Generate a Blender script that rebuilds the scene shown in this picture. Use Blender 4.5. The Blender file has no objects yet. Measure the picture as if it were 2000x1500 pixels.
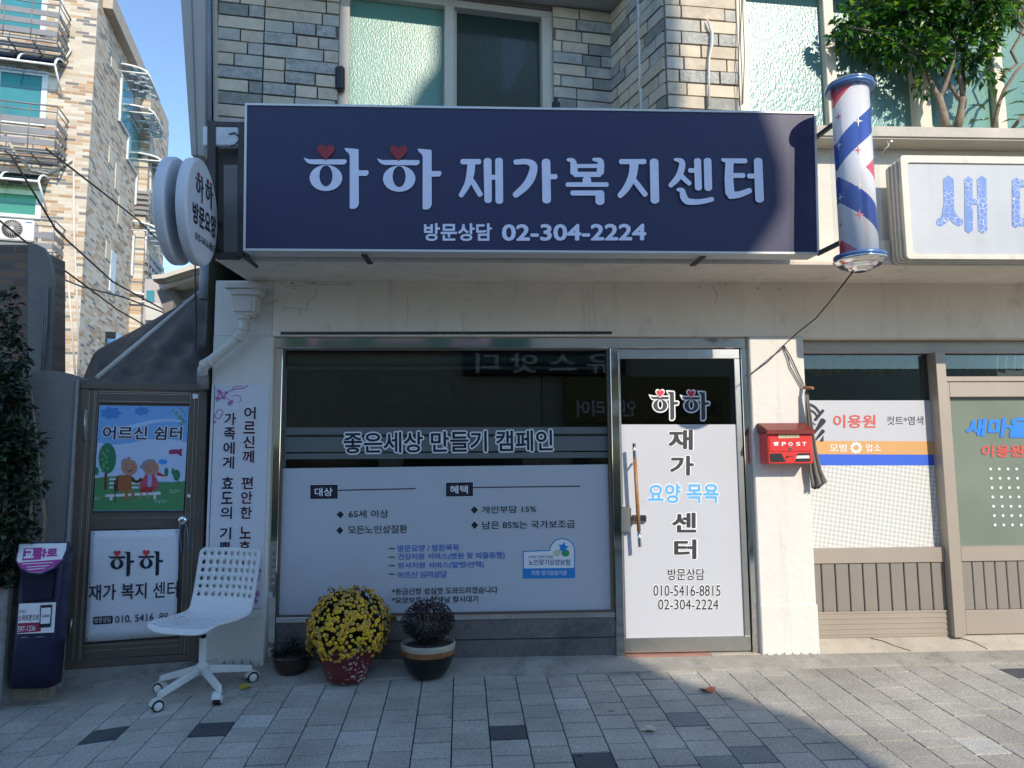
import bpy, bmesh, math, random
from mathutils import Vector, Matrix
C = bpy.context.scene.collection
sc = bpy.context.scene
RAD = math.radians
# ------------------------------------------------------------------ camera
F = 1387.0                      # focal length in pixels of the 2000 px wide photograph
YAW, PITCH, ROLL = RAD(2.6), RAD(6.0), RAD(-0.4)
EYE = Vector((0.0, -4.83, 1.376))
_f = Vector((math.sin(YAW) * math.cos(PITCH), math.cos(YAW) * math.cos(PITCH), math.sin(PITCH)))
_r = Vector((math.cos(YAW), -math.sin(YAW), 0.0))
_u = _r.cross(_f)
_r = _r * math.cos(ROLL) + _u * math.sin(ROLL)
_u = _r.cross(_f)
cd = bpy.data.cameras.new('camera')
cam = bpy.data.objects.new('camera', cd)
C.objects.link(cam)
cd.sensor_width = 36.0
cd.lens = 36.0 * F / 2000.0
cd.clip_start = 0.05
cd.clip_end = 2000.0
mw = Matrix((_r, _u, -_f)).transposed().to_4x4()
mw.translation = EYE
cam.matrix_world = mw
sc.camera = cam
# ------------------------------------------------------------------ light
SX, SZ = 0.46, 0.645            # sun: metres to the right and up for each metre towards the street
SUN_FROM = Vector((SX, -1.0, SZ)).normalized()
EL = math.asin(SUN_FROM.z)
sd = bpy.data.lights.new('sun', 'SUN')
sd.energy = 2.0
sd.angle = RAD(0.5)
sd.color = (1.0, 0.90, 0.76)
sun = bpy.data.objects.new('sun', sd)
C.objects.link(sun)
sun.rotation_euler = (-SUN_FROM).to_track_quat('-Z', 'Y').to_euler()
w = bpy.data.worlds.new('World')
sc.world = w
w.use_nodes = True
nt = w.node_tree
sky = nt.nodes.new('ShaderNodeTexSky')
sky.sky_type = 'NISHITA'
sky.sun_disc = False
sky.sun_elevation = EL
sky.sun_rotation = math.atan2(SUN_FROM.x, SUN_FROM.y)
sky.air_density = 1.0
sky.dust_density = 0.0
sky.ozone_density = 5.0
sky.altitude = 1200.0
bg = nt.nodes['Background']
bg.inputs['Strength'].default_value = 0.15
tint = nt.nodes.new('ShaderNodeMix'); tint.data_type = 'RGBA'; tint.blend_type = 'MULTIPLY'; tint.inputs[0].default_value = 1.0
tint.inputs[7].default_value = (1.12, 1.0, 0.875, 1)
nt.links.new(sky.outputs[0], tint.inputs[6]); nt.links.new(tint.outputs[2], bg.inputs[0])
sc.view_settings.view_transform = 'Standard'
sc.view_settings.look = 'None'
sc.view_settings.exposure = 1.15
sc.view_settings.gamma = 1.0
sc.cycles.max_bounces = 8
sc.cycles.transparent_max_bounces = 12

# ------------------------------------------------------------------ measuring helpers
def ray(px, py):
    return _r * ((px - 1000) / F) + _u * ((750 - py) / F) + _f

class Plane:
    """a real plane in the place; P() is the point of it that was measured at a photo pixel"""
    def __init__(s, p0, n):
        s.p0 = Vector(p0); s.n = Vector(n).normalized()
    def P(s, px, py, e=0.0):
        d = ray(px, py)
        t = (s.p0 - EYE).dot(s.n) / d.dot(s.n)
        return EYE + d * t + s.n * e

def FAC(Y): return Plane((0, Y, 0), (0, -1, 0))
def at(px, py, Y): return FAC(Y).P(px, py)
def X(px, Y=0.0, py=900): return at(px, py, Y).x
def Z(py, Y=0.0, px=1000): return at(px, py, Y).z
def ss(a, b, v):
    t = max(0.0, min(1.0, (v - a) / (b - a))); return t * t * (3 - 2 * t)
def G(x, y):
    return 0.028 + 0.06 * min(y, 0.15) - 0.09 * ss(-1.4, -2.6, x)
def gr(px, py):
    d = ray(px, py); t = 3.0
    for _ in range(40):
        p = EYE + d * t
        t += (p.z - G(p.x, p.y)) / -d.z * 0.9
    return EYE + d * t
def rnd(a, b): return random.uniform(a, b)
random.seed(7)

# ------------------------------------------------------------------ materials
MATS = {}
def nodes(m):
    m.use_nodes = True
    return m.node_tree, m.node_tree.nodes['Principled BSDF']
def mat(name, col, rough=0.6, metal=0.0, var=0.12, vscale=6.0, bump=0.0, bscale=60.0, spec=0.5, dirt=None, coat=0.0, streak=0.0):
    """painted / mineral surface: colour broken up by two sizes of noise, optional grain bump and stains"""
    if name in MATS: return MATS[name]
    m = bpy.data.materials.new(name); t, b = nodes(m)
    N = t.nodes.new; L = t.links.new
    tc = N('ShaderNodeTexCoord')
    n1 = N('ShaderNodeTexNoise'); n1.inputs['Scale'].default_value = vscale; n1.inputs['Detail'].default_value = 8
    n1.inputs['Roughness'].default_value = 0.65
    L(tc.outputs['Object'], n1.inputs['Vector'])
    mr = N('ShaderNodeMapRange')
    mr.inputs[1].default_value = 0.25; mr.inputs[2].default_value = 0.75
    mr.inputs[3].default_value = 1 - var; mr.inputs[4].default_value = 1 + var
    L(n1.outputs['Fac'], mr.inputs[0])
    mx = N('ShaderNodeMix'); mx.data_type = 'RGBA'; mx.blend_type = 'MULTIPLY'
    mx.inputs[0].default_value = 1.0
    mx.inputs[6].default_value = (*col, 1)
    L(mr.outputs[0], mx.inputs[7])
    out = mx.outputs[2]
    if dirt:
        dc, ds, dlo, dhi = dirt
        n2 = N('ShaderNodeTexNoise'); n2.inputs['Scale'].default_value = ds; n2.inputs['Detail'].default_value = 10
        n2.inputs['Roughness'].default_value = 0.7
        L(tc.outputs['Object'], n2.inputs['Vector'])
        r2 = N('ShaderNodeMapRange'); r2.inputs[1].default_value = dlo; r2.inputs[2].default_value = dhi
        L(n2.outputs['Fac'], r2.inputs[0])
        m2 = N('ShaderNodeMix'); m2.data_type = 'RGBA'
        L(r2.outputs[0], m2.inputs[0]); L(out, m2.inputs[6]); m2.inputs[7].default_value = (*dc, 1)
        out = m2.outputs[2]
    if streak:
        mp = N('ShaderNodeMapping'); mp.inputs['Scale'].default_value = (9, 9, 0.55); L(tc.outputs['Object'], mp.inputs[0])
        n4 = N('ShaderNodeTexNoise'); n4.inputs['Scale'].default_value = 1.0; n4.inputs['Detail'].default_value = 9; n4.inputs['Roughness'].default_value = 0.7
        L(mp.outputs[0], n4.inputs['Vector'])
        r4 = N('ShaderNodeMapRange'); r4.inputs[1].default_value = 0.55; r4.inputs[2].default_value = 0.85; r4.inputs[3].default_value = 1.0; r4.inputs[4].default_value = 1.0 - streak
        L(n4.outputs['Fac'], r4.inputs[0])
        m4 = N('ShaderNodeMix'); m4.data_type = 'RGBA'; m4.blend_type = 'MULTIPLY'; m4.inputs[0].default_value = 1.0
        L(out, m4.inputs[6]); L(r4.outputs[0], m4.inputs[7]); out = m4.outputs[2]
    L(out, b.inputs['Base Color'])
    b.inputs['Roughness'].default_value = rough
    b.inputs['Metallic'].default_value = metal
    b.inputs['Specular IOR Level'].default_value = spec
    if coat: b.inputs['Coat Weight'].default_value = coat
    if bump:
        n3 = N('ShaderNodeTexNoise'); n3.inputs['Scale'].default_value = bscale; n3.inputs['Detail'].default_value = 6
        L(tc.outputs['Object'], n3.inputs['Vector'])
        bp = N('ShaderNodeBump'); bp.inputs['Strength'].default_value = bump; bp.inputs['Distance'].default_value = 0.01
        L(n3.outputs['Fac'], bp.inputs['Height']); L(bp.outputs[0], b.inputs['Normal'])
    MATS[name] = m
    return m
def glass(name, tint=(0.75, 0.8, 0.78), ior=1.5, boost=0.04, const=None):
    m = bpy.data.materials.new(name); t, b = nodes(m)
    t.nodes.remove(b)
    N = t.nodes.new; L = t.links.new
    tr = N('ShaderNodeBsdfTransparent'); tr.inputs[0].default_value = (*tint, 1)
    gl = N('ShaderNodeBsdfGlossy'); gl.inputs['Roughness'].default_value = 0.0
    fr = N('ShaderNodeFresnel'); fr.inputs[0].default_value = ior
    ad = N('ShaderNodeMath'); ad.inputs[1].default_value = boost; L(fr.outputs[0], ad.inputs[0])
    mx = N('ShaderNodeMixShader'); (L(ad.outputs[0], mx.inputs[0]) if const is None else setattr(mx.inputs[0], 'default_value', const)); L(tr.outputs[0], mx.inputs[1]); L(gl.outputs[0], mx.inputs[2])
    L(mx.outputs[0], t.nodes['Material Output'].inputs[0])
    return m
def patterned(name, col, scale, strength, rough=0.12):
    """figured (pressed) window glass: coloured, pebbled, glossy"""
    m = bpy.data.materials.new(name); t, b = nodes(m)
    N = t.nodes.new; L = t.links.new
    tc = N('ShaderNodeTexCoord')
    mp = N('ShaderNodeMapping'); mp.inputs['Rotation'].default_value = (0, 0.5, 0); mp.inputs['Scale'].default_value = (1, 1, 0.5)
    L(tc.outputs['Object'], mp.inputs['Vector'])
    v = N('ShaderNodeTexNoise'); v.inputs['Scale'].default_value = scale; v.inputs['Detail'].default_value = 3
    L(mp.outputs[0], v.inputs['Vector'])
    bp = N('ShaderNodeBump'); bp.inputs['Strength'].default_value = strength; bp.inputs['Distance'].default_value = 0.01
    L(v.outputs['Fac'], bp.inputs['Height']); L(bp.outputs[0], b.inputs['Normal'])
    n2 = N('ShaderNodeTexNoise'); n2.inputs['Scale'].default_value = 1.6
    L(tc.outputs['Object'], n2.inputs['Vector'])
    cr = N('ShaderNodeMix'); cr.data_type = 'RGBA'; L(n2.outputs['Fac'], cr.inputs[0])
    cr.inputs[6].default_value = (*[c * 0.7 for c in col], 1); cr.inputs[7].default_value = (*[c * 1.25 for c in col], 1)
    L(cr.outputs[2], b.inputs['Base Color'])
    b.inputs['Roughness'].default_value = rough
    b.inputs['Coat Weight'].default_value = 0.4
    return m
def leafmat(name, col, tr=0.3):
    m = bpy.data.materials.new(name); t, b = nodes(m)
    N = t.nodes.new; L = t.links.new
    tc = N('ShaderNodeTexCoord'); n = N('ShaderNodeTexNoise'); n.inputs['Scale'].default_value = 9
    L(tc.outputs['Object'], n.inputs['Vector'])
    mx = N('ShaderNodeMix'); mx.data_type = 'RGBA'; L(n.outputs['Fac'], mx.inputs[0])
    mx.inputs[6].default_value = (*[c * 0.6 for c in col], 1); mx.inputs[7].default_value = (*[c * 1.4 for c in col], 1)
    L(mx.outputs[2], b.inputs['Base Color']); b.inputs['Roughness'].default_value = 0.38
    ts = N('ShaderNodeBsdfTranslucent'); ts.inputs[0].default_value = (col[0] * 1.6, col[1] * 1.8, col[2] * 0.6, 1)
    ms = N('ShaderNodeMixShader'); ms.inputs[0].default_value = tr
    L(b.outputs[0], ms.inputs[1]); L(ts.outputs[0], ms.inputs[2]); L(ms.outputs[0], t.nodes['Material Output'].inputs[0])
    return m

M_wall = mat('cream_render', (0.86, 0.745, 0.60), 0.85, var=0.10, vscale=2.2, bump=0.5, bscale=16, dirt=((0.50, 0.43, 0.35), 3.2, 0.56, 0.80), streak=0.35)
M_pill = mat('white_painted_render', (0.72, 0.685, 0.62), 0.8, var=0.05, vscale=2.0, bump=0.4, bscale=18, dirt=((0.5, 0.46, 0.4), 4.0, 0.64, 0.85), streak=0.22)
M_stain = mat('stained_concrete', (0.30, 0.285, 0.26), 0.9, var=0.3, vscale=7, bump=0.5, bscale=30, dirt=((0.13, 0.125, 0.12), 5, 0.45, 0.7))
M_conc = mat('pale_concrete', (0.44, 0.385, 0.30), 0.9, var=0.2, vscale=5, bump=0.5, bscale=60, dirt=((0.30, 0.25, 0.19), 9, 0.55, 0.8))
M_dark = mat('dark_room_paint', (0.06, 0.058, 0.05), 0.9)
M_steel = mat('stainless_steel', (0.62, 0.61, 0.58), 0.07, 1.0, var=0.04)
M_steel2 = mat('brushed_steel', (0.50, 0.50, 0.48), 0.34, 1.0, var=0.10, vscale=14, dirt=((0.28, 0.20, 0.12), 14, 0.66, 0.85))
M_chrome = mat('chrome', (0.78, 0.78, 0.78), 0.14, 1.0, var=0.02)
M_film = mat('white_vinyl_film', (0.52, 0.53, 0.56), 0.45, var=0.03, vscale=1.5)
M_ink = mat('dark_ink', (0.012, 0.014, 0.028), 0.5, var=0.02)
M_grey_ink = mat('grey_ink', (0.035, 0.037, 0.042), 0.5, var=0.02)
M_white = mat('white_ink', (0.82, 0.82, 0.82), 0.5, var=0.02)
M_blue_ink = mat('blue_ink', (0.03, 0.13, 0.50), 0.5, var=0.02)
M_sky_ink = mat('light_blue_ink', (0.13, 0.42, 0.87), 0.5, var=0.02)
M_red_ink = mat('red_ink', (0.62, 0.035, 0.05), 0.5, var=0.02)
M_navy = mat('navy_sign_face', (0.020, 0.021, 0.078), 0.5, spec=0.6, var=0.06, vscale=1.2)
M_signtext = mat('lavender_white_letter', (0.80, 0.80, 0.95), 0.5, var=0.05, vscale=20)
M_heart = mat('sign_red', (0.34, 0.025, 0.04), 0.5, var=0.04)
M_alu = mat('pale_aluminium', (0.66, 0.65, 0.62), 0.4, 0.3, var=0.06)
M_rust = mat('brown_steel', (0.075, 0.062, 0.058), 0.6, 0.2, var=0.3, vscale=14, dirt=((0.16, 0.08, 0.045), 9, 0.6, 0.8))
M_plate = mat('grey_plate', (0.22, 0.21, 0.20), 0.7, var=0.15, vscale=5)
M_pvc = mat('cream_pvc', (0.62, 0.585, 0.53), 0.45, var=0.05)
M_frame = mat('beige_window_frame', (0.58, 0.52, 0.43), 0.5, var=0.06)
M_gate = mat('brown_grey_aluminium', (0.150, 0.122, 0.095), 0.42, 0.35, var=0.10, vscale=4)
M_gate_hi = mat('bright_trim', (0.50, 0.46, 0.36), 0.35, 0.5, var=0.05)
M_stucco = mat('grey_stucco', (0.27, 0.262, 0.25), 0.9, var=0.15, vscale=4, bump=0.8, bscale=120)
M_tarp = mat('dark_tarpaulin', (0.085, 0.062, 0.046), 0.55, var=0.25, vscale=3, bump=0.25, bscale=10)
M_black = mat('black_plastic', (0.015, 0.015, 0.016), 0.4)
M_barb = mat('taupe_aluminium', (0.40, 0.34, 0.275), 0.45, 0.25, var=0.07, vscale=3)
M_slat = mat('grey_slat', (0.255, 0.225, 0.19), 0.55, 0.15, var=0.08, vscale=4)
M_red = mat('red_enamel', (0.68, 0.045, 0.04), 0.3, var=0.05, coat=0.3)
M_maroon = mat('maroon_enamel', (0.20, 0.025, 0.02), 0.35, var=0.1)
M_chair = mat('white_chair_plastic', (0.76, 0.76, 0.74), 0.32, var=0.03, dirt=((0.5, 0.48, 0.42), 8, 0.66, 0.9))
M_chairm = mat('white_enamelled_steel', (0.70, 0.70, 0.66), 0.35, var=0.06, dirt=((0.42, 0.38, 0.3), 12, 0.64, 0.85))
M_soil = mat('soil', (0.06, 0.05, 0.042), 0.95, var=0.5, vscale=40, bump=1, bscale=120)
M_bark = mat('bark', (0.26, 0.20, 0.145), 0.85, var=0.25, vscale=12, bump=0.6, bscale=40)
M_leaf1 = leafmat('leaf_green', (0.052, 0.165, 0.020))
M_leaf2 = leafmat('leaf_dark_green', (0.018, 0.062, 0.014), 0.2)
M_leaf3 = leafmat('leaf_yellow_green', (0.15, 0.25, 0.02), 0.4)
M_hedge = leafmat('hedge_leaf', (0.040, 0.066, 0.028), 0.15)
M_rubber = mat('black_rubber', (0.02, 0.02, 0.02), 0.7)
M_wood = mat('handle_wood', (0.36, 0.17, 0.065), 0.45, var=0.3, vscale=30)
M_cloth = mat('dark_grey_cloth', (0.19, 0.18, 0.165), 0.9, var=0.15)
M_pane = glass('window_glass', (0.66, 0.72, 0.68), 1.5, 0.012)
M_clear = glass('clear_acrylic', (0.97, 0.98, 0.98), 1.22, 0.0, const=0.06)
M_frost = mat('frosted_strip', (0.13, 0.145, 0.14), 0.5, var=0.05)

# ------------------------------------------------------------------ mesh building
class MB:
    def __init__(s): s.bm = bmesh.new()
    def face(s, pts, mi=0, smooth=False):
        vs = [s.bm.verts.new(p) for p in pts]
        f = s.bm.faces.new(vs); f.material_index = mi; f.smooth = smooth
        return f
    def hexa(s, a, b, mi=0):
        """a: 4 points of one face, b: the 4 opposite points"""
        va = [s.bm.verts.new(p) for p in a]; vb = [s.bm.verts.new(p) for p in b]
        fs = [va[::-1], vb] + [[va[i], va[(i + 1) % 4], vb[(i + 1) % 4], vb[i]] for i in range(4)]
        for f in fs:
            q = s.bm.faces.new(f); q.material_index = mi
        return s
    def box(s, x0, x1, y0, y1, z0, z1, mi=0):
        x0, x1 = sorted((x0, x1)); y0, y1 = sorted((y0, y1)); z0, z1 = sorted((z0, z1))
        a = [(x0, y0, z0), (x1, y0, z0), (x1, y1, z0), (x0, y1, z0)]
        return s.hexa(a, [(p[0], p[1], z1) for p in a], mi)
    def prism(s, pts, vec, mi=0, smooth=False):
        vec = Vector(vec); n = len(pts)
        a = [s.bm.verts.new(p) for p in pts]; b = [s.bm.verts.new(Vector(p) + vec) for p in pts]
        for f in (a[::-1], b):
            q = s.bm.faces.new(f); q.material_index = mi
        for i in range(n):
            q = s.bm.faces.new([a[i], a[(i + 1) % n], b[(i + 1) % n], b[i]]); q.material_index = mi; q.smooth = smooth
        return s
    def tube(s, pts, r, n=8, caps=True, mi=0):
        pts = [Vector(p) for p in pts]
        rs = r if isinstance(r, (list, tuple)) else [r] * len(pts)
        rings = []; up = None
        for i, p in enumerate(pts):
            d = (pts[min(i + 1, len(pts) - 1)] - pts[max(i - 1, 0)]).normalized()
            if up is None:
                up = Vector((0, 0, 1)) if abs(d.z) < 0.9 else Vector((1, 0, 0))
            a = (up - d * up.dot(d)).normalized(); up = a; b = d.cross(a)
            rings.append([s.bm.verts.new(p + (a * math.cos(k * 2 * math.pi / n) + b * math.sin(k * 2 * math.pi / n)) * rs[i]) for k in range(n)])
        for A, B in zip(rings, rings[1:]):
            for k in range(n):
                f = s.bm.faces.new([A[k], A[(k + 1) % n], B[(k + 1) % n], B[k]]); f.smooth = True; f.material_index = mi
        if caps:
            for q in (rings[0][::-1], rings[-1]):
                f = s.bm.faces.new(q); f.material_index = mi
        return s
    def bar(s, p, q, wv, hv, mi=0):
        """square bar from p to q, half-width vectors wv, hv"""
        p, q, wv, hv = map(Vector, (p, q, wv, hv))
        cs = [-wv - hv, wv - hv, wv + hv, -wv + hv]
        return s.hexa([p + c for c in cs], [q + c for c in cs], mi)
    def lathe(s, prof, c, axis=(0, 0, 1), n=32, mi=0, cap=True, smooth=True):
        c = Vector(c); ax = Vector(axis).normalized()
        u = ax.orthogonal().normalized(); v = ax.cross(u)
        rings = []
        for r, h in prof:
            rings.append([s.bm.verts.new(c + ax * h + (u * math.cos(k * 2 * math.pi / n) + v * math.sin(k * 2 * math.pi / n)) * r) for k in range(n)])
        for i, (A, B) in enumerate(zip(rings, rings[1:])):
            for k in range(n):
                f = s.bm.faces.new([A[k], A[(k + 1) % n], B[(k + 1) % n], B[k]]); f.smooth = smooth
                f.material_index = mi[i] if isinstance(mi, list) else mi
        if cap:
            m = mi[0] if isinstance(mi, list) else mi
            f = s.bm.faces.new(rings[0][::-1]); f.material_index = m
            f = s.bm.faces.new(rings[-1]); f.material_index = mi[-1] if isinstance(mi, list) else mi
        return s
    def bevel(s, w, seg=1):
        bmesh.ops.recalc_face_normals(s.bm, faces=s.bm.faces[:])
        es = [e for e in s.bm.edges if len(e.link_faces) == 2 and e.calc_face_angle(0) > 0.6]
        bmesh.ops.bevel(s.bm, geom=es, offset=w, segments=seg, affect='EDGES', clamp_overlap=True)
        return s

def put(name, bm, mats, parent=None, normals=True):
    """link a mesh built in place coordinates as ONE object under its parent"""
    b = bm.bm if isinstance(bm, MB) else bm
    if normals: bmesh.ops.recalc_face_normals(b, faces=b.faces[:])
    me = bpy.data.meshes.new(name)
    b.to_mesh(me); b.free()
    for m in (mats if isinstance(mats, (list, tuple)) else [mats]): me.materials.append(m)
    o = bpy.data.objects.new(name, me); C.objects.link(o)
    if parent is not None:
        root = parent
        while root.parent: root = root.parent
        R = Matrix.Translation(root.location) @ root.rotation_euler.to_matrix().to_4x4()
        me.transform(R.inverted())
        o.parent = parent
    return o
def tag(o, label, cat, group=None):
    o['label'] = label; o['category'] = cat
    if group: o['group'] = group
    return o
def thing(name, label, cat, loc=(0, 0, 0), rz=0.0, group=None):
    o = bpy.data.objects.new(name, None); C.objects.link(o)
    o.location = loc; o.rotation_euler = (0, 0, rz); o.empty_display_size = 0.1
    return tag(o, label, cat, group)
def struct(o):
    o['kind'] = 'structure'; return o
def solo(name, bm, mats, label, cat, group=None):
    """a thing that is a single mesh, its origin at its base"""
    b = bm.bm
    xs = [v.co for v in b.verts]
    c = sum(xs, Vector()) / len(xs); c.z = min(v.z for v in xs)
    bmesh.ops.recalc_face_normals(b, faces=b.faces[:])
    me = bpy.data.meshes.new(name); b.to_mesh(me); b.free()
    me.transform(Matrix.Translation(-c))
    for m in (mats if isinstance(mats, (list, tuple)) else [mats]): me.materials.append(m)
    o = bpy.data.objects.new(name, me); C.objects.link(o); o.location = c
    return tag(o, label, cat, group)

# ------------------------------------------------------------------ lettering
_tc = {}
def glyphs(s, off):
    k = (s, round(off, 4))
    if k in _tc: return _tc[k]
    cu = bpy.data.curves.new('t', 'FONT'); cu.body = s; cu.offset = off; cu.resolution_u = 3
    o = bpy.data.objects.new('t', cu); C.objects.link(o)
    me = bpy.data.meshes.new_from_object(o.evaluated_get(bpy.context.evaluated_depsgraph_get()))
    r = ([v.co.to_2d() for v in me.vertices], [tuple(p.vertices) for p in me.polygons])
    bpy.data.objects.remove(o); bpy.data.curves.remove(cu); bpy.data.meshes.remove(me)
    _tc[k] = r
    return r
def quad_of(box):
    if len(box) == 4 and not hasattr(box[0], '__len__'):
        x0, y0, x1, y1 = box
        return [(x0, y0), (x1, y0), (x1, y1), (x0, y1)]
    return box
def mapper(box, plane):
    q = quad_of(box)
    A, B, D, E_ = [plane.P(*p) for p in q]          # tl tr br bl
    def f(u, v, e):                                    # v up
        return (A * (1 - u) + B * u) * v + (E_ * (1 - u) + D * u) * (1 - v) + plane.n * e
    return f
def lettering(parent, s, box, plane, m, e=0.004, off=0.018, outline=None, ooff=0.075, name='lettering'):
    """letters fitted to the measured box; weight and outline come from overlaid copies pushed out by a fraction of the em"""
    vs, fs = glyphs(s, 0.0)
    x0 = min(v.x for v in vs) - off; x1 = max(v.x for v in vs) + off; y0 = min(v.y for v in vs) - off; y1 = max(v.y for v in vs) + off
    f = mapper(box, plane)
    def build(r, n, e_, mm, nm):
        b = MB()
        offs = [(0, 0)] if r <= 0 else [(r * math.cos(2 * math.pi * k / n + .39), r * math.sin(2 * math.pi * k / n + .39)) for k in range(n)]
        for k, (dx, dy) in enumerate(offs):
            bv = [b.bm.verts.new(f((v.x + dx - x0) / (x1 - x0), (v.y + dy - y0) / (y1 - y0), e_ + k * 0.00008)) for v in vs]
            for q in fs:
                try: b.bm.faces.new([bv[i] for i in q])
                except ValueError: pass
        return put(nm, b, mm, parent, normals=False)
    if outline: build(ooff, 12, e - 0.0016, outline, name + '_outline')
    return build(off, 6, e, m, name)

def ell(cx, cy, rx, ry, n=28, a0=0.0): return [(cx + rx * math.cos(a0 + k * 2 * math.pi / n), cy + ry * math.sin(a0 + k * 2 * math.pi / n)) for k in range(n)]
def heart(cx, cy, w_, h_):
    r = []
    for k in range(30):
        t = 2 * math.pi * k / 30
        x = 16 * math.sin(t) ** 3; y = 13 * math.cos(t) - 5 * math.cos(2 * t) - 2 * math.cos(3 * t) - math.cos(4 * t)
        r.append((cx + x / 32 * w_, cy - (y + 2.5) / 29 * h_))
    return r
def grow(poly, d):
    n = len(poly); area = sum(poly[i][0] * poly[(i + 1) % n][1] - poly[(i + 1) % n][0] * poly[i][1] for i in range(n))
    s = 1 if area > 0 else -1; r = []
    for i in range(n):
        p, q, t = Vector(poly[i - 1]), Vector(poly[i]), Vector(poly[(i + 1) % n])
        a = (q - p).normalized(); b = (t - q).normalized()
        na = Vector((a.y, -a.x)); nb = Vector((b.y, -b.x)); nn = na + nb
        if nn.length < 1e-4: nn = na
        nn.normalize()
        r.append(q + nn * s * d / max(0.5, nn.dot(na)))
    return [(v.x, v.y) for v in r]
def stroke(pts, w_, n=7, smooth=True):
    """round-ended brush stroke of given width(s) -> polygon"""
    P = [Vector(p) for p in pts]; W = w_ if isinstance(w_, (list, tuple)) else [w_] * len(P)
    if smooth and len(P) > 2:
        Q = []; V = []
        for i in range(len(P) - 1):
            p0, p1, p2, p3 = P[max(i - 1, 0)], P[i], P[i + 1], P[min(i + 2, len(P) - 1)]
            for k in range(6):
                t = k / 6
                Q.append(0.5 * ((2 * p1) + (p2 - p0) * t + (2 * p0 - 5 * p1 + 4 * p2 - p3) * t * t + (3 * p1 - p0 - 3 * p2 + p3) * t ** 3))
                V.append(W[i] * (1 - t) + W[i + 1] * t)
        Q.append(P[-1]); V.append(W[-1]); P, W = Q, V
    L, R = [], []
    for i, p in enumerate(P):
        d = (P[min(i + 1, len(P) - 1)] - P[max(i - 1, 0)]).normalized(); nn = Vector((-d.y, d.x)) * W[i] / 2
        L.append(p + nn); R.append(p - nn)
    def cap(p, d, w__):
        d = d.normalized(); nn = Vector((-d.y, d.x)); r = []
        for k in range(1, n):
            a = math.pi * k / n
            r.append(p + (nn * math.cos(a) + d * math.sin(a) * 0.75) * w__ / 2)
        return r
    return [(v.x, v.y) for v in L + cap(P[-1], P[-1] - P[-2], W[-1]) + R[::-1] + cap(P[0], P[0] - P[1], W[0])]
def fill(b, poly, pm, e):
    vs = [b.bm.verts.new(pm(x, y, e)) for x, y in poly]
    es = [b.bm.edges.new((vs[i], vs[(i + 1) % len(vs)])) for i in range(len(vs))]
    bmesh.ops.triangle_fill(b.bm, use_beauty=True, edges=es)
def ringfill(b, o, i, pm, e):
    n = len(o); A = [b.bm.verts.new(pm(*p, e)) for p in o]; B = [b.bm.verts.new(pm(*p, e)) for p in i]
    for k in range(n): b.bm.faces.new([A[k], A[(k + 1) % n], B[(k + 1) % n], B[k]])
# the two-heart logo word, drawn once in sign units (quarter pixels of the sign)
HA = dict(bar=[(132, 233), (150, 238), (172, 246), (455, 246), (466, 252), (467, 264), (460, 278), (445, 287), (195, 284), (170, 278), (150, 262)],
          stem=[(450, 158), (470, 158), (555, 166), (560, 173), (562, 590), (552, 618), (530, 632), (497, 632), (490, 624), (491, 220), (480, 196), (460, 182)],
          tick=[(558, 332), (628, 332), (639, 342), (634, 366), (620, 376), (558, 376)])
def logo(parent, box, plane, m, mh, e=0.004, outline=None, og=16, name='logo'):
    f = mapper(box, plane)
    pm = lambda x, y, e_: f((x - 132) / 1076.0, 1 - (y - 140) / 495.0, e_)
    def build(d, e_, mm, nm):
        b = MB()
        for dx, dy in ((0, 0), (571, 6)):
            sh = lambda P: [(x + dx, y + dy) for x, y in P]
            for k in ('bar', 'stem', 'tick'):
                P = sh(HA[k]); P = grow(P, d) if d else P
                fill(b, P, pm, e_); e_ += 0.00025
            ringfill(b, sh(ell(306, 392, 127 + d, 102 + d)), sh(ell(306, 376, max(51 - d, 5), max(82 - d, 5))), pm, e_)
            e_ += 0.00025
        return put(nm, b, mm, parent, normals=False)
    if outline: build(og, e - 0.0025, outline, name + '_outline')
    o = build(0, e, m, name)
    for dx, dy in ((0, 0), (568, 6)):
        b = MB(); fill(b, heart(306 + dx, 197 + dy, 137, 128), pm, e + 0.003)
        put('heart', b, mh, parent, normals=False)
        if outline:
            b = MB(); fill(b, heart(306 + dx, 195 + dy, 175, 164), pm, e + 0.0025)
            put('heart_outline', b, outline, parent, normals=False)
    return o
def flat(parent, name, box, plane, m, e=0.002):
    b = MB(); b.face([plane.P(*p, e) for p in quad_of(box)])
    return put(name, b, m, parent, normals=False)
def flatpoly(parent, name, polys, plane, m, e=0.003):
    if len(polys) > 1 and name in ('tree_print', 'crack', 'chip', 'bullet', 'bullet_outline', 'window', 'emblem', 'cloud_print', 'rose_mark'):
        for k, P in enumerate(polys): o = flatpoly(parent, name, [P], plane, m, e + k * 0.0002)
        return o
    b = MB()
    for k, P in enumerate(polys): fill(b, P, lambda x, y, e_: plane.P(x, y, e_), e + k * 0.0002)
    return put(name, b, m, parent, normals=False)
def slab(b, box, plane, thick, e=0.0, mi=0):
    """a flat board: quad on the plane, pushed back by its thickness"""
    q = [plane.P(*p, e) for p in quad_of(box)]
    b.hexa(q, [p - plane.n * thick for p in q], mi)
    return b

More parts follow.
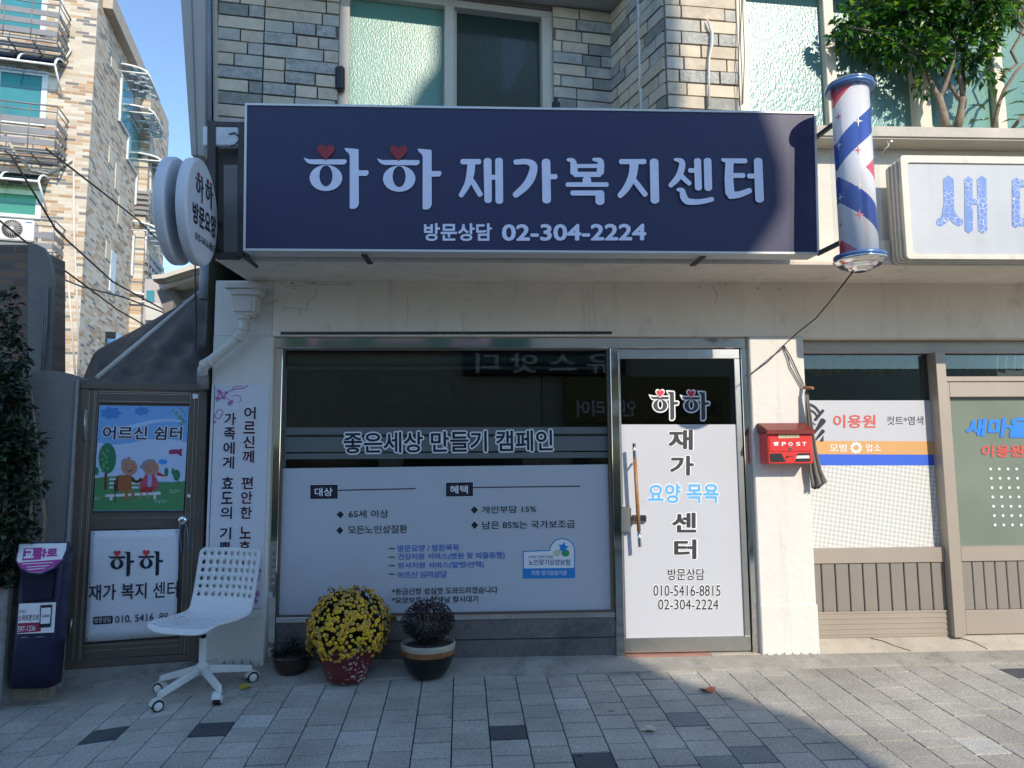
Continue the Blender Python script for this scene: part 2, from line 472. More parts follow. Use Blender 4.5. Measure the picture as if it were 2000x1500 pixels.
# ================================================================== GROUND
def build_ground():
    b = MB(); b.face([(-400, -400, -0.75), (400, -400, -0.75), (400, 400, -0.75), (-400, 400, -0.75)])
    struct(put('ground', b, mat('asphalt', (0.06, 0.06, 0.062), 0.9, var=0.2, vscale=2, bump=0.4, bscale=80)))
    # bedding under the paving blocks, a bent sheet following the fall of the street
    b = MB(); nx, ny = 40, 24
    vs = [[b.bm.verts.new((x, y, G(x, y) - 0.012)) for x in [-7 + 16 * i / nx for i in range(nx + 1)]] for y in [-10 + 10.3 * j / ny for j in range(ny + 1)]]
    for j in range(ny):
        for i in range(nx): b.bm.faces.new([vs[j][i], vs[j][i + 1], vs[j + 1][i + 1], vs[j + 1][i]])
    struct(put('paving_bed', b, mat('joint_sand', (0.045, 0.04, 0.034), 0.95)))
    # paving blocks, one sheet of 20 cm blocks laid in staggered columns
    m = bpy.data.materials.new('paving_blocks'); t, p = nodes(m); N = t.nodes.new; L = t.links.new
    at_ = N('ShaderNodeVertexColor'); at_.layer_name = 'tint'
    tc = N('ShaderNodeTexCoord')
    n1 = N('ShaderNodeTexNoise'); n1.inputs['Scale'].default_value = 150; n1.inputs['Detail'].default_value = 4
    n2 = N('ShaderNodeTexNoise'); n2.inputs['Scale'].default_value = 2.2; n2.inputs['Detail'].default_value = 8
    L(tc.outputs['Object'], n1.inputs['Vector']); L(tc.outputs['Object'], n2.inputs['Vector'])
    r1 = N('ShaderNodeMapRange'); r1.inputs[1].default_value = 0.32; r1.inputs[2].default_value = 0.68; r1.inputs[3].default_value = 0.62; r1.inputs[4].default_value = 1.38
    r2 = N('ShaderNodeMapRange'); r2.inputs[1].default_value = 0.3; r2.inputs[2].default_value = 0.7; r2.inputs[3].default_value = 0.82; r2.inputs[4].default_value = 1.12
    L(n1.outputs['Fac'], r1.inputs[0]); L(n2.outputs['Fac'], r2.inputs[0])
    a = N('ShaderNodeMath'); a.operation = 'MULTIPLY'; a0_ = N('ShaderNodeMath'); a0_.operation = 'MULTIPLY'; L(r1.outputs[0], a0_.inputs[0]); L(r2.outputs[0], a0_.inputs[1])
    sv = N('ShaderNodeTexVoronoi'); sv.inputs['Scale'].default_value = 2.6; L(tc.outputs['Object'], sv.inputs['Vector'])
    sr = N('ShaderNodeMapRange'); sr.inputs[1].default_value = 0.035; sr.inputs[2].default_value = 0.055; sr.inputs[3].default_value = 0.55; sr.inputs[4].default_value = 1.0; L(sv.outputs['Distance'], sr.inputs[0])
    n5 = N('ShaderNodeTexNoise'); n5.inputs['Scale'].default_value = 0.7; n5.inputs['Detail'].default_value = 10; n5.inputs['Roughness'].default_value = 0.75; L(tc.outputs['Object'], n5.inputs['Vector'])
    r5 = N('ShaderNodeMapRange'); r5.inputs[1].default_value = 0.42; r5.inputs[2].default_value = 0.62; r5.inputs[3].default_value = 1.0; r5.inputs[4].default_value = 0.78; L(n5.outputs['Fac'], r5.inputs[0])
    a1_ = N('ShaderNodeMath'); a1_.operation = 'MULTIPLY'; L(sr.outputs[0], a1_.inputs[0]); L(r5.outputs[0], a1_.inputs[1])
    L(a0_.outputs[0], a.inputs[0]); L(a1_.outputs[0], a.inputs[1])
    mx = N('ShaderNodeMix'); mx.data_type = 'RGBA'; mx.blend_type = 'MULTIPLY'; mx.inputs[0].default_value = 1
    L(at_.outputs[0], mx.inputs[6]); L(a.outputs[0], mx.inputs[7]); L(mx.outputs[2], p.inputs['Base Color'])
    p.inputs['Roughness'].default_value = 0.85
    bp = N('ShaderNodeBump'); bp.inputs['Strength'].default_value = 0.5; bp.inputs['Distance'].default_value = 0.004
    L(n1.outputs['Fac'], bp.inputs['Height']); L(bp.outputs[0], p.inputs['Normal'])
    ang = RAD(1.5); ca, sa = math.cos(ang), math.sin(ang)
    ax = gr(886, 1320)
    Wd, Dp, g = 0.1935, 0.166, 0.0032
    def wp(u, v): return (ax.x + u * ca - v * sa, ax.y + u * sa + v * ca)
    dark = [gr(*p) for p in ((181, 1444), (417, 1417), (990, 1418), (1155, 1474), (1992, 1318))]
    pale = [gr(*p) for p in ((294, 1397), (490, 1400), (1118, 1366), (1890, 1445), (690, 1432))]
    mid = [gr(*p) for p in ((1340, 1394), (1440, 1484))]
    b = MB(); lay = b.bm.loops.layers.float_color.new('tint')
    rr = random.Random(3)
    for i in range(-36, 44):
        for j in range(-58, 5):
            u0 = i * Wd + g; u1 = (i + 1) * Wd - g
            o = 0.5 * (i % 2) + 0.05 * rr.random()
            v0 = (j + o) * Dp + g * 1.7; v1 = (j + 1 + o) * Dp - g * 1.7
            if wp(u0, v1)[1] > 0.12: continue
            cx, cy = wp((u0 + u1) / 2, (v0 + v1) / 2)
            c = 0.43 * rr.uniform(0.91, 1.07); col = (c * 1.07, c * 1.0, c * 0.86)
            k = rr.random()
            if k < 0.04: col = (c * 1.2, c * 1.13, c * 0.98)
            if any(abs(d.x - cx) < Wd / 2 and abs(d.y - cy) < Dp / 2 for d in dark): col = (0.085, 0.09, 0.095)
            if any(abs(d.x - cx) < Wd / 2 and abs(d.y - cy) < Dp / 2 for d in mid): col = (0.25, 0.255, 0.25)
            if any(abs(d.x - cx) < Wd / 2 and abs(d.y - cy) < Dp / 2 for d in pale): col = (0.56, 0.54, 0.48)
            dz = rr.uniform(-0.0015, 0.0015)
            bev = 0.0004
            top = [wp(u0 + bev, v0 + bev), wp(u1 - bev, v0 + bev), wp(u1 - bev, v1 - bev), wp(u0 + bev, v1 - bev)]
            bot = [wp(u0, v0), wp(u1, v0), wp(u1, v1), wp(u0, v1)]
            T = [b.bm.verts.new((x, y, G(x, y) + dz)) for x, y in top]
            B_ = [b.bm.verts.new((x, y, G(x, y) + dz - 0.006)) for x, y in bot]
            D_ = [b.bm.verts.new((x, y, G(x, y) - 0.02)) for x, y in bot]
            fs = [T] + [[B_[q], B_[(q + 1) % 4], T[(q + 1) % 4], T[q]] for q in range(4)] + [[D_[q], D_[(q + 1) % 4], B_[(q + 1) % 4], B_[q]] for q in range(4)]
            for f in fs:
                q = b.bm.faces.new(f)
                for l in q.loops: l[lay] = (*col, 1)
    struct(put('pavement', b, m))
    # concrete apron between blocks and wall
    edge = [(-40, 1388), (87, 1379), (372, 1357), (520, 1345), (640, 1338), (760, 1327), (886, 1321), (1067, 1320), (1250, 1315), (1425, 1310), (1660, 1304), (1830, 1300), (2000, 1297), (2150, 1293)]
    front = [gr(*p) for p in edge]
    b = MB(); rows = 7; vs = []
    for f in front:
        row = []
        for k in range(rows + 1):
            y = f.y + (0.14 - f.y) * k / rows
            x = f.x
            rise = 0.010 + 0.022 * ss(-0.25, 0.0, y)
            row.append(b.bm.verts.new((x, y, G(x, y) + rise)))
        vs.append(row)
    for A, B_ in zip(vs, vs[1:]):
        for k in range(rows): b.bm.faces.new([A[k], B_[k], B_[k + 1], A[k + 1]])
    for A, B_ in zip(vs, vs[1:]):
        p, q = A[0], B_[0]
        b.bm.faces.new([b.bm.verts.new(p.co - Vector((0, 0, 0.03))), b.bm.verts.new(q.co - Vector((0, 0, 0.03))), q, p])
    struct(put('concrete_apron', b, mat('apron_concrete', (0.38, 0.35, 0.30), 0.92, var=0.22, vscale=4, bump=0.8, bscale=90, dirt=((0.20, 0.185, 0.16), 6, 0.5, 0.75))))
build_ground()
LEAF = [((1383, 1350), (0.40, 0.13, 0.05), 0.045, 'orange brown fallen leaf on the sunlit edge of the paving'),
        ((1268, 1428), (0.55, 0.50, 0.38), 0.040, 'pale curled fallen leaf on the shaded paving blocks'),
        ((481, 1345), (0.42, 0.33, 0.04), 0.045, 'yellow fallen leaf under the right caster of the chair')]
for (p, c, s, lb) in LEAF:
    g = gr(*p); b = MB()
    n = 12; pts = [Vector((g.x + s * math.cos(a) * (1 + 0.3 * math.sin(3 * a)), g.y + s * 0.8 * math.sin(a), G(g.x, g.y) + 0.012 + 0.008 * math.sin(2 * a + p[0]))) for a in [2 * math.pi * k / n for k in range(n)]]
    ctr = Vector((g.x, g.y, G(g.x, g.y) + 0.006))
    for k in range(n): b.face([ctr, pts[k], pts[(k + 1) % n]])
    o = solo('fallen_leaf', b, mat('fallen_leaf_%d' % p[0], c, 0.7, var=0.25, vscale=60), lb, 'leaf')
    md = o.modifiers.new('thick', 'SOLIDIFY'); md.thickness = 0.001

# ================================================================== SHOP BUILDING
bld = thing('shop_building', 'cream rendered two storey shop building with stone clad upper floor over two shopfronts', 'building', (0, 0, 0))
XL = X(408); XR = 4.6
z_top1 = Z(656.5, 0, 1000)                    # underside of the lintel over the care centre front
z_top2 = Z(660, 0, 1700)
x_w0 = X(526); x_w1 = (at(1465, 657, 0).x + at(1487, 1278, 0).x) / 2
x_b0 = (at(1567.7, 660, 0).x + at(1600.6, 1283, 0).x) / 2
z_cor = Z(552, 0, 1500)
YS = -0.588
z_slab = Z(517, YS, 1500)
b = MB()
b.box(XL, x_w0, 0, 0.34, -0.30, z_top1)        # left pier
b.box(XL, x_w0 - 0.004, 0.004, 0.33, z_top1, z_cor)
put('pier', b.bevel(0.004), M_pill, bld)
b = MB(); b.box(x_w1, x_b0, 0, 0.34, -0.20, z_top1)
# slightly thicker plinth at the foot of the middle pier
b.box(x_w1 - 0.001, x_b0 + 0.006, -0.006, 0.3, -0.20, Z(1181, 0, 1540))
put('pier', b.bevel(0.006), M_pill, bld)
b = MB(); b.box(x_w0 - 0.003, x_w1 + 0.0, -0.001, 0.33, z_top1, z_cor)
b.box(x_w1, x_b0, -0.001, 0.33, z_top1 + 0.0, z_cor)
b.box(x_b0, XR, -0.001, 0.33, z_top2, z_cor)
put('lintel', b, M_wall, bld)
# cornice slab: sloping underside, rounded nose
b = MB()
xl = at(420, 530, YS).x
prof = [(0.33, z_cor + 0.01), (0.0, z_cor), (YS + 0.03, z_slab + 0.012), (YS + 0.006, z_slab + 0.004), (YS, z_slab + 0.022), (YS, z_slab + 0.16), (YS + 0.03, z_slab + 0.17), (0.33, z_slab + 0.17)]
b.prism([(xl, y, z) for y, z in prof], (XR - xl, 0, 0))
put('cornice', b, M_wall, bld)
# parapet wall above the slab and the balcony ledge
z_led0 = Z(287, -0.52, 1800); z_led1 = Z(246, -0.64, 1800)
b = MB(); b.box(xl + 0.05, XR, -0.47, 0.1, z_slab + 0.171, z_led0)
put('parapet', b, mat('white_render', (0.74, 0.70, 0.615), 0.85, var=0.08, vscale=3, bump=0.3, bscale=30, dirt=((0.48, 0.43, 0.36), 5, 0.62, 0.8)), bld)
b = MB(); b.box(at(1330, 270, -0.6).x, XR, -0.64, 0.3, z_led0 + 0.001, z_led1)
put('ledge', b.bevel(0.012, 2), mat('ledge_concrete', (0.56, 0.51, 0.42), 0.9, var=0.14, vscale=4, bump=0.5, bscale=25, dirt=((0.3, 0.27, 0.22), 8, 0.6, 0.8)), bld)

# ---- upper floor, turned a little against the shop front
STONES = [mat('stone_beige', (0.58, 0.48, 0.35), 0.75, var=0.22, vscale=9, bump=0.35, bscale=18, dirt=((0.30, 0.27, 0.22), 7, 0.55, 0.75)),
          mat('stone_grey', (0.50, 0.46, 0.385), 0.75, var=0.22, vscale=8, bump=0.35, bscale=16, dirt=((0.24, 0.25, 0.24), 6, 0.52, 0.75)),
          mat('stone_cream', (0.66, 0.55, 0.40), 0.75, var=0.16, vscale=10, bump=0.3, bscale=18),
          mat('stone_green_grey', (0.26, 0.255, 0.215), 0.6, var=0.35, vscale=14, bump=0.9, bscale=28),
          mat('stone_split_grey', (0.40, 0.385, 0.34), 0.5, var=0.4, vscale=22, bump=1.6, bscale=40)]
M_mortar = mat('dark_mortar', (0.19, 0.165, 0.135), 0.95, var=0.2)
def stone_wall(name, p0, p1, z0, z1, hole=None, seed=1, thick=0.25, wts=(5, 4, 3, 2, 1.6), breakx=None):
    """courses of split stone strips of random length on a mortar backing, one mesh; p0 is the left end seen from the street"""
    p0, p1 = Vector((*p0, 0)), Vector((*p1, 0)); d = (p1 - p0); Ln = d.length; d.normalize(); n = Vector((d.y, -d.x, 0))
    rr = random.Random(seed); b = MB()
    def blk(u0, u1, a, c, out, mi, back=0.0):
        q = [p0 + d * u0 + n * out, p0 + d * u1 + n * out, p0 + d * u1 - n * back, p0 + d * u0 - n * back]
        b.hexa([v + Vector((0, 0, a)) for v in q], [v + Vector((0, 0, c)) for v in q], mi)
    def cut(u0, u1, a, c, out, mi, back):
        if hole:
            hx0, hx1, hz0, hz1 = hole
            if u1 > hx0 and u0 < hx1 and c > hz0 and a < hz1:
                if u0 < hx0 - 0.02: blk(u0, hx0, a, c, out, mi, back)
                if u1 > hx1 + 0.02: blk(hx1, u1, a, c, out, mi, back)
                return
        blk(u0, u1, a, c, out, mi, back)
    if hole:
        hx0, hx1, hz0, hz1 = hole
        blk(0, hx0, z0, z1, 0, 5, thick); blk(hx1, Ln, z0, z1, 0, 5, thick)
        if hz1 < z1: blk(hx0, hx1, hz1, z1, 0, 5, thick)
        if hz0 > z0: blk(hx0, hx1, z0, hz0, 0, 5, thick)
    else: blk(0, Ln, z0, z1, 0, 5, thick)
    z = z0; k = 0
    while z < z1 - 0.02:
        h = 0.0885; u = 0.0; zt = min(z + h - 0.011, z1)
        first = True
        while u < Ln - 0.01:
            l = rr.choice((0.14, 0.2, 0.26, 0.30, 0.38)) * rr.uniform(0.92, 1.08)
            if first: l *= rr.uniform(0.5, 1.0); first = False
            if breakx and u < breakx - 0.01 < u + l + 0.05: l = breakx - u
            e = min(u + l, Ln)
            if Ln - e < 0.06: e = Ln
            mi = rr.choices(range(5), wts)[0]
            cut(u + 0.004, e - 0.006, z, zt, 0.016 + rr.uniform(-0.003, 0.006) + (0.006 if mi == 4 else 0), mi, 0.0)
            u = e
        z += h; k += 1
    b.bm.normal_update()
    bmesh.ops.recalc_face_normals(b.bm, faces=b.bm.faces[:])
    return put(name, b, STONES + [M_mortar], bld)
A_UL = RAD(9.0)
UL = Plane((X(424, -0.30, 100), -0.30, 0), (math.sin(A_UL), -math.cos(A_UL), 0))
dUL = Vector((math.cos(A_UL), math.sin(A_UL), 0))
l0 = UL.P(424, 100); l1 = UL.P(1195, 100); l0.z = l1.z = 0
zU0 = Z(330, -0.3, 600); zU1 = UL.P(1100, 14).z
def uUL(px, py=100): return (UL.P(px, py) - l0).dot(dUL)
h0, h1 = uUL(661), uUL(1080)
hz1 = UL.P(1040, 16).z
stone_wall('stone_wall', l0[:2], l1[:2], zU0, zU1, (h0, h1, zU0 - 0.5, hz1), 11, breakx=uUL(516))
A_UR = RAD(5.0)
bayc = at(1300, 100, -0.50)
UR = Plane(bayc, (math.sin(A_UR), -math.cos(A_UR), 0)); dUR = Vector((math.cos(A_UR), math.sin(A_UR), 0))
stone_wall('stone_wall', l1[:2], (bayc.x, bayc.y), zU0, 5.6, None, 5)
bay1 = UR.P(1440, 100)
stone_wall('stone_wall', (bayc.x, bayc.y), bay1[:2], zU0, 5.6, None, 8, wts=(5, 3, 6, 0.6, 2.2))
# concrete beam and eave over the recessed part
b = MB()
q0, q1 = l0 - dUL * 0.02, l1 + dUL * 0.0
nUL = Vector((math.sin(A_UL), -math.cos(A_UL), 0))
b.hexa([q0 + nUL * 0.30 + Vector((0, 0, zU1)), q1 + nUL * 0.30 + Vector((0, 0, zU1)), q1 - nUL * 0.3 + Vector((0, 0, zU1)), q0 - nUL * 0.3 + Vector((0, 0, zU1))],
       [q0 + nUL * 0.30 + Vector((0, 0, zU1 + 0.9)), q1 + nUL * 0.30 + Vector((0, 0, zU1 + 0.9)), q1 - nUL * 0.3 + Vector((0, 0, zU1 + 0.9)), q0 - nUL * 0.3 + Vector((0, 0, zU1 + 0.9))])
put('eave', b, mat('eave_concrete', (0.42, 0.385, 0.33), 0.9, var=0.12, vscale=3, bump=0.3), bld)
M_room = mat('upstairs_room', (0.10, 0.12, 0.11), 0.9)
def win_frame(b, pl, px0, px1, zt, zb, wpx, depth=0.07, e=0.0):
    """upright of a window: from px0 to px1 measured at mid height, between heights zb and zt on plane pl"""
    a, c = pl.P(px0, wpx), pl.P(px1, wpx)
    q = [Vector((a.x, a.y, zb)), Vector((c.x, c.y, zb)), Vector((c.x, c.y, zt)), Vector((a.x, a.y, zt))]
    q = [v + pl.n * e for v in q]
    b.hexa(q, [v - pl.n * depth for v in q])
ULw = Plane(UL.p0 - UL.n * 0.02, UL.n)
wn = MB()
for a, c in ((661, 682), (868, 887), (1058, 1080)): win_frame(wn, ULw, a, c, hz1, zU0, 110, 0.09, 0.01)
a, c = ULw.P(661, 110), ULw.P(1080, 110)
q = [Vector((a.x, a.y, hz1 - 0.055)), Vector((c.x, c.y, hz1 - 0.055)), Vector((c.x, c.y, hz1 - 0.001)), Vector((a.x, a.y, hz1 - 0.001))]
q = [v + ULw.n * 0.013 for v in q]; wn.hexa(q, [v - ULw.n * 0.09 for v in q])
uw = put('window', wn.bevel(0.004), M_frame, bld)
def pane(parent, pl, pxa, pxb, zt, zb, back, m, thick=0.006, wpx=110, name='pane'):
    a, c = pl.P(pxa, wpx), pl.P(pxb, wpx)
    q = [Vector((a.x, a.y, zb)), Vector((c.x, c.y, zb)), Vector((c.x, c.y, zt)), Vector((a.x, a.y, zt))]
    q = [v - pl.n * back for v in q]; b = MB(); b.hexa(q, [v - pl.n * thick for v in q])
    return put(name, b, m, parent)
M_pat1 = patterned('pressed_green_glass', (0.12, 0.27, 0.21), 110, 0.22, 0.3)
M_pat2 = patterned('dark_green_glass', (0.030, 0.055, 0.046), 60, 0.12, 0.10)
M_pat3 = patterned('hammered_green_glass', (0.13, 0.27, 0.235), 75, 0.35, 0.25)
pane(uw, ULw, 680, 870, hz1 - 0.05, zU0, 0.045, M_pat1)
pane(uw, ULw, 885, 1062, hz1 - 0.05, zU0, 0.06, M_pat2)
sash = MB(); win_frame(sash, ULw, 887, 893, hz1 - 0.055, zU0, 110, 0.02, -0.03)
put('sash', sash, M_frame, uw)
# right hand window above the barber
URw = Plane(bay1 + Vector((0, 0.06, 0)), UR.n)
wz1 = URw.P(1500, -25).z; wz0 = z_led1 - 0.01
wn = MB()
for a, c in ((1441, 1461), (1612, 1632), (1784, 1811), (1938, 1956), (2110, 2130)): win_frame(wn, URw, a, c, wz1, wz0, 150, 0.1, 0.02)
a, c = URw.P(1441, 110), URw.P(2130, 110)
for za, zb in ((wz1, wz1 + 0.5), (wz0 - 0.0, wz0 + 0.03)):
    q = [Vector((a.x, a.y, za)), Vector((c.x, c.y, za)), Vector((c.x, c.y, zb)), Vector((a.x, a.y, zb))]
    q = [v + URw.n * 0.025 for v in q]; wn.hexa(q, [v - URw.n * 0.1 for v in q])
uw2 = put('window', wn.bevel(0.004), mat('cream_window_frame', (0.70, 0.62, 0.48), 0.5, var=0.05), bld)
pane(uw2, URw, 1459, 1614, wz1, wz0, 0.03, M_pat3); pane(uw2, URw, 1630, 1786, wz1, wz0, 0.05, M_pat3)
pane(uw2, URw, 1809, 1940, wz1, wz0, 0.03, M_pat1); pane(uw2, URw, 1954, 2112, wz1, wz0, 0.05, M_pat1)
# eave over the right window, just above the frame
b = MB(); a = URw.P(1441, 100); c = URw.P(2300, 100)
q = [Vector((a.x, a.y, wz1 + 0.02)) + URw.n * 0.16, Vector((c.x, c.y, wz1 + 0.02)) + URw.n * 0.16, Vector((c.x, c.y, wz1 + 0.02)) - URw.n * 0.2, Vector((a.x, a.y, wz1 + 0.02)) - URw.n * 0.2]
b.hexa(q, [v + Vector((0, 0, 0.5)) for v in q]); put('eave', b, M_frame, bld)
# boxed corner fascia and vertical pipe at the left edge of the upper floor
FL = FAC(-0.42)
b = MB(); slab(b, [(348, -70), (401, -70), (398, 305), (373, 303)], FL, 0.22)
b.bevel(0.004); fa = put('corner_fascia', b, mat('beige_fascia', (0.42, 0.385, 0.345), 0.7, var=0.08, vscale=3), bld)
b = MB(); slab(b, [(371, -70), (374, -70), (386, 303), (384, 303)], FL, 0.004, 0.004); put('joint_strip', b, M_plate, fa)
b = MB(); b.tube([at(406, -70, -0.37), at(407, 246, -0.37)], 0.021, 10); put('vent_pipe', b, mat('blue_grey_pipe', (0.26, 0.28, 0.33), 0.5), bld)
b = MB(); slab(b, [(414, -70), (423, -70), (424, 236), (417, 236)], FAC(-0.33), 0.1); put('corner_trim', b, M_frame, bld)

# ---- care centre shop front -------------------------------------------------
YF = 0.045; PF = FAC(YF)
YG = 0.085; PG = FAC(YG)
zg = G(0.0, 0.0)
def fx(px, Y=YF, py=950): return at(px, py, Y).x
z_sill = (at(540, 1207, YF).z + at(1195, 1196, YF).z) / 2
x_d0 = (at(1190, 700, YF).x + at(1205, 1270, YF).x) / 2      # post between window and door
x_d1 = (at(1207, 700, YF).x + at(1220, 1270, YF).x) / 2
z_tr = at(900, 680, YF).z
front = MB()
# stainless frame: header, left jamb, sill rail, post, right jamb
front.box(x_w0, x_w1, YF, 0.14, z_tr, z_top1 - 0.001)
front.box(x_w0, fx(546, YF, 920), YF - 0.001, 0.14, zg - 0.06, z_tr)
front.box(fx(546, YF, 920), x_d0, YF + 0.004, 0.13, z_sill - 0.035, z_sill)
front.box(x_d0, x_d1, YF - 0.012, 0.14, zg - 0.02, z_tr)
xj = (at(1447, 700, YF).x + at(1470, 1270, YF).x) / 2
front.box(xj, x_w1, YF - 0.004, 0.14, zg - 0.01, z_tr)
sw = put('shop_window', front.bevel(0.003), M_steel, bld)
# inner dark bead framing the big pane
b = MB(); xi0 = fx(546, YF, 920); xi1 = x_d0
for (x0, x1, z0, z1) in ((xi0, xi0 + 0.012, z_sill, z_tr), (xi1 - 0.022, xi1, z_sill, z_tr), (xi0 + 0.012, xi1 - 0.022, z_tr - 0.012, z_tr), (xi0 + 0.012, xi1 - 0.022, z_sill, z_sill + 0.012)):
    b.box(x0, x1, YF + 0.012, 0.1, z0, z1)
put('bead', b, M_gate, sw)
b = MB(); b.box(xi0, xi1, YG, YG + 0.008, z_sill, z_tr); put('pane', b, M_pane, sw)
b = MB(); b.box(xi0, xi1, YF + 0.012, 0.13, zg - 0.05, z_sill - 0.036); put('kick_panel', b, mat('grey_granite', (0.17, 0.155, 0.14), 0.35, var=0.3, vscale=40, dirt=((0.08, 0.075, 0.07), 3, 0.5, 0.7)), sw)
b = MB(); b.box(xi0, xi1, YF + 0.009, YF + 0.0118, at(900, 1250, YF).z - 0.004, at(900, 1250, YF).z + 0.001); put('joint_strip', b, M_black, sw)
PL = FAC(YG - 0.001)
flat(sw, 'film', [(546.7, 915), (1187, 907), (1194, 1192.5), (540, 1206)], PL, M_film, 0.002)
for (a, c, d, e_) in ((835, 849, 834, 847), (854, 883, 852, 880), (886, 897, 883, 894)):
    flat(sw, 'frosted_strip', [(549, a), (1189, d), (1190, e_), (548, c)], PL, M_frost, 0.001)
flat(sw, 'frosted_strip', [(551, 720), (561, 720), (558, 913), (548, 914)], PL, M_frost, 0.0016)
T = lambda s, box, m=M_ink, **k: lettering(sw, s, box, PL, m, **k)
T('좋은세상 만들기 캠페인', [(671, 845), (1079, 839.5), (1080, 881), (671, 886)], outline=M_white, e=0.006, off=0.02, ooff=0.085)
for r, t, ln in (([(606, 947), (660, 946.3), (660, 974), (606, 974.7)], ('대상', (615, 952.5, 650, 969)), [(660, 956.5), (812, 953.3), (812, 955.3), (660, 958.5)]),
                 ([(871, 942.5), (924, 941.5), (924, 969), (871, 970)], ('혜택', (879, 948, 914, 964)), [(924, 951), (1133, 948.5), (1133, 950.5), (924, 953)])):
    flat(sw, 'heading_box_outline', [(x + dx, y + dy) for (x, y), (dx, dy) in zip(r, ((-1, -1), (1, -1), (1, 1), (-1, 1)))], PL, M_white, 0.0035)
    flat(sw, 'heading_box', r, PL, M_ink, 0.0045)
    T(t[0], t[1], M_white, e=0.006, off=0.02)
    flat(sw, 'rule', ln, PL, M_ink, 0.0045)
dm = [[(cx, cy - 8), (cx + 7.5, cy), (cx, cy + 8), (cx - 7.5, cy)] for cx, cy in ((665, 1005), (664, 1036), (926.5, 996), (927, 1025.5))]
flatpoly(sw, 'bullet_outline', [grow(p, 1.0) for p in dm], PL, M_white, 0.0035)
flatpoly(sw, 'bullet', dm, PL, M_ink, 0.0045)
for s, bx in (('65세 이상', (681, 995.5, 759, 1011.5)), ('모든노인성질환', [(680, 1026.5), (796, 1024.5), (796, 1041), (680, 1043)]), ('개인부담 15%', [(941, 988.5), (1047, 986.5), (1047, 1001), (941, 1003)]), ('남은 85%는 국가보조금', [(942, 1017.5), (1123, 1015), (1123, 1031), (942, 1033.5)])):
    T(s, bx, M_ink, outline=M_white, off=0.018, ooff=0.042, e=0.005)
for k, (s, bx) in enumerate((('방문요양 / 방문목욕', [(777, 1064.5), (897, 1062), (897, 1075.5), (777, 1078)]), ('건강지원 서비스(병원 및 외출동행)', [(777, 1081), (986, 1077), (986, 1092), (777, 1095)]), ('정서지원 서비스(말벗/산책)', [(777, 1098), (945, 1095.5), (945, 1110), (777, 1112)]), ('어르신 심리상담', [(777, 1116), (873, 1114), (873, 1128), (777, 1129.5)]))):
    T(s, bx, M_blue_ink, outline=M_white, off=0.02, ooff=0.038, e=0.005)
    y = (1071, 1088, 1104.5, 1121)[k]
    flat(sw, 'dash', (759, y - 1, 771, y + 1), PL, M_ink, 0.0045)
for s, bx in (('*등급신청 성심껏 도와드리겠습니다', [(766, 1149), (972, 1144.5), (972, 1158.5), (766, 1162)]), ('*요양보호사 선생님 항시대기', [(766, 1165.5), (934, 1162.5), (934, 1176), (766, 1178.5)])):
    T(s, bx, M_ink, outline=M_white, off=0.02, ooff=0.04, e=0.005)
# certification sticker
M_sb = mat('sticker_blue', (0.02, 0.24, 0.60), 0.4, var=0.02)
def arch(g): return [(1021 - g, 1130 + g), (1021 - g, 1076 - g), (1072 - g, 1074 - g)] + [(1098 + (25 + g) * math.cos(a), 1075 - (24 + g) * math.sin(a)) for a in [math.pi - math.pi * k / 14 for k in range(15)]] + [(1123 + g, 1129 + g)]
flatpoly(sw, 'sticker', [arch(0)], PL, M_sb, 0.0035)
flatpoly(sw, 'sticker_face', [[p for p in arch(-2)[1:-1]] + [(1121, 1109), (1023, 1110)]], PL, M_white, 0.0045)
T('LONG TERM CARE', (1032, 1085, 1080, 1090), M_grey_ink, off=0.0, e=0.0055)
T('노인장기요양보험', (1032, 1092, 1113, 1104), mat('navy_ink', (0.02, 0.05, 0.18), 0.5), off=0.012, e=0.0055)
T('지정 장기요양기관', (1038, 1114, 1107, 1123.5), M_white, off=0.01, e=0.0055)
st = [(1100 + (11 if k % 2 == 0 else 5.5) * math.sin(k * math.pi / 5 + .2), 1069 - (11 if k % 2 == 0 else 5.5) * math.cos(k * math.pi / 5 + .2)) for k in range(10)]
flatpoly(sw, 'emblem', [ell(1088, 1080, 7, 6)], PL, mat('emblem_sand', (0.62, 0.58, 0.36), 0.5), 0.0052)
flatpoly(sw, 'emblem', [ell(1104, 1080, 8, 7)], PL, mat('emblem_green', (0.05, 0.33, 0.12), 0.5), 0.0054)
flatpoly(sw, 'emblem', [st], PL, M_sb, 0.0058)
flat(sw, 'paper_tag', (520, 1155, 533, 1167), PF, M_film, 0.004)
# ---- glass door
door = MB()
xa, xb = x_d1 + 0.004, xj - 0.004
zd0 = (at(1221, 1277, YF).z + at(1467, 1272, YF).z) / 2; zd1 = z_tr - 0.004
z_k = (at(1221, 1247, YF).z + at(1463, 1244, YF).z) / 2
z_h = at(1320, 700, YF).z
YD = YF + 0.012
door.box(xa, xb, YD, 0.1, zd0, z_k)                       # bottom rail
door.box(xa, xb, YD, 0.1, z_h, zd1)                       # top rail
door.box(xa, xa + 0.012, YD, 0.1, z_k, z_h); door.box(xb - 0.040, xb, YD, 0.1, z_k, z_h)
dr = put('door', door.bevel(0.003), M_steel2, bld)
b = MB(); b.box(xa + 0.012, xb - 0.04, YG - 0.012, YG - 0.004, z_k, z_h); put('pane', b, M_pane, dr)
PD = FAC(YG - 0.0125)
flat(dr, 'film', [(1208.5, 829), (1447, 829), (1463, 1243), (1221.5, 1246)], PD, M_film, 0.002)
D = lambda s, box, m=M_grey_ink, **k: lettering(dr, s, box, PD, m, **k)
logo(dr, [(1270, 763), (1384, 763), (1385, 820), (1271, 820)], PD, M_grey_ink, M_red_ink, 0.008, M_white, 24)
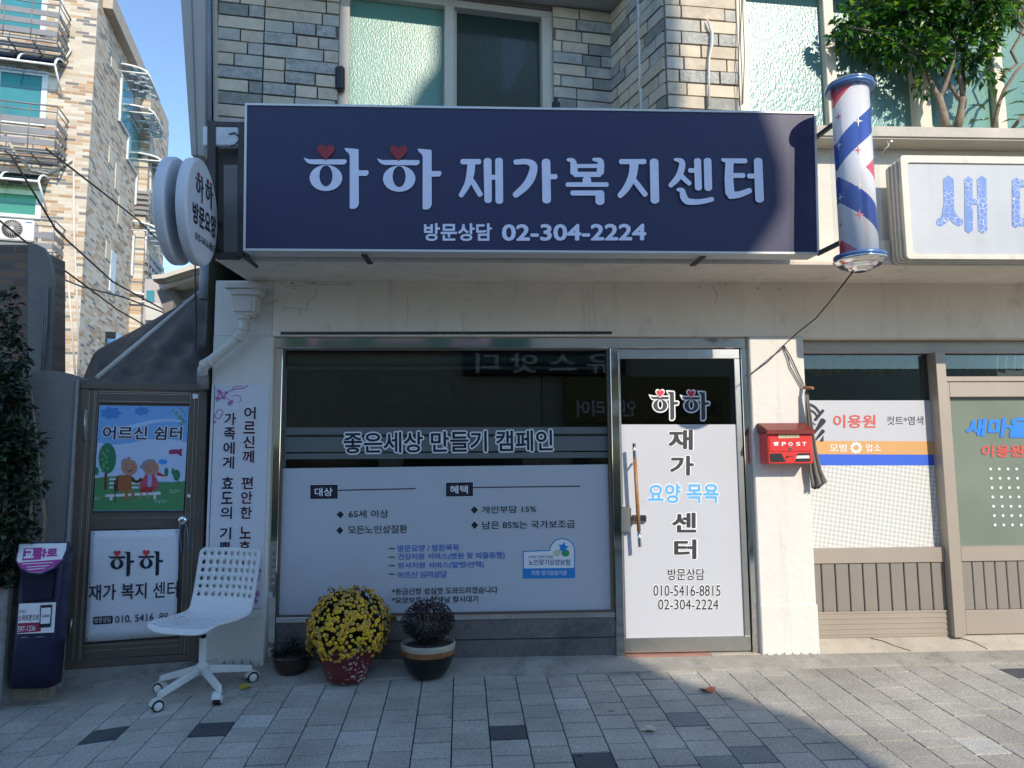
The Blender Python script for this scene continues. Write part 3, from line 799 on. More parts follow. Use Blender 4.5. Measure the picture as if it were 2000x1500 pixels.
for s, bx in (('재', (1305, 839, 1353, 879)), ('가', (1308, 890, 1355, 929)), ('센', (1312, 1001, 1360, 1040)), ('터', (1316, 1053, 1360, 1092))):
    D(s, bx, outline=M_white, off=0.035, ooff=0.075, e=0.005)
D('요양 목욕', (1265, 944, 1404, 983), M_sky_ink, outline=M_white, off=0.03, ooff=0.075, e=0.005)
D('방문상담', (1304, 1110, 1376, 1133), outline=M_white, off=0.015, ooff=0.06, e=0.005)
D('010-5416-8815', (1276, 1142.5, 1407, 1164), outline=M_white, off=0.008, ooff=0.06, e=0.005)
D('02-304-2224', (1285, 1170, 1403, 1190.5), outline=M_white, off=0.008, ooff=0.06, e=0.005)
# pull handle, lock
HP = FAC(-0.03)
h_t, h_b = HP.P(1238, 866), HP.P(1250, 1068); h_1, h_2 = HP.P(1240, 896), HP.P(1248, 1037)
b = MB(); b.tube([h_t, h_1], 0.0125, 14); b.tube([h_2, h_b], 0.0125, 14)
for t in (0.2, 0.75):
    p = h_t.lerp(h_b, t); b.tube([p, p + Vector((0, 0.10, 0))], 0.007, 8)
hd = put('handle', b, M_chrome, dr)
b = MB(); b.tube([h_1, h_2], 0.0128, 14); put('grip', b, M_wood, hd)
b = MB(); slab(b, (1214, 990, 1233, 1040), FAC(0.02), 0.05); lk = put('lock', b.bevel(0.008, 3), M_steel2, dr)
b = MB(); slab(b, (1233, 1006, 1263, 1021), FAC(0.045), 0.02); lk2 = put('lock', b.bevel(0.006, 3), M_chrome, dr)
b = MB()
for px, py in ((1242, 1013.5), (1254, 1013.5)): b.lathe([(0.004, 0), (0.004, 0.006)], at(px, py, 0.045), (0, -1, 0), 10)
put('keyhole', b, M_black, lk2)
# threshold
b = MB(); b.box(x_d1, x_d1 + (xj - x_d1) * 0.66, 0.0, 0.14, zg - 0.02, zd0 - 0.006)
put('threshold', b.bevel(0.004), mat('red_tile', (0.34, 0.16, 0.12), 0.6, var=0.15), bld)
b = MB(); b.box(x_d1 + (xj - x_d1) * 0.665, x_w1, 0.01, 0.14, zg - 0.02, zd0 - 0.008); put('threshold', b.bevel(0.004), M_conc, bld)
# crack line / shutter slot over the window
b = MB(); slab(b, [(548, 648), (1195, 647), (1195, 653), (548, 654)], FAC(-0.001), 0.02, 0.001)
b2 = put('shutter_slot', b, M_rust, bld)
b = MB()
for k in range(30):
    x = 800 + k * 13; slab(b, (x, 649, x + 7, 651.5), FAC(-0.001), 0.003, 0.003)
put('slot_hole', b, M_black, b2)
# hairline cracks in the plaster of the lintel
PK_ = FAC(-0.0015)
flatpoly(bld, 'crack', [stroke(p_, w_, 2) for p_, w_ in (([(555, 611), (558, 602), (583, 603), (598, 605), (602, 589), (615, 579), (618, 566)], 1.0), ([(585, 605), (586, 618)], 0.9), ([(518, 595), (532, 591), (543, 587)], 1.3), ([(545, 552), (560, 560), (580, 557), (600, 560)], 0.8),
    ([(795, 580), (797, 610), (792, 640)], 0.7), ([(1160, 556), (1158, 590), (1163, 630)], 0.7), ([(1390, 556), (1400, 575), (1396, 592)], 0.8), ([(900, 612), (905, 640), (902, 655)], 0.7), ([(600, 553), (640, 556), (690, 553)], 0.8))], PK_, mat('crack_dark', (0.40, 0.345, 0.275), 0.9), 0.0)
flatpoly(bld, 'chip', [ell(x_, y_, r_, r_ * .7, 9) for x_, y_, r_ in ((571, 553, 3), (574, 563, 2), (517, 573, 2.2), (612, 554, 2.4), (1398, 573, 2), (1418, 555, 2.2), (1365, 560, 1.8), (1480, 563, 2.5), (1522, 564, 2), (888, 566, 1.5))], PK_, MATS['crack_dark'], 0.001)
# grime along the foot of the piers
b = MB(); rg = random.Random(4)
for x0_, x1_ in ((XL + .02, x_w0 - .03), (x_w1 + .01, x_b0 - .01)):
    n_g = 110; top_ = [(x0_ + (x1_ - x0_) * k / n_g, -0.0075, G(x0_, 0) + (.034 + .012 * math.sin(k * .35) + .008 * math.sin(k * 1.1) + rg.uniform(0, .012)) * (1.5 if x0_ < 0 else .8)) for k in range(n_g + 1)]
    for p_, q_ in zip(top_, top_[1:]): b.face([(p_[0], p_[1], -.1), (q_[0], q_[1], -.1), q_, p_])
put('grime', b, M_stain, bld)
# room behind the glass
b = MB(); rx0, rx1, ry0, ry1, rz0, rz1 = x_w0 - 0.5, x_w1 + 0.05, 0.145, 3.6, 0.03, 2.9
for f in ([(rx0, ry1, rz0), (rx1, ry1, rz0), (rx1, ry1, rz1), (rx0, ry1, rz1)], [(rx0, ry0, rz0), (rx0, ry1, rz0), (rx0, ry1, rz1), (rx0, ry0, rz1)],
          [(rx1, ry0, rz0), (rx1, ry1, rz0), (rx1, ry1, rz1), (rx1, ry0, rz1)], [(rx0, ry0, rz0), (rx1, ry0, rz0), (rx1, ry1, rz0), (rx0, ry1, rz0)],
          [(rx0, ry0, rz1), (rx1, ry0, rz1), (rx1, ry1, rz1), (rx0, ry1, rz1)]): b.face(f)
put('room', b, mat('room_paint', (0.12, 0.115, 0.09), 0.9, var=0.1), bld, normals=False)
b = MB(); b.tube([at(552, 703, 0.2), at(1186, 700, 0.2)], 0.035, 14); b.box(at(552, 700, 0.2).x, at(1186, 700, 0.2).x, 0.19, 0.22, at(900, 716, .2).z, at(900, 722, .2).z)
b.box(at(552, 700, 0.2).x, at(1186, 700, 0.2).x, 0.235, 0.26, at(900, 712, .2).z, at(900, 684, .2).z)
put('roller_blind', b, mat('blind_grey', (0.30, 0.32, 0.29), 0.7), bld)
b = MB()
a, c = at(585, 730, 2.2), at(655, 900, 2.2); b.box(a.x, c.x, 2.2, 2.3, 0.05, a.z)
a, c = at(560, 800, 1.6), at(608, 900, 1.6); b.box(a.x, c.x, 1.6, 2.0, 0.05, a.z)
put('cupboard', b.bevel(0.01), mat('cupboard_wood', (0.16, 0.13, 0.09), 0.6), bld)
b = MB(); a, c = at(735, 735, 3.3), at(880, 790, 3.3); b.box(a.x, c.x, 3.3, 3.5, c.z, a.z); put('wall_unit', b.bevel(0.02), mat('unit_white', (0.5, 0.48, 0.44), 0.5), bld)

# ---- barber shop front ---------------------------------------------------------
YB = 0.10; PB = FAC(YB)
xB0 = x_b0 + 0.0; zb0 = at(1750, 1244, YB).z; zbt = at(1750, 690, YB).z
def bx(px, py=1000, Y=YB): return at(px, py, Y).x
x_m0 = (at(1819, 700, YB).x + at(1856, 1240, YB).x) / 2; x_m1 = (at(1840, 700, YB).x + at(1873, 1240, YB).x) / 2
z_f0 = at(1750, 1070, YB).z; z_r1 = at(1750, 1099, YB).z; z_s1 = at(1750, 1195, YB).z
b = MB()
b.box(xB0, XR, YB + 0.002, 0.2, zbt, z_top2 - 0.005)                    # head board
b.box(x_m0, x_m1, YB - 0.05, 0.2, zb0, zbt)                            # post
b.box(xB0, x_m0, YB, 0.2, z_r1, z_f0)                                  # mid rail
b.box(xB0, x_m0, YB, 0.2, zb0, z_s1)                                   # bottom panel
for k in range(5): b.box(xB0, x_m0, YB - 0.004, YB, zb0 + 0.02 + k * 0.035, zb0 + 0.035 + k * 0.035)
bw = put('barber_window', b.bevel(0.003), M_barb, bld)
n = 10
sl = MB()
for k in range(n):
    u0 = xB0 + (x_m0 - xB0) * (k + 0.05) / n; u1 = xB0 + (x_m0 - xB0) * (k + 0.97) / n
    sl.box(u0, u1, YB + 0.012, 0.16, z_s1, z_r1)
put('slat_panel', sl.bevel(0.004), M_slat, bw)
b = MB(); b.box(xB0, x_m0, YB + 0.05, YB + 0.056, z_f0, zbt); put('pane', b, M_pane, bw)
m = mat('textured_white_film', (0.66, 0.66, 0.62), 0.6, var=0.02)
t = m.node_tree; N = t.nodes.new
tc = N('ShaderNodeTexCoord'); mp = N('ShaderNodeMapping'); mp.inputs['Rotation'].default_value = (0, RAD(35), 0); mp.inputs['Scale'].default_value = (46, 1, 46)
ck = N('ShaderNodeTexChecker'); ck.inputs['Scale'].default_value = 1.0
ck.inputs['Color1'].default_value = (0.70, 0.70, 0.66, 1); ck.inputs['Color2'].default_value = (0.52, 0.52, 0.49, 1)
t.links.new(tc.outputs['Object'], mp.inputs[0]); t.links.new(mp.outputs[0], ck.inputs['Vector'])
t.links.new(ck.outputs['Color'], t.nodes['Principled BSDF'].inputs['Base Color'])
PBf = FAC(YB + 0.049)
xr = 1822
flat(bw, 'film', [(1575, 782), (1817, 782), (1824, 864), (1575, 862)], PBf, M_film, 0.001)
flat(bw, 'film', [(1575, 908), (1828, 908), (1838, 1070), (1575, 1070)], PBf, m, 0.001)
flat(bw, 'orange_band', [(1575, 861), (1824, 862), (1826, 888), (1575, 887)], PBf, mat('orange_film', (0.66, 0.36, 0.13), 0.5, var=0.03), 0.0015)
flat(bw, 'blue_band', [(1575, 887), (1826, 888), (1828, 909), (1575, 909)], PBf, mat('blue_film', (0.03, 0.12, 0.62), 0.5, var=0.03), 0.0015)
flat(bw, 'red_edge', [(1823, 862), (1826, 862), (1828, 888), (1825, 888)], PBf, M_red_ink, 0.002)
W = lambda s, box, m_, **k: lettering(bw, s, box, PBf, m_, **k)
W('이용원', (1627, 810, 1710, 836), mat('coral_red', (0.62, 0.09, 0.07), 0.5), e=0.003, off=0.02)
W('컷트*염색', (1732, 813, 1803, 830), M_grey_ink, e=0.003, off=0.0)
W('모범', (1620, 867, 1653, 882), M_white, e=0.003, off=0.01); W('업소', (1690, 867, 1720, 882), M_white, e=0.003, off=0.01)
gear = []
for k in range(40): 
    a = k * 2 * math.pi / 40; r = 12 if (k // 2) % 2 else 9.5; gear.append((1671.5 + r * math.cos(a), 874.5 + r * math.sin(a)))
b = MB(); ringfill(b, gear, [(1671.5 + 5.5 * math.cos(k * 2 * math.pi / 40), 874.5 + 5.5 * math.sin(k * 2 * math.pi / 40)) for k in range(40)], lambda x, y, e_: PBf.P(x, y, e_), 0.003)
put('emblem', b, M_white, bw, normals=False)
# black and white barber picture at the film's left edge
pol = [stroke([(1582, 790), (1592, 796), (1600, 806)], 5), stroke([(1580, 800), (1590, 806), (1597, 816)], 4), stroke([(1607, 802), (1592, 820)], 6, smooth=False), stroke([(1607, 822), (1590, 846)], [12, 4], smooth=False), stroke([(1607, 842), (1592, 860)], [8, 3], smooth=False), [(1600, 862), (1608, 850), (1608, 862)], stroke([(1583, 822), (1592, 830)], 2)]
flatpoly(bw, 'barber_picture', pol, PBf, M_ink, 0.003)
# curtains seen through the upper pane
b = MB()
for k in range(26):
    x = 1580 + k * 17; slab(b, [(x, 680), (x + 11, 680), (x + 10, 728 + 6 * math.sin(k)), (x - 1, 728 + 6 * math.sin(k + .5))], FAC(0.35 + 0.02 * (k % 2)), 0.02)
put('curtain', b, mat('ochre_curtain', (0.42, 0.34, 0.16), 0.9), bw)
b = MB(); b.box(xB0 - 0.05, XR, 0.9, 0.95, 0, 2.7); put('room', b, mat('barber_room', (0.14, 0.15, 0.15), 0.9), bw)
# door of the barber
b = MB(); xd = x_m1; YDb = YB + 0.0
z_dt = at(1900, 745, YB).z; z_gt = at(1900, 775, YB).z
b.box(xd, XR, YDb, 0.2, z_dt, at(1900, 735, YB).z)
b.box(xd + 0.002, xd + 0.055, YDb + 0.01, 0.16, zb0 + 0.004, z_dt - 0.002)
b.box(xd + 0.055, XR, YDb + 0.01, 0.16, z_gt, z_dt - 0.002)
b.box(xd + 0.055, XR, YDb + 0.012, 0.16, zb0 + 0.004, z_s1); b.box(xd + 0.055, XR, YDb + 0.012, 0.16, z_r1, z_f0)
bd = put('barber_door', b.bevel(0.003), M_barb, bld)
sl = MB(); st0 = xd + 0.055
for k in range(14):
    u0 = st0 + 0.083 * k + 0.003; sl.box(u0, u0 + 0.077, YB + 0.026, 0.15, z_s1, z_r1)
put('slat_panel', sl.bevel(0.004), M_slat, bd)
b = MB(); b.box(xd + 0.05, XR, YB + 0.05, YB + 0.056, z_f0, z_gt); put('pane', b, patterned('green_tinted_glass', (0.22, 0.26, 0.21), 8, 0.02, 0.12), bd)
b = MB(); b.box(xd, XR, YB + 0.05, YB + 0.056, at(1900, 735, YB).z, zbt); put('pane', b, M_pane, bd)
PBd = FAC(YB + 0.049)
Dd = lambda s, box, m_, **k: lettering(bd, s, box, PBd, m_, **k)
Dd('새마을', [(1888, 818), (2012, 814), (2006, 856), (1884, 852)], mat('bright_blue', (0.02, 0.22, 0.72), 0.5), e=0.003, off=0.05)
Dd('이용원', (1916, 869, 1998, 893), mat('coral_red2', (0.62, 0.09, 0.07), 0.5), e=0.003, off=0.03)
for i in range(7):
    for j in range(7): flatpoly(bd, 'dot', [ell(1934 + i * 17 + j * 1.5, 916 + j * 18.2, 2.8, 2.8, 10)], PBd, M_white, 0.003)
for py in (805, 1160):
    b = MB(); p = at(1843 + (py - 805) * 0.07, py, YB - 0.02); b.tube([p - Vector((0, 0, 0.055)), p + Vector((0, 0, 0.055))], 0.009, 8); put('hinge', b, M_rust, bd)
# sloping concrete step in front of the barber
b = MB()
pr = [(0.2, zb0 - 0.002), (YB + 0.004, zb0 - 0.002), (0.0, G(2.5, 0) + 0.035), (-0.012, G(2.5, 0) + 0.012), (-0.012, -0.3), (0.2, -0.3)]
b.prism([(x_b0 + 0.008, y, z) for y, z in pr], (XR - x_b0, 0, 0)); put('step', b, M_conc, bld)
b = MB()
for pts in ([(1700, 1247), (1725, 1256), (1745, 1268), (1780, 1284)], [(1868, 1248), (1900, 1262), (1930, 1283)]):
    P_ = []
    for px, py in pts:
        t = (py - 1245) / 40.0; y = YB * (1 - t); z = zb0 + (G(2.5, 0) + 0.035 - zb0) * t
        q = at(px, py, y); P_.append(Vector((q.x, y, z + 0.001)))
    b.tube(P_, 0.0025, 4)
put('crack', b, M_black, bld)

# ================================================================== MAIN SIGN
TS = RAD(3.6)
zmid = at(1000, 350, -0.88).z
SG = Plane((0, -0.88, zmid), (0, -math.cos(TS), -math.sin(TS)))
sgn = thing('shop_sign', 'long navy signboard with lavender Korean letters and two red hearts above the shopfront', 'sign', (0, -0.8, zmid - 0.42))
tl, br = SG.P(478, 207), SG.P(1602, 496)
tr_, bl_ = SG.P(1592, 213), SG.P(475.5, 490)
sx0 = (tl.x + bl_.x) / 2; sx1 = (tr_.x + br.x) / 2
upv = Vector((0, -math.sin(TS), math.cos(TS)))
z0_ = ((bl_ - SG.p0).dot(upv) + (br - SG.p0).dot(upv)) / 2; z1_ = ((tl - SG.p0).dot(upv) + (tr_ - SG.p0).dot(upv)) / 2
def sp(x, v, e=0.0): return Vector((x, SG.p0.y, SG.p0.z)) + upv * v + SG.n * e
DEP = 0.15
def sbox(b, x0, x1, v0, v1, e0, e1):
    b.hexa([sp(x0, v0, e0), sp(x1, v0, e0), sp(x1, v1, e0), sp(x0, v1, e0)], [sp(x0, v0, e1), sp(x1, v0, e1), sp(x1, v1, e1), sp(x0, v1, e1)])
b = MB(); sbox(b, sx0 + 0.012, sx1 - 0.012, z0_ + 0.012, z1_ - 0.012, -0.004, -DEP); put('sign_face', b, M_navy, sgn)
b = MB()
for (a0, a1, c0, c1) in ((sx0, sx1, z0_, z0_ + 0.012), (sx0, sx1, z1_ - 0.012, z1_), (sx0, sx0 + 0.012, z0_ + 0.0121, z1_ - 0.0121), (sx1 - 0.012, sx1, z0_ + 0.0121, z1_ - 0.0121)):
    sbox(b, a0, a1, c0, c1, 0.003, -DEP - 0.003)
fr = put('frame', b, M_alu, sgn)
for px in (548, 530, 1045, 1090, 1385, 1530):
    p = at(px, 497, -0.84); b = MB(); b.box(p.x - 0.025, p.x + 0.02, -0.85, -0.83, sp(0, z0_, -0.07).z - 0.003, sp(0, z0_, -0.07).z - 0.0005); put('rust_spot', b, M_rust, sgn)
for px, tilt in ((712, 0.05), (1372, -0.09)):
    p = at(px, 505, -0.76); z = sp(0, z0_, -0.1).z
    b = MB(); b.bar((p.x, -0.78, z - 0.004), (p.x + tilt * 0.5, -0.70, z - 0.036), (0.016, 0, 0), (0, 0.003, 0.004))
    put('bracket', b, M_rust, sgn)
UQ = lambda x, y: (560 + x / 4, 250 + y / 4)
US = lambda x, y: (1040 + x / 3.3333, 250 + y / 3.3333)
logo(sgn, [UQ(132, 140), UQ(1208, 140), UQ(1208, 635), UQ(132, 635)], SG, M_signtext, M_heart, 0.002)
Q = lambda pts: [UQ(*p) for p in pts]
S = lambda pts: [US(*p) for p in pts]
q4, s3 = 0.25, 0.3
polys = [
 # jae
 stroke(Q([(1372, 264), (1504, 264)]), 42 * q4), stroke(Q([(1442, 275), (1436, 350), (1412, 440), (1362, 528)]), [60 * q4, 62 * q4, 50 * q4, 38 * q4]), stroke(Q([(1432, 390), (1470, 450), (1512, 522)]), [36 * q4, 42 * q4, 42 * q4]),
 stroke(Q([(1569, 258), (1573, 566)]), [62 * q4, 58 * q4]), stroke(Q([(1590, 386), (1640, 386)]), 38 * q4), stroke(Q([(1658, 256), (1661, 572)]), 60 * q4),
 # ga
 stroke(Q([(1786, 268), (1880, 266), (1928, 300), (1908, 390), (1858, 462), (1785, 526)]), [40 * q4, 44 * q4, 60 * q4, 66 * q4, 60 * q4, 46 * q4]),
 stroke(S([(88, 222), (92, 472)]), 56 * s3), stroke(S([(105, 318), (150, 318)]), 34 * s3),
 # bok
 stroke(S([(228, 208), (258, 214), (268, 240), (270, 290)]), [18 * s3, 34 * s3, 44 * s3, 50 * s3]), stroke(S([(395, 206), (438, 214), (444, 240), (440, 290)]), [18 * s3, 36 * s3, 44 * s3, 48 * s3]),
 stroke(S([(295, 249), (425, 249)]), 26 * s3), stroke(S([(276, 304), (436, 304)]), 34 * s3), stroke(S([(353, 338), (353, 362)]), 56 * s3), stroke(S([(226, 370), (484, 370)]), 30 * s3),
 stroke(S([(258, 425), (452, 425)]), 33 * s3), stroke(S([(438, 428), (438, 482)]), 58 * s3),
 # ji
 stroke(S([(574, 221), (728, 221)]), 33 * s3), stroke(S([(660, 232), (650, 310), (612, 390), (567, 443)]), [58 * s3, 54 * s3, 46 * s3, 34 * s3]), stroke(S([(652, 330), (690, 380), (733, 436)]), [30 * s3, 36 * s3, 34 * s3]), stroke(S([(790, 222), (795, 474)]), 56 * s3),
 # sen
 stroke(S([(924, 207), (965, 218), (972, 250), (948, 320), (896, 377)]), [16 * s3, 36 * s3, 42 * s3, 44 * s3, 30 * s3]), stroke(S([(955, 300), (985, 332), (1020, 364)]), [28 * s3, 32 * s3, 30 * s3]),
 stroke(S([(1022, 279), (1060, 279)]), 30 * s3), stroke(S([(1072, 216), (1078, 392)]), 46 * s3), stroke(S([(1137, 216), (1142, 394)]), 50 * s3),
 stroke(S([(942, 404), (972, 410), (982, 450), (1010, 480), (1090, 482), (1168, 466)]), [18 * s3, 34 * s3, 46 * s3, 42 * s3, 34 * s3, 30 * s3]),
 # teo
 stroke(S([(1232, 209), (1275, 216), (1384, 217)]), [18 * s3, 32 * s3, 32 * s3]), stroke(S([(1280, 222), (1276, 330), (1282, 425)]), [52 * s3, 56 * s3, 60 * s3]), stroke(S([(1290, 312), (1370, 312)]), 32 * s3),
 stroke(S([(1284, 440), (1340, 436), (1412, 410)]), [50 * s3, 42 * s3, 34 * s3]), stroke(S([(1405, 316), (1450, 316)]), 32 * s3), stroke(S([(1465, 218), (1475, 468)]), 56 * s3)]
flatpoly(sgn, 'lettering', polys, SG, M_signtext, 0.0022)
lettering(sgn, '방문상담', [(828, 436), (961, 436), (961, 471), (828, 471)], SG, M_signtext, 0.0022, off=0.028)
lettering(sgn, '02-304-2224', [(980, 438), (1262, 437), (1262, 470), (980, 471)], SG, M_signtext, 0.0022, off=0.03)
# old steel sign frame left over behind the new board
of = thing('old_sign_frame', 'rusty brown steel frame of a removed sign with grey plate left of the navy signboard', 'frame', at(440, 500, -0.72))
PO = FAC(-0.70)
b = MB()
for q in ([(405, 236), (421, 236), (420, 500), (404, 500)], [(466, 238), (485, 238), (483, 500), (464, 500)], [(421, 237), (466, 238), (466, 247), (421, 245)], [(420, 493), (464, 494), (464, 503), (420, 503)]):
    slab(b, q, PO, 0.05, 0.0)
b.hexa([PO.P(476, 495), PO.P(495, 510), PO.P(492, 516), PO.P(474, 503)], [PO.P(476, 495) + Vector((0, .1, 0)), PO.P(495, 510) + Vector((0, .1, 0)), PO.P(492, 516) + Vector((0, .1, 0)), PO.P(474, 503) + Vector((0, .1, 0))])
put('steel_bar', b, M_rust, of)
b = MB(); slab(b, [(437, 322), (464, 322), (464, 493), (437, 493)], FAC(-0.67), 0.01); put('plate', b, M_plate, of)
b = MB(); slab(b, [(421, 290), (466, 290), (466, 493), (421, 493)], FAC(-0.60), 0.02); put('back_sheet', b, mat('dark_sheet', (0.10, 0.095, 0.09), 0.7, var=0.2), of)
b = MB(); slab(b, [(396, 246), (466, 247), (466, 284), (396, 284)], FAC(-0.695), 0.05)
put('board', b.bevel(0.006), mat('peeling_white_board', (0.74, 0.75, 0.76), 0.8, var=0.12, vscale=6, bump=0.5, bscale=20), of)
b = MB(); b.tube([at(466, 266, -0.70), at(458, 259, -0.70), at(447, 262, -0.70)], 0.004, 6); b.tube([at(466, 276, -0.70), at(458, 283, -0.70), at(450, 286, -0.70)], 0.004, 6)
b.tube([at(404, 312, -0.68), at(401, 330, -0.69), at(405, 345, -0.68)], 0.004, 6); put('wire', b, M_black, of)

# ================================================================== ROUND PROJECTING SIGN
Yd = -0.98
ctr = at(397, 416, Yd); RD = 104 / F * (Yd - EYE.y)
ca = RAD(-4.5); nd = Vector((math.cos(ca), -math.sin(ca) * -1, 0)).normalized(); nd = Vector((math.cos(RAD(5)), math.sin(RAD(5)), 0))
rs = thing('round_sign', 'white round double disc sign with Korean lettering projecting at the left corner of the shop', 'sign', ctr - Vector((0, 0, RD)))
def disc(c, th):
    b = MB(); b.lathe([(RD - 0.012, 0), (RD - 0.004, 0.004), (RD, 0.012), (RD, th - 0.012), (RD - 0.004, th - 0.004), (RD - 0.012, th)], c, nd, 72)
    return b
th = 0.058; gap = 0.052
M_disc = mat('white_disc_plastic', (0.70, 0.70, 0.72), 0.35, var=0.03)
put('disc', disc(ctr - nd * th, th), M_disc, rs)
put('disc', disc(ctr - nd * (2 * th + gap), th), M_disc, rs)
b = MB(); b.lathe([(RD * 0.35, 0), (RD * 0.35, gap)], ctr - nd * (th + gap), nd, 24); put('spacer', b, M_plate, rs)
b = MB(); cc = ctr - nd * (th + gap / 2)
b.bar(cc + Vector((0, 0.1, 0.06)), cc + Vector((0.02, 0.44, 0.06)), (0.016, 0, 0), (0, 0, 0.016)); put('bracket', b, M_rust, rs); b = MB(); b.bar(cc + Vector((0, 0.1, -0.1)), cc + Vector((0.02, 0.44, -0.1)), (0.016, 0, 0), (0, 0, 0.016))
put('bracket', b, M_rust, rs)
PDn = Plane(ctr, nd)
b = MB(); b.lathe([(RD - 0.021, 0.0), (RD - 0.018, 0.0012), (RD - 0.018, 0.0)], ctr, nd, 72, cap=False); put('rim_line', b, M_alu, rs)
logo(rs, [(381, 333), (415, 357), (415, 412), (381, 388)], PDn, M_ink, M_heart, 0.002)
lettering(rs, '방문요양', [(376, 391), (421, 424), (421, 468), (376, 433)], PDn, M_ink, 0.002, off=0.03)
lettering(rs, '010-5416-8815', [(381, 452), (419, 480), (419, 495), (381, 467)], PDn, M_ink, 0.002, off=0.005)

# ================================================================== BARBER POLE
Yp = -1.13
pt, pb_ = at(1667, 176, Yp), at(1671, 500, Yp)
px_ = (pt.x + pb_.x) / 2; Rp = 47 / F * (Yp - EYE.y); z_t = pt.z; z_b = pb_.z
bp_ = thing('barber_pole', 'barber pole with red white and blue stars spiral between chrome caps beside the navy signboard', 'barber pole', (px_, Yp, z_b - 0.07))
m = bpy.data.materials.new('spiral_stripes'); t, pbs = nodes(m); N = t.nodes.new; L = t.links.new
tc = N('ShaderNodeTexCoord'); sx = N('ShaderNodeSeparateXYZ'); L(tc.outputs['Object'], sx.inputs[0])
zc = at(1668, 340, Yp).z - (z_b - 0.07)
dvx = N('ShaderNodeMath'); dvx.operation = 'DIVIDE'; dvx.inputs[1].default_value = -Rp * 0.785; dvx.use_clamp = False; L(sx.outputs['X'], dvx.inputs[0])
ac_ = N('ShaderNodeMath'); ac_.operation = 'ARCCOSINE'; L(dvx.outputs[0], ac_.inputs[0])
dz_ = N('ShaderNodeMath'); dz_.operation = 'SUBTRACT'; dz_.inputs[1].default_value = zc; L(sx.outputs['Z'], dz_.inputs[0])
ab_ = N('ShaderNodeMath'); ab_.operation = 'ABSOLUTE'; L(dz_.outputs[0], ab_.inputs[0])
zz = N('ShaderNodeMath'); zz.operation = 'MULTIPLY_ADD'; zz.inputs[1].default_value = -0.265 / math.pi; L(ac_.outputs[0], zz.inputs[0]); L(ab_.outputs[0], zz.inputs[2])
fr_ = N('ShaderNodeMapRange'); fr_.inputs[1].default_value = -0.3; fr_.inputs[2].default_value = 0.7; L(zz.outputs[0], fr_.inputs[0])
cr = N('ShaderNodeValToRGB'); cr.color_ramp.interpolation = 'CONSTANT'
e0 = cr.color_ramp.elements
wt_, bl_c, rd_ = (0.76, 0.72, 0.72, 1), (0.045, 0.085, 0.34, 1), (0.72, 0.08, 0.10, 1)
e0[0].position = 0.0; e0[0].color = rd_
e0[1].position = 0.16; e0[1].color = wt_
for p_, c_ in ((0.305, bl_c), (0.455, wt_), (0.665, rd_), (0.78, wt_)):
    q = e0.new(p_); q.color = c_
L(fr_.outputs[0], cr.inputs[0]); L(cr.outputs[0], pbs.inputs['Base Color']); pbs.inputs['Roughness'].default_value = 0.25
b = MB(); b.lathe([(Rp * 0.78, z_b + 0.0), (Rp * 0.78, z_t)], (px_, Yp, 0), n=48); put('striped_drum', b, m, bp_)
# little four pointed stars on the drum
def star_on(px, py, s, col, nm):
    d = ray(px, py); oc = EYE - Vector((px_, Yp, 0)); r = Rp * 0.785
    A = d.x ** 2 + d.y ** 2; Bq = 2 * (oc.x * d.x + oc.y * d.y); Cq = oc.x ** 2 + oc.y ** 2 - r * r
    disc_ = Bq * Bq - 4 * A * Cq
    if disc_ < 0: return
    p = EYE + d * ((-Bq - math.sqrt(disc_)) / (2 * A)); a0 = math.atan2(p.y - Yp, p.x - px_)
    b = MB(); vs = []
    for k in range(16):
        a = k * 2 * math.pi / 16; rr = (s, s * 0.42, s * 0.27, s * 0.42)[k % 4] * (1.25 if k % 8 == 4 else 1)
        q = a0 + rr * math.cos(a) / r; vs.append((px_ + r * math.cos(q), Yp + r * math.sin(q), p.z + rr * math.sin(a)))
    c0 = (px_ + (r + .0008) * math.cos(a0), Yp + (r + .0008) * math.sin(a0), p.z)
    for k in range(16): b.face([c0, vs[k], vs[(k + 1) % 16]])
    put('star', b, col, bp_)
M_star = mat('star_cream', (0.66, 0.62, 0.55), 0.4); M_starr = mat('star_red', (0.62, 0.10, 0.12), 0.4)
for x, y, s, c in ((1676, 236, .028, M_star), (1637, 228, .022, M_starr), (1638, 284, .024, M_star), (1676, 293, .023, M_starr), (1643, 328, .018, M_star), (1678, 361, .024, M_star), (1641, 386, .025, M_star), (1679, 419, .027, M_starr), (1641, 440, .018, M_starr)):
    star_on(x, y, s, c, 'star')
b = MB(); b.lathe([(Rp * 0.98, z_b), (Rp * 0.98, z_t)], (px_, Yp, 0), n=48, cap=False); put('clear_tube', b, M_clear, bp_)
b = MB(); b.lathe([(Rp * 0.97, z_t - 0.008), (Rp * 1.03, z_t - 0.002), (Rp * 1.03, z_t + 0.014), (Rp * 0.98, z_t + 0.02)], (px_, Yp, 0), n=48)
put('blue_band', b, mat('metal_blue', (0.11, 0.20, 0.42), 0.3, 0.4), bp_)
b = MB(); b.lathe([(Rp * 0.97, z_b - 0.02), (Rp * 1.06, z_b - 0.015), (Rp * 1.06, z_b + 0.001), (Rp * 0.97, z_b + 0.003)], (px_, Yp, 0), n=48)
put('blue_band', b, mat('metal_blue', (0.03, 0.10, 0.33), 0.25, 0.4, coat=0.3), bp_)
b = MB(); b.lathe([(Rp * 1.0, z_t + 0.0205), (Rp * 1.0, z_t + 0.026), (Rp * 0.93, z_t + 0.034), (Rp * 0.90, z_t + 0.036), (Rp * 0.6, z_t + 0.058), (Rp * 0.2, z_t + 0.064), (0.004, z_t + 0.065)], (px_, Yp, 0), n=48); put('top_cap', b, M_chrome, bp_)
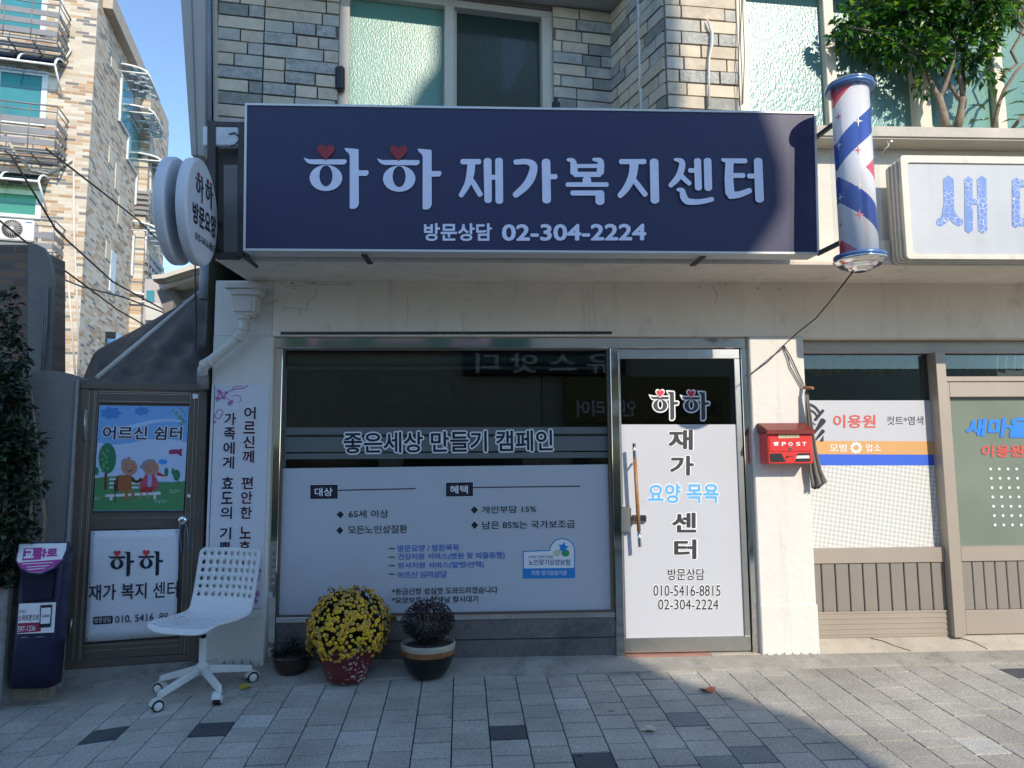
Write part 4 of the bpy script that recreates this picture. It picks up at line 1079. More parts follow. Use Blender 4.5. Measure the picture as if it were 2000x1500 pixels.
b = MB(); b.lathe([(0.03, z_b - 0.088), (Rp * 0.45, z_b - 0.080), (Rp * 0.55, z_b - 0.068), (Rp * 0.62, z_b - 0.070), (Rp * 0.80, z_b - 0.052), (Rp * 0.86, z_b - 0.055), (Rp * 1.0, z_b - 0.032), (Rp * 1.07, z_b - 0.030), (Rp * 1.07, z_b - 0.0205)], (px_, Yp, 0), n=48); put('bottom_cap', b, M_chrome, bp_)
for z in (z_b + 0.10, z_t - 0.16):
    b = MB(); b.bar((px_ - 0.06, Yp + Rp * 0.72, z), (sx1 + 0.001, -0.83, z), (0.008, 0.008, 0), (0, 0, 0.012))
    put('bracket', b, M_rust, bp_)
# ================================================================== BARBER LIGHT BOX SIGN
Yb0, Yb1 = -0.77, -0.60
PBx = FAC(Yb0)
a = PBx.P(1764, 303); c = PBx.P(1766, 505)
bx0 = (a.x + c.x) / 2
lb = thing('light_box_sign', 'weathered white light box sign with blue crackled Korean letters above the barber shop', 'sign', (bx0 + 1, Yb0, c.z))
zt_, zb_ = a.z, c.z
def rrect(x0, x1, z0, z1, r, y, n=6):
    P_ = []
    for cx, cz, a0 in ((x1 - r, z1 - r, 0), (x0 + r, z1 - r, 90), (x0 + r, z0 + r, 180), (x1 - r, z0 + r, 270)):
        for k in range(n + 1):
            q = RAD(a0 + 90 * k / n); P_.append((cx + r * math.cos(q), y, cz + r * math.sin(q)))
    return P_
M_case = mat('weathered_white_case', (0.62, 0.575, 0.48), 0.6, var=0.12, vscale=5, dirt=((0.34, 0.26, 0.16), 8, 0.62, 0.8))
b = MB(); b.prism(rrect(bx0 + 0.004, XR + 0.3, zb_ + 0.004, zt_ - 0.004, 0.035, Yb0 + 0.012), (0, Yb1 - Yb0 - 0.012, 0), smooth=True); put('case', b, mat('yellowed_case', (0.46, 0.43, 0.36), 0.6, var=0.15, dirt=((0.25, 0.2, 0.13), 8, 0.6, 0.8)), lb)
b = MB()
for k in range(3): 
    y = Yb0 + 0.045 + 0.04 * k; b.prism(rrect(bx0, XR + 0.31, zb_, zt_, 0.037, y), (0, 0.02, 0), smooth=True)
put('rib', b, M_case, lb)
b = MB()
o = rrect(bx0, XR + 0.31, zb_, zt_, 0.022, Yb0); i = rrect(bx0 + 0.04, XR + 0.27, zb_ + 0.03, zt_ - 0.045, 0.02, Yb0)
n = len(o); A = [b.bm.verts.new(p) for p in o]; B_ = [b.bm.verts.new(p) for p in i]
A2 = [b.bm.verts.new((p[0], Yb0 + 0.022, p[2])) for p in o]; B2 = [b.bm.verts.new((p[0], Yb0 + 0.022, p[2])) for p in i]
for k in range(n):
    k2 = (k + 1) % n
    for f in ([A[k], A[k2], B_[k2], B_[k]], [A[k], A2[k], A2[k2], A[k2]], [B_[k], B_[k2], B2[k2], B2[k]]): b.bm.faces.new(f)
put('rim', b, mat('white_rim', (0.66, 0.61, 0.50), 0.5, var=0.12, dirt=((0.36, 0.27, 0.16), 7, 0.58, 0.8), streak=0.2), lb)
b = MB(); b.face(rrect(bx0 + 0.03, XR + 0.28, zb_ + 0.02, zt_ - 0.03, 0.02, Yb0 + 0.0105)); put('sign_face', b, mat('light_box_face', (0.47, 0.485, 0.50), 0.5, var=0.08, vscale=3, dirt=((0.36, 0.34, 0.29), 5, 0.6, 0.85), streak=0.15), lb, normals=False)
m = mat('crackled_blue', (0.13, 0.24, 0.56), 0.55, var=0.1)
t = m.node_tree; N = t.nodes.new; L = t.links.new
vo = N('ShaderNodeTexVoronoi'); vo.feature = 'DISTANCE_TO_EDGE'; vo.inputs['Scale'].default_value = 34
no = N('ShaderNodeTexNoise'); no.inputs['Scale'].default_value = 9
tc = N('ShaderNodeTexCoord'); L(tc.outputs['Object'], vo.inputs['Vector']); L(tc.outputs['Object'], no.inputs['Vector'])
sb = N('ShaderNodeMath'); sb.operation = 'MULTIPLY_ADD'; L(no.outputs['Fac'], sb.inputs[0]); sb.inputs[1].default_value = -0.16; sb.inputs[2].default_value = 0.105
gt = N('ShaderNodeMath'); gt.operation = 'LESS_THAN'; L(vo.outputs['Distance'], gt.inputs[0]); L(sb.outputs[0], gt.inputs[1])
src = t.nodes['Principled BSDF'].inputs['Base Color'].links[0].from_socket
mx = N('ShaderNodeMix'); mx.data_type = 'RGBA'; L(gt.outputs[0], mx.inputs[0]); L(src, mx.inputs[6]); mx.inputs[7].default_value = (0.62, 0.63, 0.64, 1); L(mx.outputs[2], t.nodes['Principled BSDF'].inputs['Base Color'])
PBx2 = FAC(Yb0 + 0.0105)
P_ = [stroke([(1852, 350), (1853, 395), (1850, 412)], 21, 2), stroke([(1852, 400), (1846, 425), (1833, 436)], [20, 17, 15], 2), stroke([(1852, 405), (1862, 425), (1876, 436)], [18, 17, 15], 2),
      stroke([(1891, 350), (1892, 450)], 16, 2, False), stroke([(1917, 350), (1919, 450)], 18, 2, False), stroke([(1897, 394), (1910, 394)], 12),
      stroke([(1984, 352), (1984, 440)], 15, 2, False), stroke([(1984, 358), (2020, 358)], 15, 2, False), stroke([(1984, 434), (2020, 434)], 15, 2, False), stroke([(2018, 352), (2018, 440)], 15, 2, False)]
flatpoly(lb, 'lettering', P_, PBx2, m, 0.0015)
b = MB(); b.lathe([(0.006, 0), (0.006, 0.05)], at(1733, 282, -0.6), (0, -1, 0), 8); b.tube([at(1733, 276, -0.66), at(1736, 284, -0.66), at(1728, 292, -0.66), at(1722, 300, -0.62)], 0.003, 5); put('hook', b, M_alu, lb)

# ================================================================== SMALL THINGS ON THE FACADE
# mailbox
Ym = -0.145
PM_ = FAC(Ym)
f = [PM_.P(1499, 847), PM_.P(1586, 843), PM_.P(1588, 905), PM_.P(1501, 906)]
mx0 = (f[0].x + f[3].x) / 2; mx1 = (f[1].x + f[2].x) / 2; mz0 = (f[2].z + f[3].z) / 2; mz1 = (f[0].z + f[1].z) / 2
mb = thing('mailbox', 'small red wall mailbox with pitched maroon lid on the sunlit white pier', 'mailbox', ((mx0 + mx1) / 2, -0.07, mz0))
b = MB(); b.box(mx0, mx1, Ym, -0.004, mz0, mz1); put('body', b.bevel(0.004, 2), M_red, mb)
b = MB(); zt2 = PM_.P(1540, 836).z; zr = mz1 + 0.07
b.prism([(mx0 - 0.012, Ym - 0.022, mz1 - 0.012), (mx0 - 0.012, Ym - 0.022, mz1 + 0.018), (mx0 - 0.012, -0.03, zr), (mx0 - 0.012, -0.002, zr), (mx0 - 0.012, -0.002, mz1 + 0.002), (mx0 - 0.012, Ym - 0.017, mz1 + 0.0015)], (mx1 - mx0 + 0.024, 0, 0)); put('lid', b.bevel(0.003), M_maroon, mb)
b = MB()
slab(b, [(1502, 854), (1583, 851), (1584, 881), (1504, 882)], PM_, 0.004, 0.0045); put('flap', b.bevel(0.0015), M_red, mb)
flatpoly(mb, 'window', [[(1503, 886), (1526, 885.5), (1535, 902), (1504, 903)], [(1558, 885.5), (1582, 885), (1583, 901.5), (1552, 902)]], PM_, M_black, 0.001)
flat(mb, 'letter_inside', [(1557, 890), (1580, 889.5), (1581, 895), (1554, 895.5)], PM_, M_white, 0.0016)
flat(mb, 'name_plate', [(1520, 849), (1560, 848), (1560, 855), (1520, 856)], PM_, mat('cream_tag', (0.70, 0.60, 0.34), 0.5), 0.006)
lettering(mb, '하하재가복지센터', [(1522, 850), (1558, 849.3), (1558, 854), (1522, 854.7)], PM_, M_grey_ink, 0.0066, off=0.0)
for ch, x0 in (('P', 1526), ('O', 1539), ('S', 1554), ('T', 1566)): lettering(mb, ch, [(x0, 863.5), (x0 + 8.5, 863.2), (x0 + 8.5, 870.7), (x0, 871)], PM_, M_white, 0.006, off=0.03)
env = [(1510, 864), (1519, 863), (1520.5, 865), (1518, 867), (1520, 870), (1511, 870.5), (1512.5, 868.5), (1510, 867)]
flatpoly(mb, 'envelope_mark', [env], PM_, M_white, 0.006)
flatpoly(mb, 'rose_mark', [ell(1538, 892, 2.5, 2.5, 8), stroke([(1541, 891), (1549, 890.5)], 0.9)], PM_, M_maroon, 0.006)
b = MB(); b.lathe([(0.011, 0), (0.011, 0.005), (0.008, 0.007)], PM_.P(1543, 876, 0.0045), (0, -1, 0), 16); put('lock', b, M_chrome, mb)
# wires from the barber pole across the pier
b = MB(); b.tube([(px_ - 0.04, Yp, z_b - 0.085), at(1620, 590, -0.45), at(1593, 622, -0.25), at(1560, 648, -0.12), at(1532, 673, -0.012), at(1500, 706, -0.01), at(1466, 731, -0.004)], 0.0042, 6)
solo('cable', b, M_black, 'thin black cable sagging from the barber pole to the top of the shop door', 'cable')
b = MB(); b.tube([at(1530, 676, -0.012), at(1540, 702, -0.012), at(1543, 716, -0.012), at(1566, 757, -0.01)], 0.004, 6); b.tube([at(1532, 676, -0.012), at(1545, 698, -0.012), at(1570, 752, -0.01)], 0.004, 6)
solo('cable', b, M_black, 'two short looped wires on the white pier above the mailbox', 'cable')
# cloth hanging from a wooden peg
b = MB(); b.tube([at(1570, 757, -0.02), at(1588, 758, -0.10)], [0.013, 0.010], 10)
pg = thing('hanging_cloth', 'long dark grey cloth hanging from a wooden peg at the right edge of the pier', 'cloth', at(1590, 955, -0.06))
put('peg', b, M_wood, pg)
b = MB(); rows = []
LX = [(1571, 1578, 764), (1572, 1582, 790), (1574, 1588, 830), (1577, 1596, 880), (1580, 1606, 920), (1583, 1616, 945), (1584, 1600, 956)]
for x0, x1, y in LX:
    rows.append([b.bm.verts.new(at(x0 + (x1 - x0) * k / 8, y - 2 * abs(k - 4) * (0.4 if y > 940 else 0), -0.05 - 0.018 * math.sin(k * 1.9) * min(1, (y - 760) / 80))) for k in range(9)])
for A, B_ in zip(rows, rows[1:]):
    for k in range(8): f = b.bm.faces.new([A[k], A[k + 1], B_[k + 1], B_[k]]); f.smooth = True
o = put('cloth', b, M_cloth, pg); md = o.modifiers.new('thick', 'SOLIDIFY'); md.thickness = 0.006
# rain hopper and pipe
rh = thing('rain_pipe', 'cream rain hopper head with an elbowed downpipe on the left pier', 'drain pipe', at(470, 720, -0.08))
PH = FAC(-0.115)
b = MB()
def hop(q, y0, y1):
    P1 = [at(px, py, y0) for px, py in q]
    b.hexa(P1, [Vector((p.x, y1, p.z)) for p in P1])
hop([(440, 551), (504, 551), (514, 562), (436, 562)], -0.15, -0.003)
hop([(444, 562.5), (510, 562.5), (503, 575), (450, 575)], -0.135, -0.003)
hop([(449, 575.5), (501, 575.5), (497, 608), (455, 608)], -0.12, -0.003)
hop([(456, 608.5), (496, 608.5), (489, 616), (464, 616)], -0.105, -0.01)
put('hopper', b.bevel(0.004), M_pvc, rh)
b = MB(); slab(b, [(486, 578), (493, 578), (490, 606), (484, 606)], FAC(-0.121), 0.01, 0.003); put('panel_rib', b.bevel(0.002), M_pvc, rh)
yq = -0.075
pts = [at(477, 614, yq), at(477, 640, yq), at(475, 648, yq), at(468, 658, yq), at(455, 669, yq), at(425, 694, yq), at(408, 708, yq), at(400, 714, yq - 0.005), at(396, 722, yq + 0.03), at(396, 740, yq + 0.06)]
b = MB(); b.tube(pts, 0.033, 18); put('pipe', b, M_pvc, rh)
for A, B_ in ((at(477, 615, yq), at(477, 625, yq)), (at(477, 640, yq), at(476, 646, yq)), (at(470, 656, yq), at(463, 662, yq)), (at(412, 705, yq), at(406, 710, yq))):
    b = MB(); b.tube([A, B_], 0.037, 18); put('pipe_collar', b, M_pvc, rh)
b = MB(); p = at(400, 712, yq); b.lathe([(0.004, -0.03), (0.03, -0.024), (0.038, 0), (0.03, 0.024), (0.004, 0.03)], p, (0.4, -0.5, 0.3), 18); put('elbow', b, M_pvc, rh)
b = MB(); b.box(at(484, 553, -0.01).x, at(487, 0, -0.01).x, -0.01, 0, at(0, 560, 0, ).z, at(0, 545, 0).z); b.bm.free()
# grey drain stub below the elbow
b = MB(); b.tube([at(396, 728, yq + 0.05), at(397, 760, yq + 0.06)], 0.036, 16)
solo('drain_stub', b, M_plate, 'dark grey pipe stub under the downpipe elbow above the gate corner', 'drain pipe')
# door sensor box / bottle on the upper window
b = MB(); slab(b, (655, 136, 674, 183), Plane(ULw.P(665, 150), UL.n), 0.05, 0.06); b.bevel(0.012, 3)
solo('alarm_box', b, M_black, 'small rounded black box fixed beside the left jamb of the upper window', 'device')
p = at(1086, 207, -0.42)
b = MB(); b.lathe([(0.024, -0.06), (0.026, -0.05), (0.026, 0.02), (0.012, 0.035), (0.012, 0.05), (0.009, 0.052)], p, n=16)
solo('bottle', b, M_black, 'little black bottle standing behind the top edge of the navy signboard', 'bottle')
# conduit and loose cable on the stone bay
c0, c1 = (UL.P(1195, 100) * 0.45 + UR.P(1300, 100) * 0.55), None
pp = at(1251, 100, c0.y - 0.02)
b = MB(); b.tube([Vector((pp.x, pp.y, 3.0)), Vector((pp.x, pp.y, 5.4))], 0.02, 10)
solo('conduit', b, M_alu, 'thin pale conduit running up the shaded side of the stone bay', 'pipe')
b = MB(); b.tube([UR.P(1379, y, 0.035 + 0.01 * (k % 2)) + Vector((dx, 0, 0)) for k, (y, dx) in enumerate(((212, 0.005), (150, 0.0), (120, 0.006), (95, 0.02), (70, 0.025), (52, 0.0), (44, -0.01)))], [0.008, 0.008, 0.009, 0.011, 0.012, 0.009, 0.003], 8)
solo('cable', b, M_pvc, 'pale loose cable hanging down the sunlit stone bay', 'cable')
b = MB()
for k in range(3): b.tube([UR.P(1437 + 3 * k + 1.5 * math.sin(y / 31 + k * 2), y, 0.05 + 0.01 * k) for y in range(-20, 215, 26)], 0.003, 5)
solo('cable', b, M_black, 'thin dark wires running up beside the right upper window', 'cable')

# ================================================================== PLANTS
def leaf_mesh(b, p, d, up, ln, wd, mi):
    """one folded leaf: two quads meeting at the midrib"""
    d = d.normalized(); s = d.cross(up)
    if s.length < 1e-3: s = d.orthogonal()
    s.normalize(); n = s.cross(d)
    a = p; t = p + d * ln - n * ln * 0.18; m_ = p + d * ln * 0.5
    l = m_ + s * wd + n * wd * 0.35; r = m_ - s * wd + n * wd * 0.35
    va, vm, vt, vl, vr = [b.bm.verts.new(v) for v in (a, m_, t, l, r)]
    for q in ([va, vl, vm], [vl, vt, vm], [va, vm, vr], [vm, vt, vr]):
        f = b.bm.faces.new(q); f.material_index = mi
def clumps(b, cl, per, ln, wd, rr, wts=(3, 4, 1), droop=0.3):
    for (c, r) in cl:
        c = Vector(c)
        k = int(per * (r[0] * r[2]) / 0.04) if not isinstance(r, float) else per
        for _ in range(k):
            while True:
                v = Vector((rr.uniform(-1, 1), rr.uniform(-1, 1), rr.uniform(-1, 1)))
                if 0.15 < v.length < 1: break
            v *= (0.55 + 0.45 * rr.random()) / max(v.length, 0.6)
            p = c + Vector((v.x * r[0], v.y * r[1], v.z * r[2]))
            d = Vector((v.x + rr.gauss(0, .5), v.y + rr.gauss(0, .5) - 0.2, v.z * 0.5 + rr.gauss(0, .4) - droop))
            leaf_mesh(b, p, d, Vector((rr.gauss(0, .4), rr.gauss(0, .4) - 0.3, 1)), ln * rr.uniform(.7, 1.3), wd * rr.uniform(.8, 1.2), rr.choices((0, 1, 2), wts)[0])
rr = random.Random(21)
YT = -0.45
base = at(1862, 246, YT); base.z = z_led1
tree = thing('potted_tree', 'small bushy green tree with two bare forked trunks on the ledge above the barber shop', 'tree', base)
b = MB()
def limb(pts, r0, r1, Y=YT):
    P_ = [at(px, py, Y + dy) for px, py, dy in pts]
    n = len(P_); b.tube(P_, [r0 + (r1 - r0) * i / (n - 1) for i in range(n)], 9)
limb([(1847, 250, 0), (1843, 225, 0), (1836, 200, 0), (1834, 186, 0)], 0.030, 0.022)
limb([(1834, 190, 0), (1826, 178, 0.03), (1818, 160, 0.05), (1806, 130, 0.08), (1780, 90, 0.05)], 0.020, 0.007)
limb([(1835, 192, 0), (1844, 172, 0), (1852, 150, -0.03), (1862, 120, -0.05), (1870, 60, 0)], 0.018, 0.007)
limb([(1869, 252, 0.05), (1876, 225, 0.05), (1880, 200, 0.05), (1880, 190, 0.05)], 0.028, 0.022)
limb([(1880, 196, 0.05), (1868, 186, 0.05), (1852, 160, 0.05), (1838, 135, 0.05), (1820, 90, 0.1)], 0.016, 0.006)
limb([(1881, 194, 0.05), (1877, 165, 0.03), (1872, 140, 0.0), (1885, 100, 0), (1905, 50, 0)], 0.017, 0.006)
limb([(1881, 190, 0.05), (1884, 165, 0.08), (1882, 140, 0.1), (1920, 90, 0.1), (1950, 40, 0.05)], 0.014, 0.005)
limb([(1828, 110, 0.02), (1770, 90, -0.05), (1700, 60, -0.1), (1650, 50, -0.1)], 0.008, 0.003)
put('trunk', b, M_bark, tree)
b = MB(); cl = []
for px, py, rx, rz in ((1660, 42, .10, .11), (1700, 72, .13, .13), (1740, 40, .16, .16), (1735, 105, .12, .09), (1785, 95, .16, .14), (1800, 30, .20, .17), (1850, 70, .18, .16), (1870, 20, .20, .16), (1830, 118, .10, .07), (1905, 90, .13, .12), (1920, 30, .16, .14), (1955, 30, .12, .12), (1900, 135, .10, .06), (1935, 148, .06, .045), (1690, 10, .10, .10), (1760, -10, .2, .12), (1850, -30, .25, .14), (1940, -20, .15, .12), (1640, 75, .06, .05), (1650, 88, .05, .06), (1800, 172, .045, .06), (1925, 100, .07, .05)):
    p = at(px, py, YT - 0.02 + rr.uniform(-.06, .06)); cl.append((p, (rx, rx * 1.05, rz)))
clumps(b, cl, 330, 0.066, 0.017, rr, (4, 5, 1.3), 0.35)
put('crown', b, [M_leaf1, M_leaf2, M_leaf3], tree, normals=False)
b = MB(); q = at(1862, 246, YT); b.lathe([(0.10, z_led1 + 0.001), (0.14, z_led1 + 0.02), (0.15, z_led1 + 0.035)], (q.x + 0.03, YT + 0.12, 0), n=20); put('soil_mound', b, M_soil, tree)
# rubber plant and bare branches to its right
base = at(1965, 250, -0.40); base.z = z_led1
pl = thing('rubber_plant', 'bare branched plant with a few large dull leaves at the right end of the ledge', 'plant', base)
b = MB()
limb([(1975, 255, 0.05), (1990, 235, 0.05), (2010, 215, 0.05)], 0.014, 0.010)
limb([(1940, 250, 0.05), (1952, 200, 0.05), (1962, 175, 0.05), (1985, 140, 0), (2010, 115, 0)], 0.014, 0.009)
limb([(1955, 155, 0), (1965, 140, 0), (1988, 125, 0), (1975, 100, 0), (1990, 75, 0), (2000, 55, 0.02), (1988, 40, 0), (1992, 10, 0), (1998, -20, 0)], 0.010, 0.010)
limb([(2000, 68, 0), (1985, 60, 0), (1985, 30, 0)], 0.007, 0.004)
put('trunk', b, M_bark, pl)
M_rub = [leafmat('rubber_leaf', (0.10, 0.14, 0.075), 0.2), leafmat('dull_leaf', (0.055, 0.085, 0.05), 0.2)]
for px, py, ang, ln in ((1925, 215, 160, .16), (1920, 235, 200, .15), (1945, 195, 120, .14), (1950, 200, 60, .15), (1965, 205, 10, .15), (1975, 225, -20, .14), (1945, 235, 180, .12), (1990, 250, 10, .14), (1955, 240, 20, .12), (1985, 160, -20, .11), (1990, 180, -60, .12), (1960, 80, 190, .08), (1985, 75, 20, .1)):
    p = at(px, py, -0.40 + rr.uniform(-.1, .1)); a = RAD(ang)
    b = MB(); leaf_mesh(b, p, Vector((math.cos(a), -0.35, math.sin(a) * 0.6)), Vector((0, -0.5, 1)), ln, ln * 0.24, 0 if py < 220 else 1)
    put('leaf', b, M_rub, pl, normals=False)

# ---- flower pots on the pavement
def blossom_mesh(name, cols):
    b = MB()
    for ring, (r0, r1, n, z0, z1) in enumerate(((0.004, 0.0145, 12, 0.002, 0.0), (0.003, 0.0115, 10, 0.005, 0.004), (0.002, 0.008, 8, 0.0075, 0.007))):
        for k in range(n):
            a = 2 * math.pi * (k + 0.5 * ring) / n; h = 2 * math.pi / n * 0.48
            P_ = [(r0 * math.cos(a - h), r0 * math.sin(a - h), z0), (r1 * .8 * math.cos(a - h), r1 * .8 * math.sin(a - h), z1 + .001), (r1 * math.cos(a), r1 * math.sin(a), z1), (r1 * .8 * math.cos(a + h), r1 * .8 * math.sin(a + h), z1 + .001), (r0 * math.cos(a + h), r0 * math.sin(a + h), z0)]
            b.face(P_, 0)
    b.lathe([(0.004, 0.004), (0.0035, 0.009), (0.001, 0.010)], (0, 0, 0), n=8, mi=1)
    me = bpy.data.meshes.new(name); b.bm.to_mesh(me); b.bm.free()
    for c in cols: me.materials.append(c)
    return me
def potted(name, label, px, py, prof, potmats, mis, soil_z, soil_r):
    g = gr(px, py)
    t = thing(name, label, 'plant', g)
    z0 = g.z + 0.012
    b = MB(); b.lathe([(r, z0 + h) for r, h in prof], (g.x, g.y, 0), n=48, mi=mis); put('pot', b, potmats, t)
    b = MB(); b.lathe([(soil_r, z0 + soil_z - 0.01), (soil_r, z0 + soil_z), (soil_r * 0.4, z0 + soil_z + 0.012), (0.01, z0 + soil_z + 0.014)], (g.x, g.y, 0), n=24); put('soil', b, M_soil, t)
    return t, g, z0
mred = bpy.data.materials.new('speckled_red_glaze'); t_, p_ = nodes(mred); N = t_.nodes.new; L = t_.links.new
tc = N('ShaderNodeTexCoord'); vo = N('ShaderNodeTexNoise'); vo.inputs['Scale'].default_value = 55; vo.inputs['Detail'].default_value = 1
n2 = N('ShaderNodeTexNoise'); n2.inputs['Scale'].default_value = 7
L(tc.outputs['Object'], vo.inputs['Vector']); L(tc.outputs['Object'], n2.inputs['Vector'])
sm = N('ShaderNodeMath'); sm.operation = 'MULTIPLY'; L(vo.outputs['Fac'], sm.inputs[0]); L(n2.outputs['Fac'], sm.inputs[1])
mr = N('ShaderNodeMapRange'); mr.inputs[1].default_value = 0.355; mr.inputs[2].default_value = 0.375; L(sm.outputs[0], mr.inputs[0])
mx = N('ShaderNodeMix'); mx.data_type = 'RGBA'; L(mr.outputs[0], mx.inputs[0]); mx.inputs[6].default_value = (0.135, 0.018, 0.018, 1); mx.inputs[7].default_value = (0.50, 0.46, 0.46, 1)
L(mx.outputs[2], p_.inputs['Base Color']); p_.inputs['Roughness'].default_value = 0.22
rt, g, z0 = potted('potted_chrysanthemum', 'round mound of yellow chrysanthemums in a speckled dark red glazed pot', 677, 1330,
                   [(0.115, 0), (0.122, 0.006), (0.150, 0.08), (0.180, 0.17), (0.192, 0.205), (0.206, 0.212), (0.208, 0.232), (0.196, 0.236), (0.188, 0.22)], mred, 0, 0.215, 0.187)
cz = z0 + 0.30; b = MB(); rr = random.Random(5)
dk = lambda th_, ph: 1 + .07 * math.sin(5 * ph + 1) * math.sin(2 * th_) + .05 * math.sin(9 * ph + 4 * th_) - .06 * math.exp(-((math.cos(ph - 1.2) - 1) / .1) ** 2) 
dome = lambda th_, ph: dk(th_, ph) * Vector((0.245 * math.sin(th_) * math.cos(ph) * (1 + .05 * math.sin(3 * ph)), 0.245 * math.sin(th_) * math.sin(ph), 0.245 * math.cos(th_) * (1 + .06 * math.cos(4 * ph) * math.sin(th_))))
for _ in range(2600):
    th_, ph = math.acos(rr.uniform(-0.42, 1)), rr.uniform(0, 2 * math.pi); v = dome(th_, ph); s = rr.uniform(0.62, 0.93)
    p = Vector((g.x, g.y, cz)) + v * s
    leaf_mesh(b, p, v.normalized() + Vector((rr.gauss(0, .6), rr.gauss(0, .6), rr.gauss(0, .6))), Vector((rr.gauss(0, 1), rr.gauss(0, 1), 1)), 0.032, 0.010, rr.choice((0, 0, 1)))
put('foliage', b, [leafmat('mum_leaf', (0.022, 0.045, 0.016), 0.15), leafmat('mum_leaf_dark', (0.012, 0.026, 0.012), 0.1)], rt, normals=False)
M_y1 = mat('petal_yellow', (0.85, 0.55, 0.015), 0.6, var=0.12, vscale=80); M_y2 = mat('petal_orange', (0.68, 0.37, 0.05), 0.6, var=0.15, vscale=80); M_y3 = mat('petal_faded', (0.55, 0.38, 0.09), 0.7, var=0.15, vscale=80); M_yc = mat('blossom_centre', (0.42, 0.20, 0.02), 0.7)
BM_ = [blossom_mesh('blossom_yellow', (M_y1, M_yc)), blossom_mesh('blossom_orange', (M_y2, M_yc)), blossom_mesh('blossom_faded', (M_y3, M_y2))]
cand = []
for _ in range(1500):
    th_, ph = math.acos(rr.uniform(-0.52, 1)), rr.uniform(0, 2 * math.pi); v = dome(th_, ph)
    if any((v - q).length < 0.0152 for q, _n in cand): continue
    cand.append((v * rr.uniform(0.965, 1.03), v.normalized()))
toC = (EYE - Vector((g.x, g.y, cz))).normalized()
cand.sort(key=lambda t_: -t_[1].dot(toC))
restb = MB()
for i, (v, n) in enumerate(cand):
    up_ = n.z
    kind = rr.choices((0, 1, 2), (5, 2, 1.2) if n.y < -0.2 and n.x > -0.55 and n.z < 0.72 else (1.6, 3, 3.5))[0]
    q = (n + Vector((rr.gauss(0, .18), rr.gauss(0, .18) - 0.1, rr.gauss(0, .18)))).to_track_quat('Z', 'Y'); s = rr.uniform(0.72, 1.08)
    Mx = Matrix.Translation(Vector((0, 0, cz - rt.location.z)) + v) @ q.to_matrix().to_4x4() @ Matrix.Scale(s, 4)
    if i < 100:
        o = bpy.data.objects.new('blossom', BM_[kind]); C.objects.link(o); o.parent = rt; o.matrix_local = Mx
    else:
        me = BM_[kind].copy(); me.transform(Mx)
        n0 = len(restb.bm.faces); restb.bm.from_mesh(me); restb.bm.faces.ensure_lookup_table()
        for f in restb.bm.faces[n0:]: f.material_index = kind if f.material_index == 0 else 3
        bpy.data.meshes.remove(me)
me = bpy.data.meshes.new('blossom'); restb.bm.to_mesh(me); restb.bm.free()
for c in (M_y1, M_y2, M_y3, M_yc): me.materials.append(c)
o = bpy.data.objects.new('blossom', me); C.objects.link(o); o.parent = rt; o['kind'] = 'stuff'
# second pot
M_navyglaze = mat('black_blue_glaze', (0.010, 0.0095, 0.010), 0.3, var=0.2); M_cream = mat('cream_glaze', (0.40, 0.36, 0.27), 0.22, var=0.12)
M_rustglaze = mat('rust_glaze', (0.26, 0.115, 0.045), 0.3, var=0.35, vscale=25)
bt, g, z0 = potted('potted_heather', 'dried purple brown bush in a dark bowl pot with cream and rust rim', 836, 1322,
                   [(0.098, 0), (0.105, 0.004), (0.135, 0.05), (0.160, 0.11), (0.168, 0.135), (0.171, 0.168), (0.173, 0.195), (0.170, 0.203), (0.160, 0.204), (0.155, 0.19), (0.15, 0.17)], [M_navyglaze, M_rustglaze, M_cream], [0, 0, 0, 0, 1, 2, 2, 2, 2, 2], 0.18, 0.152)
b = MB(); rr = random.Random(9)
stems = MB()
for k in range(16):
    a = rr.uniform(0, 6.28); r = rr.uniform(.02, .12)
    stems.tube([(g.x + .02 * math.cos(a), g.y + .02 * math.sin(a), z0 + .18), (g.x + r * .5 * math.cos(a), g.y + r * .5 * math.sin(a), z0 + .25), (g.x + r * math.cos(a), g.y + r * math.sin(a), z0 + .36)], [.006, .004, .002], 5)
put('stem', stems, M_bark, bt)
for _ in range(3400):
    v = Vector((rr.gauss(0, 1), rr.gauss(0, 1), rr.gauss(0, 1))).normalized() * rr.uniform(.45, 1.0) ** 0.6
    p = Vector((g.x + v.x * 0.168 * (1 - 0.35 * max(0, -v.z)), g.y + v.y * 0.15 * (1 - 0.35 * max(0, -v.z)), z0 + 0.318 + v.z * 0.135))
    leaf_mesh(b, p, v + Vector((rr.gauss(0, .5), rr.gauss(0, .5), rr.gauss(0, .5))), Vector((rr.gauss(0, 1), rr.gauss(0, 1), 1)), 0.016, 0.0055, rr.choices((0, 1, 2), (4, 3, 2 if v.z > 0.1 else 0.3))[0])
for k in range(4):
    q = Vector((g.x + .01 + .012 * k, g.y, z0 + .46 + .012 * (k % 2)))
    for _ in range(14): leaf_mesh(b, q + Vector((rr.gauss(0, .006),) * 3), Vector((rr.gauss(0, 1), rr.gauss(0, 1), rr.gauss(0, 1))), Vector((0, 0, 1)), 0.012, 0.005, 2)
put('foliage', b, [leafmat('heather_brown', (0.035, 0.024, 0.022), 0.1), leafmat('heather_green', (0.022, 0.026, 0.018), 0.1), leafmat('heather_purple', (0.095, 0.036, 0.045), 0.15)], bt, normals=False)
